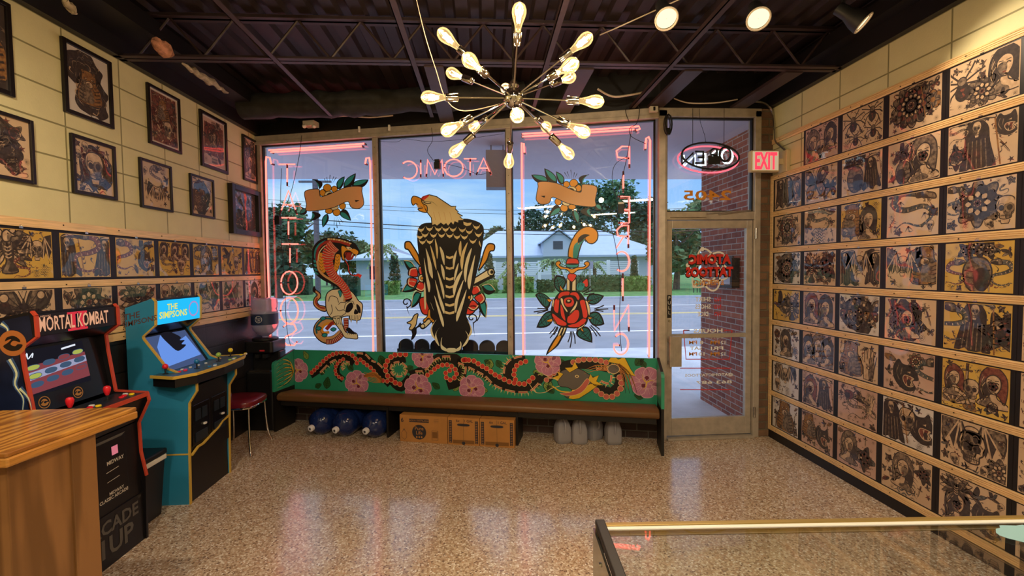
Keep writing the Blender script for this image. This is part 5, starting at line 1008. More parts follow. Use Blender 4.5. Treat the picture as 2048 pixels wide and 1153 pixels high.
A.blob([(345, 445), (300, 410), (250, 405), (215, 375), (215, 350), (240, 340), (255, 360), (240, 370), (265, 388), (310, 395), (345, 405), (390, 392), (440, 388), (460, 375), (445, 365), (460, 345), (485, 350), (488, 375), (450, 405), (395, 415)], OR, 9, 7, K)
A.blob([(175, 730), (210, 640), (260, 590), (330, 585), (400, 595), (450, 650), (490, 720), (480, 800), (460, 860), (400, 890), (320, 890), (230, 870), (180, 800)], K, 6, 6, K)
for P, m_ in (([(225, 650), (250, 600), (320, 590), (325, 620), (270, 630), (235, 660)], RE), ([(330, 620), (335, 600), (385, 598), (410, 640), (395, 665), (370, 630)], RE), ([(205, 660), (240, 650), (240, 700), (230, 770), (195, 740)], RE), ([(180, 700), (190, 655), (200, 660), (195, 720)], CR), ([(250, 700), (270, 720), (290, 800), (290, 835), (255, 790)], RE), ([(310, 800), (355, 750), (400, 745), (405, 800), (370, 850), (310, 850)], RE), ([(185, 770), (240, 810), (300, 850), (290, 875), (230, 865), (190, 820)], RE), ([(410, 670), (455, 670), (475, 790), (440, 810), (425, 740)], RE), ([(455, 675), (475, 675), (495, 740), (485, 790)], CR), ([(310, 870), (380, 850), (440, 810), (465, 830), (420, 880), (340, 888)], RE), ([(178, 790), (220, 855), (200, 850)], CR), ([(385, 905), (420, 875), (455, 855), (440, 880), (400, 905)], CR),
              ([(275, 665), (300, 640), (345, 640), (365, 680), (345, 715), (295, 715)], RE), ([(250, 650), (270, 650), (280, 700), (310, 750), (300, 760), (262, 700)], CR), ([(385, 665), (392, 690), (370, 740), (315, 795), (330, 760), (370, 700)], CR), ([(300, 665), (320, 655), (342, 665), (330, 685), (300, 685)], K)): A.blob(P, m_, 8, 5, K)
A.poly([(305, 668), (318, 660), (332, 668), (318, 676)], CR, 11, True)
for P in ([(250, 540), (262, 560), (280, 585), (250, 580)], [(140, 655), (180, 660), (160, 680)], [(140, 830), (180, 815), (180, 840), (145, 840)], [(505, 660), (470, 690), (480, 670)], [(475, 800), (515, 808), (490, 820)], [(425, 890), (445, 925), (420, 910)]): A.blob(P, OR, 5, 5, K)
A.blob([(255, 885), (300, 880), (290, 930), (265, 975), (225, 1040), (150, 1100), (135, 1112), (155, 1060), (190, 1000), (225, 950), (235, 920)], K, 4, 6, K); A.poly([(258, 890), (272, 890), (245, 950), (228, 960)], CR, 6); A.poly([(285, 885), (298, 885), (280, 930), (260, 960)], CR, 6); A.poly([(225, 965), (245, 955), (255, 965), (215, 1035), (150, 1095), (190, 1020)], OR, 6, True)
tag(A.build('window_painting', PM, glass_fn(1060, 440, 4.119), eps=.0002), 'painted dagger stabbing a red rose with teal leaves, right window', 'window painting')

# ---- lettering on the door, seen from behind
mat('letter_red', '#cf2f24', .5); mat('letter_white', '#e8e4dc', .5); mat('letter_gold', '#d38a2c', .5); mat('letter_black', '#120f10', .5)
LM = ['letter_red', 'letter_white', 'letter_gold', 'letter_black']
def dfn(x, y): return Vector((x, DY+.0175, y)), Vector((0, -1, 0))
def tfn(x, y): return Vector((x, DY+.0175, y)), Vector((0, -1, 0))
def dpx(px, py): p = atY(px, py, DY+.0175); return p.x, p.z
def mtext(mb, body, px, py, h, width, mt, l=1, bold=.018, fn=dfn):
    """mirrored text centred at a point of the glass, h and width in metres"""
    x, z = dpx(px, py); V, Fc = text_geo(body, 1, 0, bold=bold); w0 = max(v.x for v in V)-min(v.x for v in V); h0 = max(v.y for v in V)-min(v.y for v in V); cx = (max(v.x for v in V)+min(v.x for v in V))/2; cy = (max(v.y for v in V)+min(v.y for v in V))/2
    mb.use(mt); P = []
    for v in V: p, n = fn(x-(v.x-cx)*width/w0, z+(v.y-cy)*h/h0); P.append(p+n*.0003*(l+1))
    mb.add(P, Fc)
def pw(a, b, y): return abs(dpx(b, y)[0]-dpx(a, y)[0])
m_ = MB()
for dx, dz, mt, l in ((.008, -.010, 3, 2), (0, 0, 0, 4)):
    x_ = dx*180; z_ = -dz*200
    mtext(m_, 'ATOMIC', 1420-x_, 519+z_, .098, pw(1377, 1462, 520), mt, l, .055 if mt == 0 else .085); mtext(m_, 'TATTOOS', 1419-x_, 544+z_, .098, pw(1371, 1466, 545), mt, l, .055 if mt == 0 else .085)
mtext(m_, '& PIERCINGS', 1417, 566, .05, pw(1386, 1448, 566), 2, 3, .02)
A = Art()
cx, cz = dpx(1417, 540)
for rot in (.3, 1.35, 2.4): A.line([(cx+.10*math.cos(t/10*PI*2)*math.cos(rot)-.21*math.sin(t/10*PI*2)*math.sin(rot), cz+.10*math.cos(t/10*PI*2)*math.sin(rot)+.21*math.sin(t/10*PI*2)*math.cos(rot)) for t in range(10)], .017, 1, 0, closed=True)
for rot in (.3, 1.35, 2.4): A.ell(cx-.21*math.sin(rot), cz+.21*math.cos(rot), .02, .02, 1, 1)
q = A.mesh(dfn, .0003); m_.use(1); b_ = len(m_.v); m_.v += q.v; m_.f += [tuple(b_+i for i in f) for f in q.f]; m_.m += [1]*len(q.f)
tag(obj('door_lettering', m_, LM, fix=False), 'red ATOMIC TATTOOS lettering with white atom rings, seen reversed through the door', 'lettering')
m_ = MB()
for i, (a, b) in enumerate((('NO', 'SHIRT'), ('NO', 'SHOES'), ('NO', 'DICE'))):
    y = 599+14.7*i; mtext(m_, a, 1435, y, .045, pw(1428, 1442, y), 0); mtext(m_, b, 1406, y, .045, pw(1392, 1423, y) if i < 2 else pw(1400, 1421, y), 1)
tag(obj('door_lettering', m_, LM, fix=False), 'reversed NO SHIRT NO SHOES NO DICE notice on the door glass', 'lettering')
m_ = MB(); mtext(m_, 'HOURS', 1416, 662, .04, pw(1386, 1444, 662), 1, bold=.02)
for y, l, r in ((674, 'SUN', 'THU'), (697, 'FRI', 'SAT')): mtext(m_, l, 1434, y, .034, pw(1421, 1446, y), 1); mtext(m_, r, 1392, y, .034, pw(1380, 1404, y), 1)
for y, l, r in ((685.5, '12', '8'), (708.5, '12', '10')): mtext(m_, l, 1446, y, .034, pw(1442, 1451, y), 1); mtext(m_, 'PM', 1430, y, .034, pw(1420, 1438, y), 2); mtext(m_, r, 1403, y, .034, pw(1399, 1406, y) if r == '8' else pw(1397, 1409, y), 1); mtext(m_, 'PM', 1386, y, .034, pw(1378, 1394, y), 2)
A = Art(); pts = [dpx(*p) for p in ((1379, 661), (1367, 661), (1372, 719), (1459, 719), (1464, 661), (1449, 661))]; A.line(pts, .01, 0, 1, False); A.line([dpx(1379, 661), dpx(1367, 661)], .01, 0, 1, False)
for y in (737, 780): A.line([dpx(1360, y), dpx(1463, y)], .008, 0, 1, False)
q = A.mesh(dfn, .0003); b_ = len(m_.v); m_.v += q.v; m_.f += [tuple(b_+i for i in f) for f in q.f]; m_.m += [0]*len(q.f)
mtext(m_, '@ATOMICTATTOOS', 1418, 751, .036, pw(1372, 1468, 751), 1); mtext(m_, '863 687', 1428, 765, .032, pw(1394, 1466, 765), 1)
tag(obj('door_lettering', m_, LM, fix=False), 'reversed HOURS table with red border and phone lines on lower door glass', 'lettering')
m_ = MB(); x, z = dpx(1415, 391); mtext(m_, '2405', 1415, 391, .095, pw(1367, 1463, 391), 2, bold=.02)
tag(obj('door_lettering', m_, LM, fix=False), 'reversed gold street number 2405 on the glass above the door', 'lettering')

# ================================================================== NEON
emis('neon_red', (1, .10, .075), 4.6); emis('neon_white', (.75, .95, 1.0), 2.2); emis('neon_pink', (1, .12, .16), 1.6)
mat('neon_off', '#5a1a1c', .4); mat('cable', '#15161a', .5); mat('box_black', '#1a1a1c', .5)
GL = {'A': [[(0, 0), (.5, 1), (1, 0)], [(.2, .4), (.8, .4)]], 'T': [[(.5, 0), (.5, 1)], [(0, 1), (1, 1)]], 'O': [[(.5+.5*math.cos(t*PI/8), .5+.5*math.sin(t*PI/8)) for t in range(17)]], 'M': [[(0, 0), (.08, 1), (.5, .15), (.92, 1), (1, 0)]], 'I': [[(.5, 0), (.5, 1)]],
      'C': [[(.5+.5*math.cos(t), .5+.5*math.sin(t)) for t in [.8+.305*k for k in range(16)]]], 'P': [[(0, 0), (0, 1), (.55, 1), (.95, .8), (.85, .5), (0, .45)]], 'E': [[(1, 0), (0, 0), (0, 1), (1, 1)], [(0, .5), (.7, .5)]], 'R': [[(0, 0), (0, 1), (.55, 1), (.95, .8), (.85, .55), (0, .5)], [(.4, .5), (1, 0)]],
      'N': [[(0, 0), (0, 1), (1, 0), (1, 1)]], 'G': [[(.5+.5*math.cos(t), .5+.5*math.sin(t)) for t in [.8+.33*k for k in range(16)]]+[(.95, .45), (.55, .45)]], 'S': [[(.95, .85), (.7, 1), (.2, .97), (.05, .72), (.3, .55), (.75, .42), (.95, .2), (.7, .02), (.2, 0), (0, .18)]]}
def neon_tube(paths, r=.006, mt='neon_red', name='neon_tube', parent=None, d=.05, k=3):
    mb = MB()
    for P in paths:
        mb.tube(P, r, 8)
        if mt == 'neon_red': mb.use(1); [mb.tube([q, q-WN*.045], .0022, 5) for q in (P[0], P[-1])]; mb.use(0)
    return obj(name, mb, [mt, 'steel'], parent, world=True, smooth=True)
def wpt(px, py, d=.05): return win(px, py)*1.0 + WN*d
def neon_word(word, boxes, lab, r=.006):
    t = thing('neon_sign', lab, 'neon sign', wpt(boxes[0][0], boxes[0][1]))
    for ch, (x0, y0, x1, y1) in zip(word, boxes):
        paths = []
        for st in GL[ch]:
            Q = [wpt(x1+(x0-x1)*u, y1+(y0-y1)*v) for u, v in st]      # mirrored: the sign faces the street
            paths.append(Q)
        neon_tube(paths, r, name='neon_letter', parent=t)
        # painted-out return bends and end caps
        Q = paths[0]
        for a, b in ((Q[0], Q[1]), (Q[-1], Q[-2])): obj('electrode', MB().tube([a, a.lerp(b, .18)], r*1.3, 8), 'neon_off', t, world=True)
    return t
tl = [(565, 331, 596, 374), (566, 383, 600, 430), (568, 437, 598, 478), (570, 489, 602, 534), (568, 543, 601, 589), (567, 595, 602, 647), (571, 647, 600, 690)]
neon_word('TATTOOS', tl, 'red neon letters TATTOOS stacked down the left window, seen reversed', .0072)
pl_ = [(1231, 296, 1258, 339), (1240, 345, 1252, 387), (1236, 395, 1258, 447), (1232, 452, 1256, 497), (1228, 504, 1258, 543), (1238, 547, 1252, 602), (1228, 610, 1257, 662), (1226, 667, 1256, 708)]
neon_word('PIERCING', pl_, 'red neon letters PIERCING stacked down the right window, seen reversed', .0072)
al = [(955, 319, 984, 352), (931, 320, 955, 354), (892, 321, 929, 355), (856, 322, 890, 356), (840, 322, 850, 357), (804, 325, 838, 360)]
neon_word('ATOMIC', al, 'red neon word ATOMIC hanging at the top of the middle window, reversed')
def border(lab, paths):
    t = thing('neon_border', lab, 'neon tube', paths[0][0]); neon_tube(paths, .0085, parent=t)
    mb = MB()
    for P in paths:
        for q in (P[0], P[-1]): mb = MB(); mb.tube([q-WN*.045, q-WN*.006], .010, 8); obj('electrode', mb, 'neon_off', t, world=True)
def L_(pts, d=.05): return [wpt(x, y, d) for x, y in pts]
border('red neon tube along the top of the left window', [L_([(544, 303), (640, 297), (733, 290)]), L_([(548, 307), (640, 301), (728, 295)])])
border('red neon tube down the left edge of the left window', [L_([(549, 330), (546, 318), (539, 316), (538, 325), (541, 500), (548, 706)]), ])
border('red neon tube down the right edge of the left window', [L_([(735, 330), (737, 319), (743, 318), (745, 330), (748, 500), (751, 704)])])
border('red neon tube along the top of the right window', [L_([(1046, 271), (1150, 265), (1277, 256), (1279, 261), (1272, 264)]), L_([(1046, 276), (1150, 270), (1268, 262)])])
border('red neon tube down the left edge of the right window', [L_([(1050, 308), (1049, 290), (1045, 289), (1045, 300), (1046, 500), (1048, 712)])])
border('red neon tube down the right edge of the right window', [L_([(1290, 300), (1291, 280), (1296, 277), (1299, 284), (1298, 500), (1297, 712)])])
# transformers and their cables
for x, y, lab in ((566, 444, 'small black neon transformer hung in the left window'), (1241, 420, 'small black neon transformer hung in the right window'), (880, 335, 'small black neon transformer in front of the ATOMIC letters')):
    t = thing('transformer', lab, 'transformer', wpt(x, y, .07)); m_ = MB(); c = wpt(x, y, .08)
    m_.beam(c-WD*.03, c+WD*.03, .045, .085 if x != 880 else .07); obj('box', m_, 'box_black', t, world=True, bevel=.004)
    m_ = MB(); m_.beam(c-WD*.025+Vector((0, 0, .05)), c+WD*.025+Vector((0, 0, .05)), .04, .02); obj('terminal_cover', m_, 'white_plastic' if x == 1241 else 'box_black', t, world=True)
def cable(pts, lab, d=.075, r=.003, m_='cable', cat='cable', name='cable'):
    tag(obj(name, MB().tube([Vector(p) for p in smooth3([wpt(x, y, d) for x, y in pts])], r, 6), m_), lab, cat)
def smooth3(P, k=4):
    out = []
    for i in range(len(P)-1):
        p0 = P[max(0, i-1)]; p1 = P[i]; p2 = P[i+1]; p3 = P[min(len(P)-1, i+2)]
        for j in range(k):
            t = j/k; out.append(.5*(2*p1+(p2-p0)*t+(2*p0-5*p1+4*p2-p3)*t*t+(3*p1-p0-3*p2+p3)*t*t*t))
    return out+[P[-1]]
cable([(612, 275), (608, 310), (600, 350), (590, 390), (573, 435)], 'thin black cable sagging from window head to left transformer')
cable([(578, 455), (560, 465), (548, 455), (552, 440), (560, 442)], 'short loop of cable beside the left transformer', r=.0025)
cable([(572, 340), (570, 450), (578, 560), (582, 650), (590, 690)], 'thin black cable running down through the TATTOOS letters')
cable([(1262, 262), (1256, 300), (1248, 340), (1238, 380), (1232, 405)], 'black cable dropping from the window head to the right transformer')
cable([(1237, 410), (1226, 380), (1224, 350), (1232, 330), (1252, 318)], 'loose cable curve left of the right transformer', r=.0025)
cable([(1258, 252), (1250, 225), (1262, 212), (1277, 222), (1272, 252), (1258, 262), (1262, 278), (1290, 292)], 'looped black cable at the corner of the right window')
cable([(1236, 430), (1222, 450), (1230, 490), (1240, 560), (1238, 640), (1242, 700)], 'thin black cable running down through the PIERCING letters')
cable([(868, 260), (870, 285), (860, 305), (872, 325)], 'curling black cable above the ATOMIC sign', r=.0025)
cable([(892, 330), (930, 340), (960, 352), (975, 350)], 'short cable along the ATOMIC letters', r=.0022)
cable([(765, 287), (800, 288), (815, 282), (860, 287), (920, 284), (1010, 272)], 'thin dark string strung along the top of the middle window', r=.0018)
# the open sign hung in the transom
t = thing('open_sign', 'oval neon OPEN sign on chains above the door, seen from behind', 'neon sign', (atY(1420, 315, DY-.08)))
def opt(x, y, d=.08): return atY(1330+x/11.378, 270+y/11.378, DY-d)
m_ = MB(); m_.tube([opt(1035+650*math.cos(a), 480+300*math.sin(a)+40*math.cos(a)) for a in [2*PI*i/40 for i in range(40)]], .009, 8, closed=True); obj('frame', m_, 'box_black', t, world=True, smooth=True)
m_ = MB(); m_.tube([opt(980+690*math.cos(a), 560+300*math.sin(a)+20*math.cos(a), .03) for a in [2*PI*i/40 for i in range(40)]], .008, 8, closed=True); obj('neon_oval', m_, 'neon_pink', t, world=True, smooth=True)
m_ = MB(); bx = {'N': (430, 430, 690, 690), 'E': (740, 400, 920, 660), 'P': (1070, 340, 1230, 600), 'O': (1290, 300, 1540, 620)}
for ch, (x0, y0, x1, y1) in bx.items():
    for st in GL[ch]: m_.tube([opt(x1+(x0-x1)*u, y1+(y0-y1)*v+30, .03) for u, v in st], .009, 8)
obj('neon_letter', m_, 'neon_white', t, world=True, smooth=True)
m_ = MB()
for ch, (x0, y0, x1, y1) in bx.items():
    for st in GL[ch]: m_.tube([opt(x1+(x0-x1)*u-50, y1+(y0-y1)*v-20, .075) for u, v in st], .010, 8)
m_.add([opt(x, y, d) for d in (.06, .1) for x, y in ((980, 480), (1260, 480), (1260, 660), (980, 680))], [(0, 1, 2, 3), (4, 7, 6, 5), (0, 4, 5, 1), (1, 5, 6, 2), (2, 6, 7, 3), (3, 7, 4, 0)])
obj('tube_holder', m_, 'box_black', t, world=True)
m_ = MB(); m_.tube([opt(630, 200), opt(632, -600)], .0025, 5); m_.tube([opt(1340, 200), opt(1345, -600)], .0025, 5); m_.tube([opt(930, 170), opt(900, 0), opt(800, -300), opt(780, -600)], .002, 5); obj('chain', m_, 'cable', t, world=True)
# ================================================================== LAMPS AND CEILING HARDWARE
emis('filament', (1, .66, .30), 26)
def bulb_glass():
    m = bpy.data.materials.new('bulb_glass'); m.use_nodes = True; nt = m.node_tree; nt.nodes.clear(); M['bulb_glass'] = m
    o = nt.nodes.new('ShaderNodeOutputMaterial'); t = nt.nodes.new('ShaderNodeBsdfTransparent'); t.inputs[0].default_value = (1, .9, .7, 1); g = nt.nodes.new('ShaderNodeBsdfGlossy'); g.inputs['Roughness'].default_value = .02
    lw_ = nt.nodes.new('ShaderNodeLayerWeight'); lw_.inputs[0].default_value = .25; e = nt.nodes.new('ShaderNodeEmission'); e.inputs[0].default_value = (1, .66, .28, 1); e.inputs[1].default_value = .33
    a = nt.nodes.new('ShaderNodeMixShader'); b = nt.nodes.new('ShaderNodeAddShader'); nt.links.new(lw_.outputs['Fresnel'], a.inputs[0]); nt.links.new(t.outputs[0], a.inputs[1]); nt.links.new(g.outputs[0], a.inputs[2])
    nt.links.new(a.outputs[0], b.inputs[0]); nt.links.new(e.outputs[0], b.inputs[1]); nt.links.new(b.outputs[0], o.inputs[0])
bulb_glass(); mat('amber_base', '#c98f3a', .3)
HUB = atY(1027, 196, 2.3); RB = .40
ch = thing('sputnik_chandelier', 'chrome starburst chandelier of lit amber filament bulbs hanging mid room', 'chandelier', HUB)
m_ = MB(); m_.ball((0, 0, 0), .052, 20, 12); m_.lathe([(.02, .045), (.028, .06), (.012, .085)], n=16); obj('hub', m_, 'chrome', ch, smooth=True)
m_ = MB(); m_.tube([(0, 0, .05), (0, 0, 3.49-HUB.z)], .006, 8); m_.lathe([(.065, 3.46-HUB.z), (.06, 3.49-HUB.z), (.03, 3.5-HUB.z)]); obj('stem', m_, 'chrome', ch, smooth=True)
# pixel of each bulb's middle, near (-1) or far (+1) side of the hub
BB = [(1037.7, 33, -1), (895, 76, -1), (944, 125, -1), (910, 149, 1), (866, 195, -1), (903, 257, -1), (951, 251, 1), (915, 299, 1), (1018, 320, 1), (1034, 229, -1), (1090, 252, 1), (1132, 303, 1), (1159, 260, -1), (1184, 203, -1), (1165, 84, -1), (1136, 134, -1), (1135, 157, 1), (1012, 178, 1)]
for px, py, sg in BB:
    d = ray(px, py); d = d.normalized(); oc = CAM-HUB; b_ = d.dot(oc); q = b_*b_-(oc.length_squared-RB*RB)
    tt = -b_+(sg*math.sqrt(q) if q > 0 else 0); P = CAM+d*tt-HUB; ax = P.normalized(); P = ax*RB
    arm = MB(); arm.tube([ax*.045, ax*(RB-.115)], .0045, 8); arm = obj('arm', arm, 'chrome', ch, smooth=True)
    so = MB(); so.lathe([(.006, RB-.125), (.019, RB-.12), (.019, RB-.062), (.0165, RB-.058)], axis=ax, n=16); obj('socket', so, 'chrome', arm, smooth=True)
    c = RB-.062
    gb = MB(); gb.lathe([(.013, c), (.0135, c+.012), (.019, c+.035), (.0275, c+.06), (.031, c+.078), (.030, c+.092), (.023, c+.108), (.010, c+.117), (.001, c+.119)], axis=ax, n=18, cap=False); obj('bulb', gb, 'bulb_glass', arm, smooth=True)
    fl_ = MB(); u = ax.orthogonal().normalized(); w__ = ax.cross(u)
    for k in range(4):
        e1 = u*math.cos(k*PI/2)+w__*math.sin(k*PI/2); e2 = u*math.cos(k*PI/2+.8)+w__*math.sin(k*PI/2+.8)
        fl_.tube([ax*(c+.035)+e1*.006, ax*(c+.085)+e1*.013], .0022, 5); fl_.tube([ax*(c+.085)+e1*.013, ax*(c+.038)+e2*.007], .0018, 5)
    obj('filament', fl_, 'filament', arm)
    l = bpy.data.lights.new('bulb_light', 'POINT'); l.energy = 3.6; l.color = (1, .74, .46); l.shadow_soft_size = .02; o = bpy.data.objects.new('bulb_light', l); COL.objects.link(o); o.parent = ch; o.location = ax*(c+.065)
# cord swagged to the chandelier
def cord(pts, lab, r, mt, cat='cord', name='cord', smooth=True):
    P = smooth3([Vector(p) for p in pts], 5); return tag(obj(name, MB().tube(P, r, 6), mt, smooth=True), lab, cat)
mat('cord_white', '#cdbfae', .5)
cord([atY(826, -30, 2.2), atY(850, 70, 2.25), atY(872, 140, 2.32), atY(893, 200, 2.4), atY(930, 222, 2.38), atY(1012, 205, 2.32)], 'pale cord swagging down to the chandelier hub from the left', .0022, 'cord_white')
cord([atY(1400, -20, 2.9), atY(1290, 30, 3.0), atY(1235, 55, 3.1), atY(1200, 70, 3.3)], 'pale cable looping from the chandelier area toward the ceiling spotlights', .004, 'cord_white')
cord([atY(1195, 178, 4.1), atY(1225, 193, 4.1), atY(1260, 190, 4.1), atY(1300, 182, 4.1)], 'pale conduit drooping above the right window by the board', .009, 'cord_white', 'conduit', 'conduit')
cord([atY(1348, 197, 4.22), atY(1378, 206, 4.22), atY(1430, 206, 4.22), atY(1475, 199, 4.22)], 'pale cable drooping above the door transom', .006, 'cord_white')
cord([atY(1506, 203, 4.2), atY(1530, 207, 4.22), atX(1545, 225, XR-.02), atX(1549, 262, XR-.02), atX(1551, 282, XR-.02), atX(1562, 293, XR-.02), atX(1572, 302, XR-.02)], 'grey conduit bending down the corner into the exit sign', .009, 'steel', 'conduit', 'conduit')
cord([atY(662, 236, 4.75), atY(690, 232, 4.75), atY(740, 235, 4.75), atY(786, 231, 4.75)], 'pale conduit running under the duct at upper left', .007, 'cord_white', 'conduit', 'conduit')
for px, py, sz, lab in ((632, 254, (.13, .10, .055), 'white emergency light box hanging at the upper left corner'), (727, 264, (.02, .02, .06), 'small white contact block over the first mullion'), (786, 261, (.02, .02, .06), 'small white contact block just right of the first mullion')):
    p = win(px, py)+WN*.09; t = MB().box(p, sz, rz=-.24);
    if px == 632:
        t.ball(p+Vector((-.05, -.05, -.035)), .022); t.ball(p+Vector((.05, -.05, -.035)), .022)
    tag(obj('emergency_light' if px == 632 else 'contact_block', t, 'white_plastic', bevel=.004), lab, 'emergency light' if px == 632 else 'contact block')
p = atY(1307, 219, 4.22); tag(obj('motion_sensor', MB().box(p, (.075, .04, .05)).use(1).box(p+Vector((0, -.022, 0)), (.02, .01, .035)), ['white_plastic', 'box_black'], bevel=.004), 'small white sensor box above the door post', 'sensor')
m_ = MB(); p = atY(1334, 250, 4.2)
for k in range(4): m_.tube([p+Vector((.012*math.sin(k)+.03*math.cos(a), -.01*k, .09*math.sin(a))) for a in [2*PI*i/12 for i in range(12)]], .005, 6, closed=True)
m_.box(p+Vector((0, -.03, -.07)), (.03, .03, .06)); tag(obj('cord_bundle', m_, 'cable'), 'black coiled cord bundle hanging at the top of the door post', 'cord')
# spotlights
emis('lens_glow', (1, .72, .40), 1.7)
def spot(px, py, Y, aim, lab, power, blend=.5, size=1.9):
    c = atY(px, py, Y); t = thing('spotlight', lab, 'spotlight', c, group='black ceiling spotlights'); ax = Vector(aim).normalized()
    m_ = MB(); m_.lathe([(.02, -.17), (.034, -.165), (.036, -.10), (.055, -.045), (.062, 0), (.056, 0), (.05, -.03), (.02, -.05)], axis=ax, n=24, cap=False); m_.lathe([(.034, -.165), (.001, -.17)], axis=ax, n=24); obj('housing', m_, 'box_black', t, smooth=True)
    m_ = MB(); m_.lathe([(.052, -.014), (.045, -.006), (.001, -.003)], axis=ax, n=24, cap=False); obj('lens', m_, 'lens_glow', t, smooth=True); obj('trim_ring', MB().tube([ax.orthogonal().normalized()*.055*math.cos(k*PI/12)+ax.cross(ax.orthogonal().normalized())*.055*math.sin(k*PI/12) for k in range(24)], .005, 6, closed=True), 'cord_white', t, smooth=True)
    m_ = MB(); m_.tube([ax*-.12, ax*-.12+Vector((0, .02, .10)), (0, .02, 3.46-c.z)], .010, 8); m_.lathe([(.05, 3.42-c.z), (.05, 3.48-c.z)], o=(0, .02, 0)); obj('bracket', m_, 'box_black', t)
    l = bpy.data.lights.new('spot_light', 'SPOT'); l.energy = power; l.color = (1, .80, .55); l.spot_size = size; l.spot_blend = blend; l.shadow_soft_size = .045
    o = bpy.data.objects.new('spot_light', l); COL.objects.link(o); o.parent = t; o.location = ax*.02; o.rotation_euler = (-ax).to_track_quat('Z', 'Y').to_euler(); return t
spot(1333, 38, 2.35, (-.10, -.62, -.75), 'lit black spotlight nearest the chandelier, lens toward the room', 55)
spot(1517, 38, 2.35, (-.25, -.62, -.72), 'lit black spotlight, second from the chandelier', 55)
spot(1727, 46, 2.5, (.60, -.40, -.70), 'black spotlight near the right wall, lens seen edge-on', 26)
for x, y, ax_, lab in ((-1.5, 1.2, (-.75, .25, -.6), 'black spotlight out of frame above the counter'), (1.3, .2, (.75, .35, -.6), 'black spotlight out of frame above the glass case'), (.2, .3, (-.08, .85, -.42), 'added unseen spotlight over the viewer, aimed to brighten the window paintings')):  # the one over the viewer is added, unseen, to brighten the window paintings
    c = Vector((x, y, 2.95)); t = thing('spotlight', lab, 'spotlight', c, group='black ceiling spotlights'); ax = Vector(ax_).normalized()
    m_ = MB(); m_.lathe([(.034, -.165), (.036, -.10), (.055, -.045), (.062, 0), (.05, -.03)], axis=ax, n=20, cap=False); obj('housing', m_, 'box_black', t, smooth=True)
    obj('lens', MB().lathe([(.052, -.014), (.001, -.003)], axis=ax, n=20, cap=False), 'lens_glow', t); obj('bracket', MB().tube([(0, 0, .1), (0, 0, .5)], .01, 8), 'box_black', t)
    l = bpy.data.lights.new('spot_light', 'SPOT'); l.energy = 95; l.color = (1, .80, .55); l.spot_size = 2.1; l.spot_blend = .7; l.shadow_soft_size = .045
    o = bpy.data.objects.new('spot_light', l); COL.objects.link(o); o.parent = t; o.location = ax*.02; o.rotation_euler = (-ax).to_track_quat('Z', 'Y').to_euler()
# panel fixtures that hold the area lights behind the viewer
for x, y in ((-1.3, -.6), (1.0, -.6), (-.2, -2.6)):
    m_ = MB().bbox((x-.6, y-.18, 3.03), (x+.6, y+.18, 3.09)); tag(obj('ceiling_panel', m_, 'white_plastic'), 'long white ceiling panel lamp out of frame behind the viewer', 'ceiling lamp', 'ceiling panel lamps')
# exit sign
mat('exit_case', '#c9b48c', .5); emis('exit_red', (1, .03, .05), 2.2); emis('exit_face', (.95, .72, .42), .55)
YE = atX(1572, 322, XR).y; a = atY(1499, 302, YE); b = atY(1555, 345, YE)
t = thing('exit_sign', 'lit EXIT sign with red letters projecting from the right wall', 'exit sign', ((a.x+b.x)/2, YE, b.z))
m_ = MB().bbox((a.x, YE-.03, b.z), (b.x, YE+.03, a.z)); obj('case', m_, 'exit_case', t, world=True, bevel=.01)
m_ = MB().bbox((a.x+.012, YE-.032, b.z+.012), (b.x-.012, YE-.029, a.z-.012)); obj('face', m_, 'exit_face', t, world=True)
m_ = MB(); fx = frame_fn(((a.x+b.x)/2, YE-.033, (a.z+b.z)/2), (1, 0, 0), (0, 0, 1), (0, -1, 0)); V, Fc = text_geo('EXIT', 1, .004, bold=.03); w0 = max(v.x for v in V)-min(v.x for v in V); h0 = max(v.y for v in V)-min(v.y for v in V); cy = (max(v.y for v in V)+min(v.y for v in V))/2
P = []
for v in V: p, n = fx(v.x*.205/w0, (v.y-cy)*.155/h0); P.append(p+n*(v.z*.5+.001))
m_.add(P, Fc); obj('letters', m_, 'exit_red', t, world=True)
m_ = MB().bbox((b.x, YE-.015, b.z+.07), (XR-.03, YE+.015, a.z-.07)); m_.bbox((XR-.035, YE-.06, b.z-.0), (XR, YE+.06, a.z)); obj('mount', m_, 'exit_case', t, world=True, bevel=.005)
# ================================================================== BENCH AND WHAT STANDS AROUND IT
BA1 = Vector((1.554, 3.901, 0)); BD = (Vector((-2.21, 4.862, 0))-BA1).normalized(); BN = Vector((-BD.y, BD.x, 0)); BN = BN if BN.y > 0 else -BN; BL = 3.865
def bp(s, z, d): return BA1+BD*s+BN*d+Vector((0, 0, z))
def bseg(mb, s0, s1, z0, z1, d0, d1): mb.hexa([bp(s0, z0, d0), bp(s1, z0, d0), bp(s1, z0, d1), bp(s0, z0, d1), bp(s0, z1, d0), bp(s1, z1, d0), bp(s1, z1, d1), bp(s0, z1, d1)])
mat('mural_green', '#2b8f70', .4, noise=.12, nscale=3, coat=.2); mat('vinyl_brown', '#6a4a2a', .42, noise=.1, nscale=3, bump=.08, bscale=6); mat('bench_black', '#15120f', .5)
for n_, c_ in (('m_black', '#1a1512'), ('m_red', '#cf3b34'), ('m_cream', '#e3c98f'), ('m_pink', '#c07b98'), ('m_pinklite', '#dba9b6'), ('m_yellow', '#e8bb30'), ('m_leaf', '#2c5a2c'), ('m_leaflite', '#86a04e'), ('m_maroon', '#6e2338'), ('m_orange', '#c07a3a'), ('m_grey', '#6a625c'), ('m_coral', '#c9665a')): mat(n_, c_, .45)
MU = ['m_black', 'm_red', 'm_cream', 'm_pink', 'm_pinklite', 'm_yellow', 'm_leaf', 'm_leaflite', 'm_maroon', 'm_orange', 'm_grey', 'm_coral']
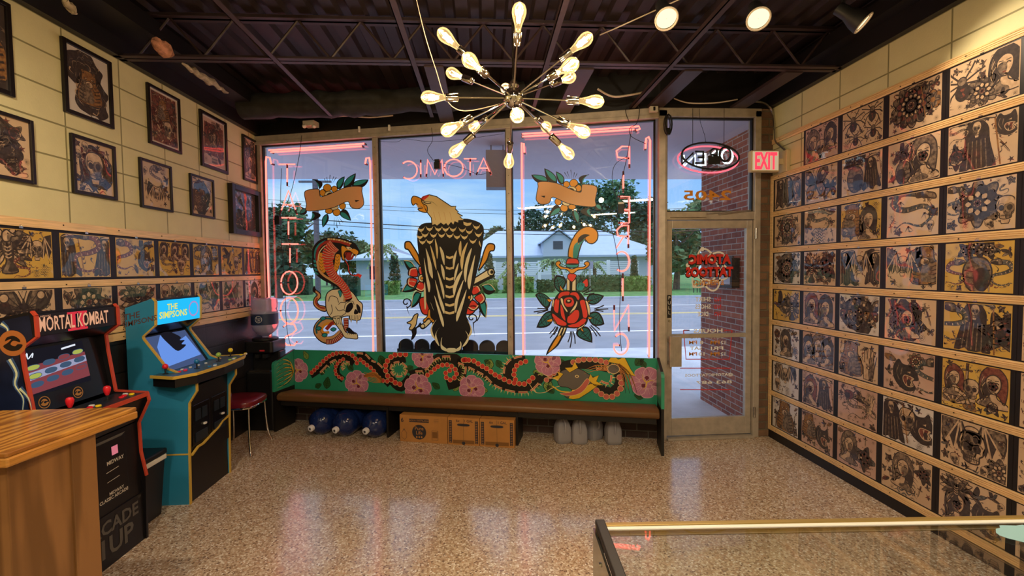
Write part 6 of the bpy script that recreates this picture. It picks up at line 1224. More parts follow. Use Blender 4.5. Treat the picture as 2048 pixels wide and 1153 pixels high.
bn_ = thing('bench', 'long low bench with dragon mural back and brown padded seat before the windows', 'bench', bp(BL/2, 0, .17), 0)
m_ = MB(); prof = [(.0, .33), (-.012, .35), (-.012, .375), (.01, .395), (.06, .402), (.29, .376), (.29, .325), (.02, .318)]
m_.prism([(a, b) for a, b in prof], BD*(BL-.05), o=bp(.025, 0, 0), u=BN, v=(0, 0, 1)); obj('seat', m_, 'vinyl_brown', bn_, world=True, bevel=.012, smooth=True)
m_ = MB(); bseg(m_, .0, BL, .30, .805, .305, .325); obj('backrest', m_, 'mural_green', bn_, world=True, bevel=.002)
m_ = MB(); bseg(m_, .05, BL-.05, .27, .32, .03, .05); obj('seat_support', m_, 'bench_black', bn_, world=True)
for s, full in ((-.012, 1), (BL-.012, 1), (2.61, 0), (1.30, 0)):
    m_ = MB()
    if full:
        out = [(-.01, 0), (.16, 0), (.30, .0), (.325, .30), (.325, .81), (.0, .725), (-.012, .70), (-.012, .44), (-.0, .36)]
        m_.prism(out, BD*.024, o=bp(s, 0, 0), u=BN, v=(0, 0, 1))
        m_.use(1); m_.prism([(-.014, .42), (.30, .42), (.30, .798), (.0, .726), (-.014, .70)], BD*.027, o=bp(s-.0015, 0, 0), u=BN, v=(0, 0, 1))
        obj('end_panel', m_, ['bench_black', 'mural_green'], bn_, world=True)
    else:
        m_.prism([(.02, 0), (.29, 0), (.29, .31), (.02, .31)], BD*.02, o=bp(s, 0, 0), u=BN, v=(0, 0, 1)); obj('leg_panel', m_, 'bench_black', bn_, world=True)
# mural, measured on the back panel as (distance along, height)
def c2b(x, y, crop=1):
    px, py = (440 if crop == 1 else 900)+x/4.096, 680+y/4.096; p = atP(px, py, bp(0, 0, .304), BN); q = p-BA1; return (q.dot(BD), p.z)
W_ = .0012
A = Art(clip=(.015, .365, BL-.02, .803))
def C(P, crop): return [c2b(x, y, crop) for x, y in P]
def mflower(x, y, r, rot, crop):
    cx, cy = c2b(x, y, crop); r = r*W_; R = random.Random(int(x)); A.base = 10
    for k in range(7):
        a = rot+k*.9; A.push(cx, cy, r, r, a); A.blob([(0, 0), (-.42, .5), (-.3, .95), (.05, 1.03), (.36, .92), (.42, .5)], 3, k % 3, .045, 4)
        for q in (-.15, 0, .15): A.line([(q*.5, .3), (q, .8)], .025, 4, 3, False)
        A.pop()
    for k in range(5): a = rot+.4+k*1.25; A.push(cx, cy, r*.5, r*.5, a); A.blob([(0, 0), (-.4, .5), (0, .95), (.4, .5)], 8 if k % 2 else 3, 5, .07, 4); A.pop()
    for k in range(3): a = rot+k*2.2+.5; A.line([(cx, cy), (cx+r*.3*math.cos(a), cy+r*.3*math.sin(a)), (cx+r*.62*math.cos(a+.3), cy+r*.62*math.sin(a+.3))], .09*r, 5, 7, taper=1)
    A.base = 0
def mleaf(x, y, s, rot, crop, col=6):
    cx, cy = c2b(x, y, crop); A.base = 3; A.push(cx, cy, -s*W_, s*W_, rot); A.blob([(0, 0), (-.38, .4), (-.28, .8), (0, 1.2), (.28, .8), (.38, .4)], col, 0, .05, 0); A.line([(0, 0), (0, 1.05)], .04, 0, 2, False)
    for k in (.25, .45, .65, .85): A.line([(0, k), (-.26, k+.2)], .03, 0, 2, False); A.line([(0, k), (.26, k+.2)], .03, 0, 2, False)
    A.pop(); A.base = 0
def body(P, crop, w=60, off=0):
    Q = C(P, crop); A.base = 5; A.line(Q, w*W_, 0, 0); A.base = 0
    return Q
def beads(P, crop, r=21, col=1):
    Q = smoothp(C(P, crop), False, 12); A.base = 8; last = None; k = 0
    for q in Q:
        if last is None or math.hypot(q[0]-last[0], q[1]-last[1]) > r*W_*1.75: A.ell(q[0], q[1], r*W_*1.12, r*W_*1.12, 0, 0, n=12); A.ell(q[0], q[1], r*W_, r*W_, 2, 1, n=12); A.ell(q[0], q[1], r*W_*.86, r*W_*.86, col, 2, n=12); last = q
    A.base = 0
def squig(P, crop, n=None, sp=True, side=1):
    """cream dashes with pink filling and spikes along a body"""
    Q = smoothp(C(P, crop), False, 4); A.base = 7; i = 0
    while i+3 < len(Q): A.line(Q[i:i+4], 17*W_, 2, 0, False); A.line(Q[i:i+4], 9*W_, 11, 1, False); i += 4
    if sp:
        for i in range(1, len(Q)-1, 1):
            a, b = Q[i-1], Q[i+1]; d = math.hypot(b[0]-a[0], b[1]-a[1]) or 1; nx, ny = -(b[1]-a[1])/d*side, (b[0]-a[0])/d*side; x, y = Q[i]
            A.poly([(x-ny*.007+nx*.012, y+nx*.007+ny*.012), (x+ny*.007+nx*.012, y-nx*.007+ny*.012), (x+nx*.045, y+ny*.045)], 2 if i % 2 else 7, 0)
    A.base = 0
for q in ((830, 290, 70, .3, 1), (870, 400, 90, .2, 1), (720, 160, 70, -.5, 1), (540, 380, 60, 1.2, 1), (1090, 250, 70, -.8, 1), (1310, 130, 90, 2.8, 1), (1580, 220, 80, -2.2, 1), (1540, 350, 70, .5, 1), (1800, 400, 70, -1, 1), (1350, 160, 60, 3.6, 1), (780, 390, 60, 1.1, 1), (160, 260, 80, .2, 2), (330, 160, 90, 3.3, 2), (380, 170, 70, 2.5, 2), (680, 260, 80, 1.9, 2), (800, 430, 100, .1, 2), (850, 440, 70, -.7, 2), (940, 180, 70, -1.8, 2), (1520, 210, 80, .7, 2), (1600, 230, 60, -.5, 2), (1580, 480, 60, -1.2, 2), (30, 420, 70, .6, 2), (310, 420, 60, -1.4, 2), (280, 170, 50, 2, 2)):
    mleaf(q[0], q[1], q[2], q[3], q[4], random.Random(q[0]).choice((6, 6, 7)))
body([(740, 290), (850, 215), (930, 150), (1020, 140), (1100, 190)], 1, 70); beads([(750, 270), (800, 222), (850, 172), (900, 132), (960, 110), (1030, 105), (1085, 130), (1118, 170), (1120, 215)], 1)
body([(1130, 110), (1200, 160), (1270, 230), (1330, 290), (1400, 360)], 1, 90); beads([(1150, 165), (1200, 205), (1250, 245), (1290, 300), (1350, 342), (1400, 325)], 1)
body([(1000, 150), (960, 210), (960, 280), (1010, 330)], 1, 60); beads([(1010, 160), (970, 185), (945, 235), (955, 290), (1000, 318)], 1, 18); squig([(1010, 250), (995, 215), (1030, 180), (1070, 190)], 1)
squig([(820, 270), (900, 190), (960, 160)], 1); squig([(1120, 110), (1190, 120), (1240, 170), (1290, 190), (1340, 240)], 1, sp=False)
body([(1520, 150), (1420, 170), (1370, 240), (1400, 320), (1480, 390), (1560, 310)], 1, 80); beads([(1520, 120), (1440, 122), (1390, 152), (1360, 200), (1357, 250), (1380, 305), (1440, 355), (1480, 365)], 1, 25)
squig([(1470, 180), (1410, 200), (1400, 260), (1440, 300), (1510, 290), (1530, 230), (1480, 180)], 1, side=-1)
body([(1560, 300), (1640, 270), (1720, 210), (1800, 155), (1890, 145), (1960, 190), (1980, 260), (1940, 340), (1860, 370)], 1, 95)
beads([(1700, 290), (1740, 258), (1785, 220), (1850, 205), (1910, 225), (1938, 275), (1905, 325), (1860, 320), (1850, 270), (1890, 250)], 1, 22); squig([(1600, 260), (1680, 250), (1740, 180), (1820, 140), (1900, 140)], 1, side=1); squig([(1950, 190), (2010, 220), (2000, 300), (1960, 350)], 1, sp=True)
beads([(2010, 165), (2048, 170)], 1, 26)
body([(60, 200), (160, 200), (250, 250), (340, 310), (450, 370), (560, 390), (680, 360), (740, 290)], 2, 95); beads([(110, 168), (190, 172), (250, 210), (310, 242), (360, 282), (420, 312), (480, 342), (550, 358), (620, 360), (680, 310)], 2, 23)
squig([(150, 225), (220, 260), (290, 300), (360, 370), (450, 410), (560, 430), (660, 420), (740, 340)], 2, side=1); body([(620, 160), (520, 190), (470, 260), (500, 340)], 2, 80); beads([(620, 178), (560, 200), (530, 245), (525, 300), (548, 345)], 2, 22); squig([(590, 135), (500, 160), (450, 220), (440, 290)], 2, side=1)
body([(780, 330), (860, 260), (960, 210), (1100, 200), (1260, 220), (1370, 260), (1390, 360), (1320, 430), (1200, 390)], 2, 80); beads([(790, 330), (830, 290), (870, 262), (890, 240)], 2, 22, 11); beads([(1010, 185), (1070, 165), (1150, 160), (1230, 172), (1290, 190)], 2, 24, 11); beads([(1390, 310), (1405, 360), (1390, 415), (1340, 462), (1290, 470), (1230, 440), (1190, 408)], 2, 25, 11)
squig([(1200, 250), (1260, 230), (1320, 290), (1300, 360), (1220, 330)], 2, side=-1)
# dragon head with yellow mane
A.base = 13
A.blob(C([(880, 320), (910, 260), (970, 240), (1060, 240), (1130, 280), (1200, 330), (1180, 400), (1080, 440), (990, 480), (940, 460), (1000, 420), (960, 390), (900, 380)], 2), 10, 0, .006, 0)
for P in ([(980, 270), (940, 230), (1000, 225), (1020, 180), (1050, 230)], [(880, 340), (840, 310), (890, 290), (880, 260), (930, 280)], [(1130, 330), (1150, 280), (1170, 310), (1220, 290), (1200, 340), (1250, 370), (1190, 380)], [(970, 480), (1000, 410), (1080, 400), (1150, 360), (1220, 370), (1140, 430), (1060, 480), (1010, 490)], [(1290, 180), (1330, 130), (1380, 160), (1430, 140), (1480, 240), (1520, 300), (1440, 280), (1380, 200)]): A.blob(C(P, 2), 5, 2, .005, 0, sm=False)
A.blob(C([(900, 440), (980, 430), (1060, 390), (1120, 320), (1140, 350), (1080, 430), (980, 460)], 2), 11, 4, .004, 2); A.ell(*c2b(1040, 300, 2), .02, .014, 2, 6); A.ell(*c2b(1040, 300, 2), .008, .008, 0, 7)
A.line(C([(890, 330), (820, 310), (760, 280), (720, 290)], 2), .006, 2, 4); A.line(C([(900, 380), (830, 400), (780, 430), (700, 430), (650, 360)], 2), .006, 2, 4); A.line(C([(840, 380), (900, 420), (980, 430)], 2), .012, 5, 4)
for k in range(4): A.line(C([(1320+20*k, 200), (1400+22*k, 270), (1430+28*k, 380), (1440+30*k, 440)], 2), .024, 9, 2, taper=1); A.line(C([(1320+20*k, 200), (1400+22*k, 270), (1430+28*k, 380), (1440+30*k, 440)], 2), .004, 0, 3)
for k in range(3): A.line(C([(1290, 220+15*k), (1200, 210+20*k), (1100, 250+14*k)], 2), .016, 9, 1, taper=1)
A.ell(*c2b(1340, 240, 2), .055, .045, 10, 3, ow=.006, om=2)
for k in range(4): A.line(C([(1180, 300+0*k), (1260, 270+10*k), (1330, 330)], 1), .02, 9, 1)
for k in range(6): A.line(C([(1180+5*k, 270+12*k), (1260, 290+12*k), (1330, 350)], 1), .006, 9, 2)
A.base = 0
for q in ((635, 250, 105, .3, 1), (1120, 355, 110, 1, 1), (1660, 140, 95, 2, 1), (1620, 395, 120, .6, 1), (180, 400, 110, 0, 2), (800, 185, 105, 1.4, 2), (1610, 350, 120, 2.2, 2)): mflower(*q)
for k in range(7): A.line(C([(560, 240), (500, 215+10*k), (440, 170+30*k), (400, 180+30*k)], 1), .014, 5, 8, taper=1)
A.build('mural', MU, lambda x, y: (bp(x, y, .3045), -BN), bn_, eps=.0001)
A = Art()
for k in range(7): A.line([(.29, .57), (.24, .50+.03*k), (.12, .46+.045*k), (.02, .45+.04*k)], .014, 5, 1, taper=1); A.line([(.28, .55), (.2, .46+.045*k), (.05, .47+.04*k)], .004, 0, 2)
A.build('mural_flames', MU, lambda x, y: (bp(BL-.0145, y, x), -BD), bn_, eps=.0003)
# ---- cardboard cartons
mat('cardboard', '#b07a3e', .8, noise=.08, nscale=8); mat('carton_ink', '#2c2b33', .7); mat('carton_brown', '#7d5426', .8)
def carton(p0, p1, lab, kind, Ltop=.262):
    a = atZ(*p0, 0); b = atZ(*p1, 0); u = (b-a).normalized(); w = (b-a).length; n = Vector((-u.y, u.x, 0)); t = thing('carton', lab, 'cardboard box', (a+b)/2, group='water cartons under the bench')
    m_ = MB(); m_.prism([(0, 0), (w, 0), (w, Ltop), (0, Ltop)], n*.27, o=a, u=u, v=(0, 0, 1)); obj('box', m_, 'cardboard', t, world=True, bevel=.003)
    fn = frame_fn(a, u, (0, 0, 1), -n); A = Art()
    def T(mb, s, x, y, size, m, l=2, bold=0, sx=1): mb.use(m); put_text(mb, s, fn, size, x, y, sx=sx, l=l, bold=bold)
    if kind == 1:
        A.poly([(.10, .195), (.30, .195), (.30, .228), (.10, .228)], 0, 0); A.ell(.2, .10, .072, .072, 0, 0, n=28)
        A.line([(.05, .02), (.02, .04), (.02, .09), (.035, .11), (.055, .11), (.07, .09), (.07, .04), (.05, .02)], .003, 0, 0, False); A.poly([(.038, .115), (.052, .115), (.052, .125), (.038, .125)], 0, 0)
        A.line([(.33, .03), (.39, .03), (.39, .12), (.33, .12)], .004, 0, 0, False, closed=True); A.poly([(.335, .05), (.385, .05), (.385, .11), (.335, .11)], 2, 0)
        for k in range(4): A.line([(.35, .20+.01*k), (.40, .20+.01*k)], .002, 0, 0, False)
        g = A.mesh(fn, .0003); T(g, '6', .028, .21, .06, 0, bold=.02); T(g, 'AGUA DESTILADA', .2, .211, .024, 1); T(g, 'Pure', .2, .135, .048, 1, bold=.01); T(g, 'Life', .2, .092, .048, 1, bold=.01)
        for k in range(3): A2 = Art(); A2.ell(.175+.025*k, .052, .008, .01, 1, 2); q = A2.mesh(fn, .0003); b_ = len(g.v); g.v += q.v; g.f += [tuple(b_+i for i in f) for f in q.f]; g.m += q.m
    else:
        for x in (.012, w-.042): A.poly([(x, .02), (x+.03, .02), (x+.03, .235), (x, .235)], 0, 0); [A.line([(x+.006, .03+.016*k), (x+.024, .03+.016*k)], .005, 1, 1, False) for k in range(13)]
        A.line([(w/2, .03), (w/2, .255)], .002, 0, 0, False); A.blob([(w/2-.05, .185), (w/2-.05, .205), (w/2+.05, .205), (w/2+.05, .185)], 0, 0); A.ell(w/2, .02, .017, .017, 0, 1); A.poly([(w*.16, .015), (w*.84, .015), (w*.84, .05), (w*.16, .05)], 2, 0)
        g = A.mesh(fn, .0003); T(g, '6x', w/2-.055, .233, .036, 0, bold=.01); T(g, '1 GAL', w/2+.05, .233, .034, 0, bold=.01)
    obj('printing', g, ['carton_ink', 'cardboard', 'carton_brown'], t, fix=False, world=True); return t
carton((800, 883), (895, 889), 'long cardboard water carton with a dark round badge under the bench', 1)
carton((896, 889.5), (959, 893.5), 'cardboard carton with hand slots beside the round-badge carton', 2); carton((960, 893.5), (1029, 897.5), 'rightmost cardboard carton with hand slots and one raised flap', 2)
# ---- blue five gallon bottles lying under the bench
mat('water_blue', '#1a2f6a', .12, trans=.35, ior=1.3, coat=.5); mat('cap_white', '#dcdce0', .4); mat('cap_dark', '#3a3a42', .5)
def big_bottle(px, py, cap, lab, rz, ax=None, loc=None, mt='water_blue'):
    c = loc if loc is not None else atZ(px, py, .133); ax = Vector((math.sin(rz)*-1, -math.cos(rz), -.12)).normalized() if ax is None else ax
    t = thing('water_bottle', lab, 'water bottle', c, group='large water bottles'); r = .13
    pr_ = [(.10, -.22), (.125, -.205), (r, -.17), (r, -.12), (.124, -.11), (.124, -.09), (r, -.08), (r, -.02), (.124, -.01), (.124, .01), (r, .02), (r, .08), (.115, .125), (.07, .165), (.03, .19), (.027, .225)]
    m_ = MB(); m_.lathe(pr_, axis=ax, n=28); obj('body', m_, mt, t, smooth=True)
    if cap: m_ = MB(); m_.lathe([(.031, .205), (.031, .235), (.024, .24)], axis=ax, n=18); m_.use(1).lathe([(.012, .2405), (.008, .242)], axis=ax, n=14); obj('cap', m_, ['cap_white', 'cap_dark'], t, smooth=True)
    return t
for (px, py), lab in zip(((652, 838), (699, 841), (757, 843)), ('blue water bottle lying under the bench, leftmost of three', 'blue water bottle lying under the bench, middle of three', 'blue water bottle lying under the bench nearest the cartons')): big_bottle(px, py, 1, lab, .35)
# ---- clear one gallon jugs
mat('jug_plastic', '#cfcbd0', .3, trans=.6, ior=1.1)
def jug(px, py, rz, lab):
    c = atZ(px, py, 0); t = thing('gallon_jug', lab, 'plastic jug', c, rz, 'clear gallon jugs under the bench')
    m_ = MB(); vs = []; n = 24
    for w, z in ((.062, 0), (.072, .012), (.074, .04), (.074, .12), (.070, .15), (.055, .195), (.032, .225), (.020, .24), (.020, .255)):
        for j in range(n): a = 2*PI*j/n; q = (abs(math.cos(a))**5+abs(math.sin(a))**5)**(-.2); vs.append((math.cos(a)*w*q, math.sin(a)*w*q, z))
    k = 9; m_.add(vs, [(i*n+j, i*n+(j+1) % n, (i+1)*n+(j+1) % n, (i+1)*n+j) for i in range(k-1) for j in range(n)]+[tuple(range(n))[::-1], tuple((k-1)*n+j for j in range(n))]); obj('body', m_, 'jug_plastic', t, smooth=True)
    obj('handle', MB().tube([(.0, -.03, .235), (.0, -.078, .20), (0, -.088, .15), (0, -.07, .11)], .011, 8), 'jug_plastic', t, smooth=True)
    obj('cap', MB().lathe([(.021, .252), (.021, .268), (.018, .270)], n=16), 'cap_white', t)
jug(1125, 884, .2, 'clear gallon jug under the bench, leftmost of four'); jug(1159, 885, -.1, 'clear gallon jug under the bench, second from left'); jug(1187, 877, .5, 'clear gallon jug set behind the others under the bench'); jug(1226, 886, 0, 'clear gallon jug under the bench standing apart at right')
m_ = MB().bbox((.66, 4.44, .22), (.72, 4.46, .30)); m_ = MB().box(bp(.93, .30, .36), (.06, .02, .09), rz=-.25); tag(obj('wall_outlet', m_, 'white_plastic', bevel=.004), 'white outlet on the dark brick above the gallon jugs', 'outlet')
# ---- water cooler in the corner
mat('cooler_black', '#141416', .4); CC = Vector((-2.345, 5.03, 0))
t = thing('water_cooler', 'black floor water cooler in the left corner by the window', 'water cooler', CC, -.1)
m_ = MB(); P = [(-.13, -.14), (.13, -.14), (.15, -.12), (.15, .13), (-.15, .13), (-.15, -.12)]; m_.prism(P, (0, 0, .62), u=(1, 0, 0), v=(0, 1, 0)); m_.prism([(-.15, -.0), (.15, -.0), (.15, .13), (-.15, .13)], (0, 0, .2), o=(0, 0, .62), u=(1, 0, 0), v=(0, 1, 0)); m_.prism(P, (0, 0, .12), o=(0, 0, .82), u=(1, 0, 0), v=(0, 1, 0)); m_.lathe([(.13, .94), (.125, .965), (.10, .97)], n=28); obj('body', m_, 'cooler_black', t, bevel=.012)
m_ = MB(); m_.bbox((-.06, -.10, .76), (-.02, -.0, .80)); m_.bbox((.02, -.10, .76), (.06, -.0, .80)); obj('tap', m_, 'box_black', t); mat('red_mark', '#c83340', .4); obj('red_lever', MB().bbox((.02, -.146, .84), (.07, -.141, .855)), 'red_mark', t)
obj('drip_tray', MB().bbox((-.11, -.13, .62), (.11, -.01, .635)), 'steel', t)
mat('bottle_clear', '#c3c8ea', .12, trans=.62, ior=1.15, coat=.5); mat('label_blue', '#1c2f52', .4)
mat('water_tint', '#c8d0f0', .05, trans=1, ior=1.1)
wb_ = big_bottle(0, 0, 0, 'clear water bottle upside down on the cooler, blue label', 0, ax=Vector((0, 0, -1)), loc=CC+Vector((0, 0, 1.17)), mt='bottle_clear')
m_ = MB(); m_.lathe([(.1315, -.06), (.1315, .055)], o=CC+Vector((0, 0, 1.17)), n=28, cap=False); lb = obj('label', m_, 'label_blue', wb_, world=True, smooth=True)
A = Art(); A.ell(-.02, 0, .036, .036, 1, 0, n=20); A.ell(-.02, 0, .031, .031, 0, 1, n=20)
def cylf(x, y): a = -PI/2+x/.1315+.12; c, s = math.cos(a), math.sin(a); return CC+Vector((c*.1318, s*.1318, 1.17+y)), Vector((c, s, 0))
g = A.mesh(cylf, .0003); g.use(1); put_text(g, 'Pure', cylf, .024, -.02, .009, l=3); put_text(g, 'Life', cylf, .024, -.02, -.011, l=3); obj('label_print', g, ['label_blue', 'cap_white'], wb_, world=True, fix=False)
# ---- red vinyl chair
mat('vinyl_red', '#6e1420', .28, coat=.4, bump=.05, bscale=5)
t = thing('side_chair', 'red vinyl chair with curved chrome legs between arcade cabinet and cooler', 'chair', (-2.30, 4.40, 0), 0)
m_ = MB(); n = 28; prof = []
def se(a, w, d): q = (abs(math.cos(a))**4+abs(math.sin(a))**4)**(-.25); return math.cos(a)*w*q, math.sin(a)*d*q
vs = []
for w, z in ((.17, .435), (.188, .442), (.194, .462), (.188, .482), (.16, .495), (.08, .500)):
    for j in range(n): x, y = se(2*PI*j/n, w, w*1.05); vs.append((x, y, z))
m_.add(vs, [(i*n+j, i*n+(j+1) % n, (i+1)*n+(j+1) % n, (i+1)*n+j) for i in range(5) for j in range(n)]+[tuple(range(n))[::-1], tuple(5*n+j for j in range(n))]); obj('seat', m_, 'vinyl_red', t, smooth=True)
obj('seat_rim', MB().tube([(*se(2*PI*j/40, .186, .195), .434) for j in range(40)], .010, 8, closed=True), 'chrome', t, smooth=True)
for sx in (-1, 1):
    for sy in (-1, 1): obj('leg', MB().tube(smooth3([Vector((sx*.15, sy*.15, .435)), Vector((sx*.152, sy*.158, .30)), Vector((sx*.162, sy*.175, .12)), Vector((sx*.185, sy*.205, .008))], 5), .010, 10), 'chrome', t, smooth=True)
m_ = MB(); m_.bbox((-.195, -.13, .55), (-.165, .13, .76)); obj('backrest', m_, 'vinyl_red', t, bevel=.012)
for sy in (-1, 1): obj('back_post', MB().tube([(-.15, sy*.14, .435), (-.18, sy*.13, .60)], .009, 8), 'chrome', t)
# ================================================================== ARCADE MACHINES, COUNTER, SHOWCASE
mat('cab_blue', '#2a80a6', .45, noise=.06, nscale=4); mat('cab_black', '#110f12', .4); mat('trim_yellow', '#c9a646', .45); mat('trim_red', '#b8432c', .45); mat('bezel_black', '#0c0b0e', .25); mat('panel_blue', '#34596b', .4, noise=.15, nscale=30); mat('panel_dark', '#1d2630', .35)
mat('text_brown', '#5a3f3c', .5); mat('text_grey', '#5b5854', .5); mat('text_pale', '#c9c2b4', .5); mat('pink_light', '#d8809a', .5, emit=.4)
emis('marquee_cyan', (.02, .52, .95), .95); emis('marquee_yellow', (.85, .80, .12), .9); emis('marquee_rim', (.55, .35, .75), .7); emis('screen_blue', (.13, .27, .72), 1.0); emis('screen_grey', (.06, .09, .20), .9)
emis('screen_dark', (.010, .009, .014), 1); emis('screen_red', (.23, .05, .06), .9); emis('screen_mist', (.33, .34, .50), .9); emis('screen_white', (.8, .85, .95), .9); emis('screen_lime', (.45, .5, .1), .8); emis('screen_steel', (.05, .09, .16), .9); emis('mk_red', (.75, .04, .06), .8); emis('mk_gold', (.85, .42, .24), .8); emis('mk_navy', (.01, .012, .03), .6)
for n_, c_ in (('ball_red', '#d8202c'), ('ball_blue', '#1f6fa8'), ('ball_green', '#9bbf4a'), ('ball_yellow', '#e8c81c'), ('btn_white', '#cfd2cf')): mat(n_, c_, .25, coat=.3)
def cabinet(label, Y0, Y1, P, trim, sidem, loc):
    t = thing('arcade_cabinet', label, 'arcade cabinet', loc)
    for y in (Y0, Y1-.016):
        m_ = MB().prism(P, (0, .016, 0), o=(0, y, 0)); s_ = obj('side_panel', m_, sidem, t, world=True)
        m_ = MB(); Q = [(p[0]+.001, p[1]) for p in P[(2 if trim == 'trim_red' else 1):-1]]
        for a, b in zip(Q[:-1], Q[1:]): m_.beam((a[0], y+.008, a[1]), (b[0], y+.008, b[1]), .018, .009, up=(a[1]-b[1], 0, b[0]-a[0]))
        obj('edge_trim', m_, trim, s_, world=True)
    return t
def ppl(a, b, Y0, Y1):
    """plane through two profile points spanning the cabinet: x runs from the near side to the far side, y from a up to b"""
    a = Vector((a[0], 0, a[1])); b = Vector((b[0], 0, b[1])); v = (b-a).normalized(); u = Vector((0, 1, 0)); n = u.cross(v).normalized()
    return (lambda x, y: (Vector((a.x, Y0, a.z))+u*x+v*y, n)), (b-a).length, Y1-Y0
def pbox(fn, x0, x1, y0, y1, d0, d1, mb=None):
    mb = mb or MB(); P = []
    for d in (d0, d1):
        for x, y in ((x0, y0), (x1, y0), (x1, y1), (x0, y1)): p, n = fn(x, y); P.append(p+n*d)
    return mb.hexa(P)
def ring(A, cx, cy, r, w, m, l=0): A.line([(cx+r*math.cos(2*PI*i/24), cy+r*math.sin(2*PI*i/24)) for i in range(24)], w, m, l, False, closed=True)
def stick(t, p, m_, n, h=.045, bat=False):
    p = Vector(p); j = obj('joystick', MB().tube([p, p+Vector((0, 0, h))], .005, 8).lathe([(.018, 0), (.018, .003)], o=p), 'box_black', t, world=True)
    g = MB()
    if bat: g.lathe([(.008, h-.02), (.016, h+.0), (.019, h+.02), (.014, h+.032), (.002, h+.036)], o=p, n=16)
    else: g.ball(p+Vector((0, 0, h+.008)), .019, 16, 10)
    obj('ball_top', g, m_, j, world=True, smooth=True)
# ---- the blue machine
Y0, Y1 = 3.36, 3.89
P = [(-2.515, 0), (-2.13, 0), (-2.124, .36), (-2.11, .735), (-2.056, .82), (-2.055, .905), (-2.25, .985), (-2.402, 1.20), (-2.405, 1.218), (-2.318, 1.295), (-2.311, 1.465), (-2.33, 1.486), (-2.515, 1.42)]
c2 = cabinet('blue sided four player arcade cabinet with lit cyan marquee and wide control deck', Y0, Y1, P, 'trim_yellow', 'cab_blue', (-2.33, 3.62, 0))
m_ = MB(); m_.bbox((-2.53, Y0+.016, 0), (-2.14, Y1-.016, .365)); obj('riser', m_, 'cab_black', c2, world=True)
m_ = MB(); m_.bbox((-2.52, Y0+.016, .37), (-2.50, Y1-.016, 1.41)); m_.hexa([(-2.53, y, 1.40) if i < 2 else (-2.33, y, 1.47) for i, y in enumerate((Y0+.016, Y1-.016, Y1-.016, Y0+.016))]+[(-2.53, y, 1.41) if i < 2 else (-2.33, y, 1.482) for i, y in enumerate((Y0+.016, Y1-.016, Y1-.016, Y0+.016))]); obj('back_panel', m_, 'cab_black', c2, world=True)
fn, H_, Wd = ppl((-2.124, .36), (-2.112, .83), Y0, Y1)
fp = obj('front_panel', pbox(fn, .016, Wd-.016, 0, H_, -.03, -.008), 'cab_black', c2, world=True)
for x0 in (.05, .285):
    d_ = obj('coin_door', pbox(fn, x0, x0+.20, .04, .34, -.008, -.001), 'bezel_black', c2, world=True, bevel=.003)
    m_ = MB(); [obj('coin_slot', pbox(fn, x0+a_, x0+b_, c_, e_, -.001, .004), 'panel_dark', d_, world=True) for a_, b_, c_, e_ in ((.03, .09, .22, .30), (.11, .17, .22, .30), (.03, .17, .06, .13))]
    m_ = MB(); m_ = pbox(fn, x0+.125, x0+.15, .165, .178, -.001, .012, m_); obj('lock', m_, 'white_plastic', d_, world=True)
m_ = MB(); q = [(-2.118, Y0+.02, .35), (-2.118, Y0+.10, .385), (-2.118, Y0+.16, .385), (-2.118, Y0+.36, .44), (-2.118, Y0+.42, .47), (-2.118, Y1-.01, .485)]
for a, b in zip(q[:-1], q[1:]): m_.beam(a, b, .014, .012)
obj('riser_trim', m_, 'trim_yellow', c2, world=True)
m_ = MB().prism([(Y0+.02, .30), (Y0+.02, .35), (Y0+.10, .385), (Y0+.16, .385), (Y0+.36, .44), (Y0+.42, .47), (Y1-.01, .485), (Y1-.01, .30)], (.014, 0, 0), o=(-2.136, 0, 0), u=(0, 1, 0), v=(0, 0, 1)); obj('riser_face', m_, 'cab_black', c2, world=True)
CP = [(-2.30, 3.27), (-2.11, 3.21), (-2.03, 3.33), (-1.995, 3.62), (-2.02, 3.95), (-2.06, 4.05), (-2.27, 4.0)]
m_ = MB(); m_.prism(CP, (0, 0, .012), o=(0, 0, .944), u=(1, 0, 0), v=(0, 1, 0)); cpn = obj('control_deck', m_, 'panel_blue', c2, world=True)
m_ = MB()
for a, b in zip(CP, CP[1:]): m_.beam((a[0], a[1], .951), (b[0], b[1], .951), .009, .020)
obj('edge_trim', m_, 'trim_yellow', cpn, world=True)
m_ = MB(); cx, cy = -2.15, 3.63; m_.prism([((x-cx)*.96+cx, (y-cy)*.96+cy) for x, y in CP], (0, 0, .06), o=(0, 0, .880), u=(1, 0, 0), v=(0, 1, 0)); obj('deck_box', m_, 'cab_black', c2, world=True)
for (x, y), mt in zip(((-2.24, 3.33), (-2.13, 3.50), (-2.12, 3.76), (-2.14, 3.97)), ('ball_red', 'ball_blue', 'ball_green', 'ball_yellow')):
    stick(c2, (x, y, .956), mt, None)
    for i in range(3): xx, yy = ((x+.06+.02*(i == 1), y+.05+.035*i)); obj('button', MB().lathe([(.013, 0), (.013, .006), (.009, .009)], o=(min(xx, -2.05), yy, .956), n=14), (mt if i != 1 or mt == 'ball_red' else 'btn_white'), cpn, world=True)
for i in range(4): obj('button', MB().lathe([(.011, 0), (.011, .006), (.008, .008)], o=(-2.21+.012*i, 3.46+.075*i, .956), n=14), 'btn_white', cpn, world=True)
fn, H_, Wd = ppl((-2.25, .955), (-2.425, 1.235), Y0, Y1)
m_ = pbox(fn, .016, Wd-.016, 0, H_, -.02, -.012); sc_ = obj('monitor_bezel', m_, 'bezel_black', c2, world=True)
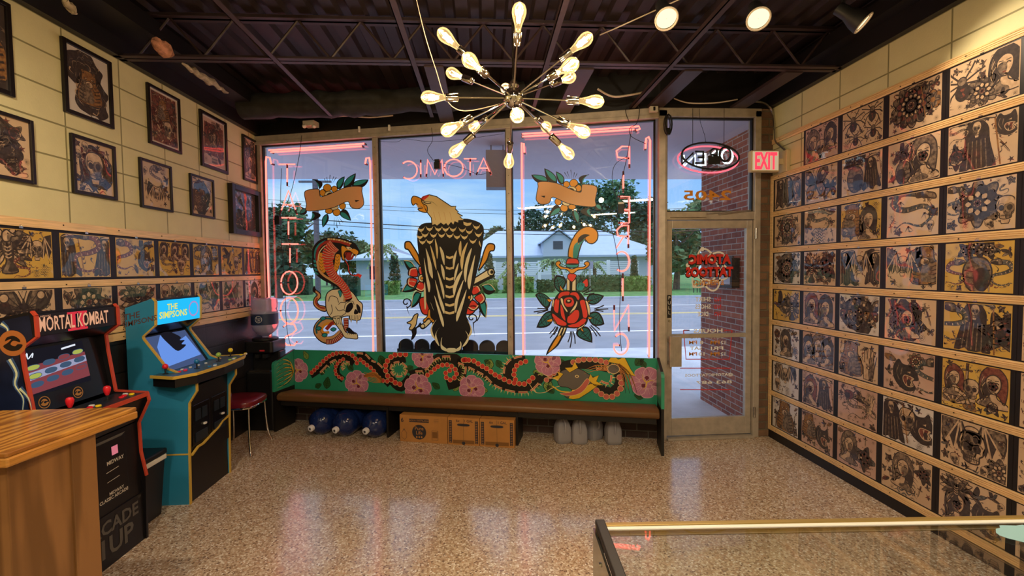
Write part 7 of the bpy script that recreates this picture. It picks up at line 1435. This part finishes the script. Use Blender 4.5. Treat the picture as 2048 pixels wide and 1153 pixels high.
A = Art(); A.poly([(.03, .01), (Wd-.05, .01), (Wd-.05, H_-.03), (.03, H_-.03)], 1, 0); A.poly([(.03, .045), (Wd-.06, .065), (Wd-.085, H_-.08), (Wd-.20, H_-.11), (.19, H_-.035), (.09, H_-.12)], 0, 1)  # blue shape paints a window reflection together with the game image
A.blob([(.20, .30), (.22, .20), (.25, .145), (.31, .15), (.38, .175), (.34, .19), (.40, .215), (.35, .225), (.38, .25), (.30, .31)], 2, 2)  # dark hand-like reflection painted into the glowing screen
A.build('screen', ['screen_blue', 'screen_grey', 'screen_dark'], lambda x, y: (fn(x, y)[0]-fn(x, y)[1]*.0118, fn(x, y)[1]), sc_, eps=.0003)
fn, H_, Wd = ppl((-2.412, 1.222), (-2.322, 1.292), Y0, Y1); obj('speaker_panel', pbox(fn, .016, Wd-.016, 0, H_, -.02, -.004), 'bezel_black', c2, world=True)
fn, H_, Wd = ppl((-2.318, 1.295), (-2.311, 1.465), Y0, Y1); mq = obj('marquee', pbox(fn, .016, Wd-.016, 0, H_, -.02, -.003), 'marquee_cyan', c2, world=True)
m_ = MB(); m_.use(0)
for s, x, y, sz in (('THE', .185, .118, .062), ('SIMPSONS', .20, .062, .068)): put_text(m_, s, lambda a, b: (fn(a, b)[0]-fn(a, b)[1]*.003, fn(a, b)[1]), sz, x, y, l=2, bold=.02)
A = Art(); ring(A, Wd-.095, H_*.5, .055, .012, 1); q = A.mesh(lambda a, b: (fn(a, b)[0]-fn(a, b)[1]*.003, fn(a, b)[1]), .0005); b_ = len(m_.v); m_.v += q.v; m_.f += [tuple(b_+i for i in f) for f in q.f]; m_.m += q.m
obj('marquee_lettering', m_, ['marquee_yellow', 'marquee_rim'], mq, world=True, fix=False)
m_ = MB(); sfn = frame_fn((-2.42, Y0-.0005, 1.33), (1, 0, .0), (0, 0, 1), (0, -1, 0))
for s, x, y, sz in (('THE', -.05, .045, .06), ('SIMPSONS', .0, -.005, .052)): put_text(m_, s, lambda a, b: sfn(a, b+a*.22), sz, x, y, l=1, bold=.015)
obj('side_lettering', m_, 'text_brown', c2, world=True, fix=False)
obj('seam_trim', MB().bbox((-2.53, Y0-.003, .362), (-2.124, Y0+.002, .372)), 'trim_yellow', c2, world=True)
# ---- the black and red machine
Y0, Y1 = 2.43, 2.96
P = [(-2.54, 0), (-2.135, 0), (-2.125, .40), (-2.152, .55), (-2.156, .735), (-2.09, .875), (-2.10, .925), (-2.285, .94), (-2.319, 1.194), (-2.327, 1.29), (-2.25, 1.348), (-2.252, 1.455), (-2.27, 1.478), (-2.55, 1.42)]
c1 = cabinet('black two player arcade cabinet with red edge trim and dragon badge, behind wooden counter', Y0, Y1, P, 'trim_red', 'cab_black', (-2.33, 2.70, 0))
m_ = MB(); m_.bbox((-2.54, Y0+.016, 0), (-2.145, Y1-.016, .30)); rz_ = obj('riser', m_, 'cab_black', c1, world=True)
m_ = MB(); rf = frame_fn((-2.1445, 2.695, .17), (0, 1, 0), (0, 0, 1), (1, 0, 0))
for k, (s, x, y, sz) in enumerate((('ARCADE', .0, .055, .105), ('1UP', .03, -.06, .15))): put_text(m_, s, rf, sz, x, y, l=2, bold=.025)
put_text(m_, 'TM', rf, .02, .215, .115, l=2); obj('riser_lettering', m_, 'text_grey', rz_, world=True, fix=False)
fn, H_, Wd = ppl((-2.14, .30), (-2.16, .74), Y0, Y1); fp = obj('front_panel', pbox(fn, .016, Wd-.016, 0, H_, -.03, -.012), 'cab_black', c1, world=True)
f2 = lambda a, b: (fn(a, b)[0]-fn(a, b)[1]*.012, fn(a, b)[1])
m_ = MB().use(0); A = Art(); A.poly([(.06, .40), (.40, .40), (.43, .415), (.06, .415)], 0, 0)
for x in (.16, .32): A.poly([(x, .31), (x+.045, .31), (x+.045, .36), (x, .36)], 1, 0)
for y in (.225, .17): A.line([(.27, y), (.36, y+.006)], .003, 2, 0, False)
for x0, y0, x1, y1 in ((.06, .06, .42, .40),): A.line([(x0, y0), (x1, y0), (x1, y1), (x0, y1)], .003, 3, 0, False, closed=True)
g = A.mesh(f2, .0004); g.use(2)
for s, x, y, sz in (('MIDWAY', .33, .10, .026), ('CLASSIC ARCADE', .31, .075, .026), ('MIDWAY', .34, .275, .03)): put_text(g, s, f2, sz, x, y, l=1, bold=.02)
obj('front_lettering', g, ['text_grey', 'pink_light', 'text_pale', 'panel_dark'], fp, world=True, fix=False)
m_ = MB().bbox((-2.285, Y0+.016, .90), (-2.10, Y1-.016, .925)); dk_ = obj('control_deck', m_, 'panel_dark', c1, world=True); obj('edge_trim', MB().bbox((-2.101, Y0+.016, .903), (-2.091, Y1-.016, .927)), 'trim_red', dk_, world=True)
obj('deck_box', MB().hexa([(-2.28, Y0+.016, .75), (-2.165, Y0+.016, .75), (-2.165, Y1-.016, .75), (-2.28, Y1-.016, .75), (-2.28, Y0+.016, .9), (-2.105, Y0+.016, .9), (-2.105, Y1-.016, .9), (-2.28, Y1-.016, .9)]), 'cab_black', c1, world=True)
for y in (2.54, 2.78):
    stick(c1, (-2.20, y, .926), 'ball_red', None, .05, True); xs = ((-2.16, y+.05), (-2.17, y+.085), (-2.15, y+.115), (-2.19, y+.12))
    for i, (x, yy) in enumerate(xs): obj('button', MB().lathe([(.014, 0), (.014, .006), (.010, .009)], o=(x, yy, .926), n=14), ('ball_red', 'ball_red', 'ball_yellow', 'btn_white')[i], dk_, world=True)
fn, H_, Wd = ppl((-2.285, .945), (-2.345, 1.29), Y0, Y1); mb_ = obj('monitor_bezel', pbox(fn, .016, Wd-.016, 0, H_, -.035, -.025), 'bezel_black', c1, world=True)
A = Art(); x0, x1, y0, y1 = .04, .40, .095, .335; A.poly([(x0, y0), (x1, y0), (x1, y1), (x0, y1)], 0, 0); A.poly([(x0, y0+.01), (x1, y0+.03), (x1, y1-.065), (x0, y1-.085)], 1, 1)
A.poly([(x0, .175), (x1, .215), (x1, .25), (x0, .215)], 2, 2)
for k, (x, y) in enumerate([(x0+.045+.09*i, .15+.045*j+.012*i) for j in range(3) for i in range(4)]): A.blob([(x-.035, y-.002), (x-.02, y+.012), (x+.02, y+.014), (x+.036, y+.004), (x+.02, y-.01), (x-.02, y-.012)], (4, 4, 5, 1, 3, 4, 4, 5, 3, 4, 1, 3)[k], 3, .003, 5)
A.line([(x0+.01, .285), (x0+.03, .32), (x0+.028, .29), (x0+.06, .315), (x0+.05, .292)], .006, 2 if 0 else 6, 4)
A.poly([(x0+.22, .305), (x0+.31, .315), (x0+.31, .325), (x0+.22, .315)], 6, 4)
f3 = lambda a, b: (fn(a, b)[0]-fn(a, b)[1]*.0248, fn(a, b)[1])
A.build('screen', ['screen_dark', 'screen_red', 'screen_mist', 'screen_lime', 'screen_steel', 'screen_steel', 'screen_white'], f3, mb_, eps=.0003)
def badge(A, cx, cy, r, m0, m1):
    ring(A, cx, cy, r, r*.16, m0); A.push(cx, cy, r*.8, r*.8); A.blob([(-.9, -.3), (-.3, -.75), (.5, -.7), (.95, -.2), (.5, -.1), (.2, -.3), (-.2, -.1), (.1, .25), (.7, .1), (.6, .45), (.1, .75), (-.5, .6), (-.7, .2), (-.4, .35), (-.1, .4), (-.45, .05)], m1, 1); A.pop()
A = Art(); badge(A, .10, .05, .03, 0, 0); badge(A, .30, .05, .03, 0, 0); mat('badge_gold', '#a8763a', .5); A.build('bezel_badge', ['badge_gold'], f3, mb_, eps=.0006)
fn, H_, Wd = ppl((-2.322, 1.292), (-2.255, 1.345), Y0, Y1); obj('speaker_panel', pbox(fn, .016, Wd-.016, 0, H_, -.02, -.004), 'bezel_black', c1, world=True)
fn, H_, Wd = ppl((-2.25, 1.350), (-2.252, 1.462), Y0, Y1); mq = obj('marquee', pbox(fn, .016, Wd-.016, 0, H_, -.02, -.003), 'cab_black', c1, world=True)
f4 = lambda a, b: (fn(a, b)[0]-fn(a, b)[1]*.003, fn(a, b)[1]); g = MB(); A = Art(); cx = .245
for x in (-.028, .028): A.poly([(cx+x-.015, .008), (cx+x+.015, .008), (cx+x+.015, .104), (cx+x-.015, .104)], 0, 0)
for y in (.004, .094): A.poly([(cx-.062, y), (cx+.062, y), (cx+.062, y+.012), (cx-.062, y+.012)], 0, 0)
A.poly([(cx-.008, .03), (cx+.008, .03), (cx+.006, .095), (cx, .102), (cx-.006, .095)], 2, 3)
g = A.mesh(f4, .0004); g.use(1); V, Fc = text_geo('MORTAL KOMBAT', 1, bold=.015); w0 = max(v.x for v in V)-min(v.x for v in V); P_ = []
for v in V: p, n = f4(.235+v.x*.43/w0, .054+v.y*.105); P_.append(p+n*.002)
g.add(P_, Fc); put_text(g, 'MIDWAY', f4, .014, .06, .098, l=3); obj('marquee_lettering', g, ['mk_red', 'mk_gold', 'mk_navy'], mq, world=True, fix=False)
m_ = MB(); m_.hexa([(-2.55, y, 1.405) if i < 2 else (-2.27, y, 1.462) for i, y in enumerate((Y0+.016, Y1-.016, Y1-.016, Y0+.016))]+[(-2.55, y, 1.416) if i < 2 else (-2.27, y, 1.474) for i, y in enumerate((Y0+.016, Y1-.016, Y1-.016, Y0+.016))]); m_.bbox((-2.54, Y0+.016, .31), (-2.52, Y1-.016, 1.40)); obj('back_panel', m_, 'cab_black', c1, world=True)
# near side art: night blue, lightning, dragon disc
mat('art_navy', '#141d38', .4, noise=.5, nscale=6); mat('art_bolt', '#d8dfb8', .4); mat('art_disc', '#b06a34', .4); mat('art_glow', '#3d5a86', .4, noise=.3, nscale=10)
A = Art(); sfn = frame_fn((-2.36, Y0-.0003, 1.2), (1, 0, 0), (0, 0, 1), (0, -1, 0))
A.poly([(-.17, -1.15), (.22, -1.15), (.225, -.8), (.20, -.48), (.25, -.33), (.065, -.27), (.03, 0), (.022, .09), (.095, .15), (.085, .26), (-.17, .21)], 0, 0)
for P_ in ([(-.02, .04), (.01, -.03), (.0, -.09), (.035, -.16), (.03, -.24), (.05, -.4)], [(.02, -.11), (.06, -.16), (.075, -.24)], [(-.05, .22), (-.02, .19), (-.03, .14)]): A.line(P_, .035, 3, 1, taper=1); A.line(P_, .013, 1, 2, taper=1)
A.ell(.0, .12, .065, .065, 2, 3, n=26); A.push(.0, .12, .05, .05); A.blob([(-.9, -.3), (-.3, -.75), (.5, -.7), (.95, -.2), (.5, -.1), (.2, -.3), (-.2, -.1), (.1, .25), (.7, .1), (.6, .45), (.1, .75), (-.5, .6), (-.7, .2), (-.4, .35), (-.1, .4), (-.45, .05)], 4, 4); A.pop()
A.build('side_art', ['art_navy', 'art_bolt', 'art_disc', 'art_glow', 'cab_black'], sfn, c1, eps=.0003)
# ---- little bin between the machines
t = thing('waste_bin', 'small black waste bin with white liner between the arcade cabinets', 'bin', (-2.33, 3.16, 0))
m_ = MB(); b0, b1 = .085, .11; m_.hexa([(-b0, -b0, 0), (b0, -b0, 0), (b0, b0, 0), (-b0, b0, 0), (-b1, -b1, .42), (b1, -b1, .42), (b1, b1, .42), (-b1, b1, .42)]); obj('body', m_, 'cab_black', t, bevel=.01)
obj('liner', MB().bbox((-b1-.004, -b1-.004, .38), (b1+.004, b1+.004, .415)), 'white_plastic', t, bevel=.006); m_ = MB().bbox((-b1-.008, -b1-.008, .415), (b1+.008, b1+.008, .455)); obj('lid', m_, 'cab_black', t, bevel=.01)
# ---- oak counter
def wood(name, c1_, c2_, rough, axis, sc=1, coat=.3):
    m = bpy.data.materials.new(name); m.use_nodes = True; nt = m.node_tree; b = nt.nodes['Principled BSDF']; M[name] = m
    g = nt.nodes.new('ShaderNodeNewGeometry'); mp = nt.nodes.new('ShaderNodeMapping'); mp.inputs['Scale'].default_value = {'Z': (9*sc, 9*sc, .9), 'D': (14*sc, 3, 3)}[axis]; mp.inputs['Rotation'].default_value = (0, 0, .55 if axis == 'D' else 0); nt.links.new(g.outputs['Position'], mp.inputs[0])
    n = nt.nodes.new('ShaderNodeTexNoise'); n.inputs['Scale'].default_value = 1.6; n.inputs['Detail'].default_value = 6; n.inputs['Distortion'].default_value = .7; nt.links.new(mp.outputs[0], n.inputs['Vector'])
    w_ = nt.nodes.new('ShaderNodeTexWave'); w_.inputs['Scale'].default_value = .5; w_.inputs['Distortion'].default_value = 14; w_.inputs['Detail'].default_value = 3; nt.links.new(mp.outputs[0], w_.inputs['Vector'])
    mx = nt.nodes.new('ShaderNodeMath'); mx.operation = 'MULTIPLY'; nt.links.new(n.outputs[0], mx.inputs[0]); nt.links.new(w_.outputs['Fac'], mx.inputs[1])
    r = nt.nodes.new('ShaderNodeValToRGB'); e = r.color_ramp.elements; e[0].position = .05; e[0].color = C4(c2_); e[1].position = .42; e[1].color = C4(c1_); nt.links.new(mx.outputs[0], r.inputs[0]); nt.links.new(r.outputs[0], b.inputs['Base Color'])
    b.inputs['Roughness'].default_value = rough; b.inputs['Coat Weight'].default_value = coat; b.inputs['Coat Roughness'].default_value = .15
wood('oak_top', '#c98f3e', '#8f5a22', .35, 'D', coat=.5); wood('oak_side', '#8a6036', '#6a4722', .42, 'Z'); mat('oak_edge', '#b57d38', .35, noise=.25, nscale=5, stretch=(2, 2, 60), coat=.4)
t = thing('oak_counter', 'golden oak counter end with layered edge in the left foreground', 'counter', (-2.0, 1.9, 0))
TP = [(-1.598, 2.18), (-1.645, 1.65), (-2.52, 1.60), (-2.52, 2.19)]
m_ = MB().prism(TP, (0, 0, .018), o=(0, 0, 1.032), u=(1, 0, 0), v=(0, 1, 0)); obj('worktop', m_, 'oak_top', t, world=True, bevel=.005)
m_ = MB().prism([(x+(.004 if x > -2 else 0), y) for x, y in TP], (0, 0, .034), o=(0, 0, .998), u=(1, 0, 0), v=(0, 1, 0)); obj('worktop_edge', m_, 'oak_edge', t, world=True, bevel=.006)
BP_ = [(-1.640, 1.99), (-1.695, 1.70), (-2.48, 1.66), (-2.48, 1.99)]
m_ = MB().prism(BP_, (0, 0, .998), u=(1, 0, 0), v=(0, 1, 0)); obj('base', m_, 'oak_side', t, world=True)
m_ = MB().prism([(-1.632, 1.995), (-1.648, 1.90), (-1.66, 1.90), (-1.66, 1.995)], (0, 0, .997), u=(1, 0, 0), v=(0, 1, 0)); obj('corner_board', m_, 'oak_side', t, world=True, bevel=.002)
# ---- glass showcase
mat('brass', '#b59a5e', .32, metal=.7); mat('case_black', '#16120f', .5); glassy('case_glass', (.975, .99, .985), refl=1.3, extra=.02); mat('mirror_dull', '#8d8f88', .12, metal=.9, noise=.4, nscale=14)
RZC = math.atan2(-.059, 1.191); t = thing('glass_showcase', 'glass topped showcase with brass front rail in the right foreground', 'showcase', (.295, 1.215, 0), RZC)
Wc, Dc, Hc = 1.215, .50, .96
def cb(a, b, nm, m_, **k): return obj(nm, MB().bbox(a, b), m_, t, **k)
cb((0.0, -.018, Hc-.028), (Wc, 0, Hc+.004), 'front_rail', 'brass', bevel=.003)
cb((0.02, -.03, Hc-.002), (Wc-.02, -.018, Hc+.001), 'glass_edge', 'white_plastic')
cb((.02, -Dc, Hc-.008), (Wc-.02, -.018, Hc-.002), 'top_glass', 'case_glass')
cb((.02, -.012, .42), (Wc-.02, -.006, Hc-.028), 'front_glass', 'case_glass')
cb((0, -Dc, Hc-.012), (.026, .002, Hc+.012), 'end_cap', 'case_black', bevel=.003); e_ = cb((-.006, -Dc, .42), (.0, .0, Hc-.012), 'end_panel', 'mirror_dull')
for y in (-.10, -.30): obj('screw', MB().lathe([(.007, 0), (.005, .004)], o=(-.006, y, Hc-.05), axis=(-1, 0, 0), n=12), 'steel', e_)
cb((Wc-.026, -Dc, Hc-.012), (Wc, .0, Hc+.008), 'end_cap', 'case_black', bevel=.003); cb((Wc-.006, -Dc, .42), (Wc, 0, Hc-.012), 'end_panel', 'case_black'); cb((Wc-.03, -.02, 0), (Wc, 0, Hc), 'post', 'case_black'); cb((0, -.02, 0), (.02, 0, Hc-.03), 'post', 'case_black')
cb((0, -Dc, .0), (Wc, -.0, .42), 'base', 'case_black', bevel=.003)
mat('paper_torn', '#86aeb4', .6); m_ = MB(); R = random.Random(5); P_ = [(1.06+.075*math.cos(a)*R.uniform(.82, 1.1), -.085+.05*math.sin(a)*R.uniform(.82, 1.1)) for a in [2*PI*i/22 for i in range(22)]]
m_.prism([(x+.05, y) for x, y in P_], (0, 0, .0006), o=(0, 0, Hc-.0018), u=(1, 0, 0), v=(0, 1, 0)); pt = obj('paper_scrap', m_, 'paper_torn'); pt.location = (.295, 1.215, 0); pt.rotation_euler = (0, 0, RZC); tag(pt, 'torn pale blue paper scrap lying on the glass showcase corner', 'paper')
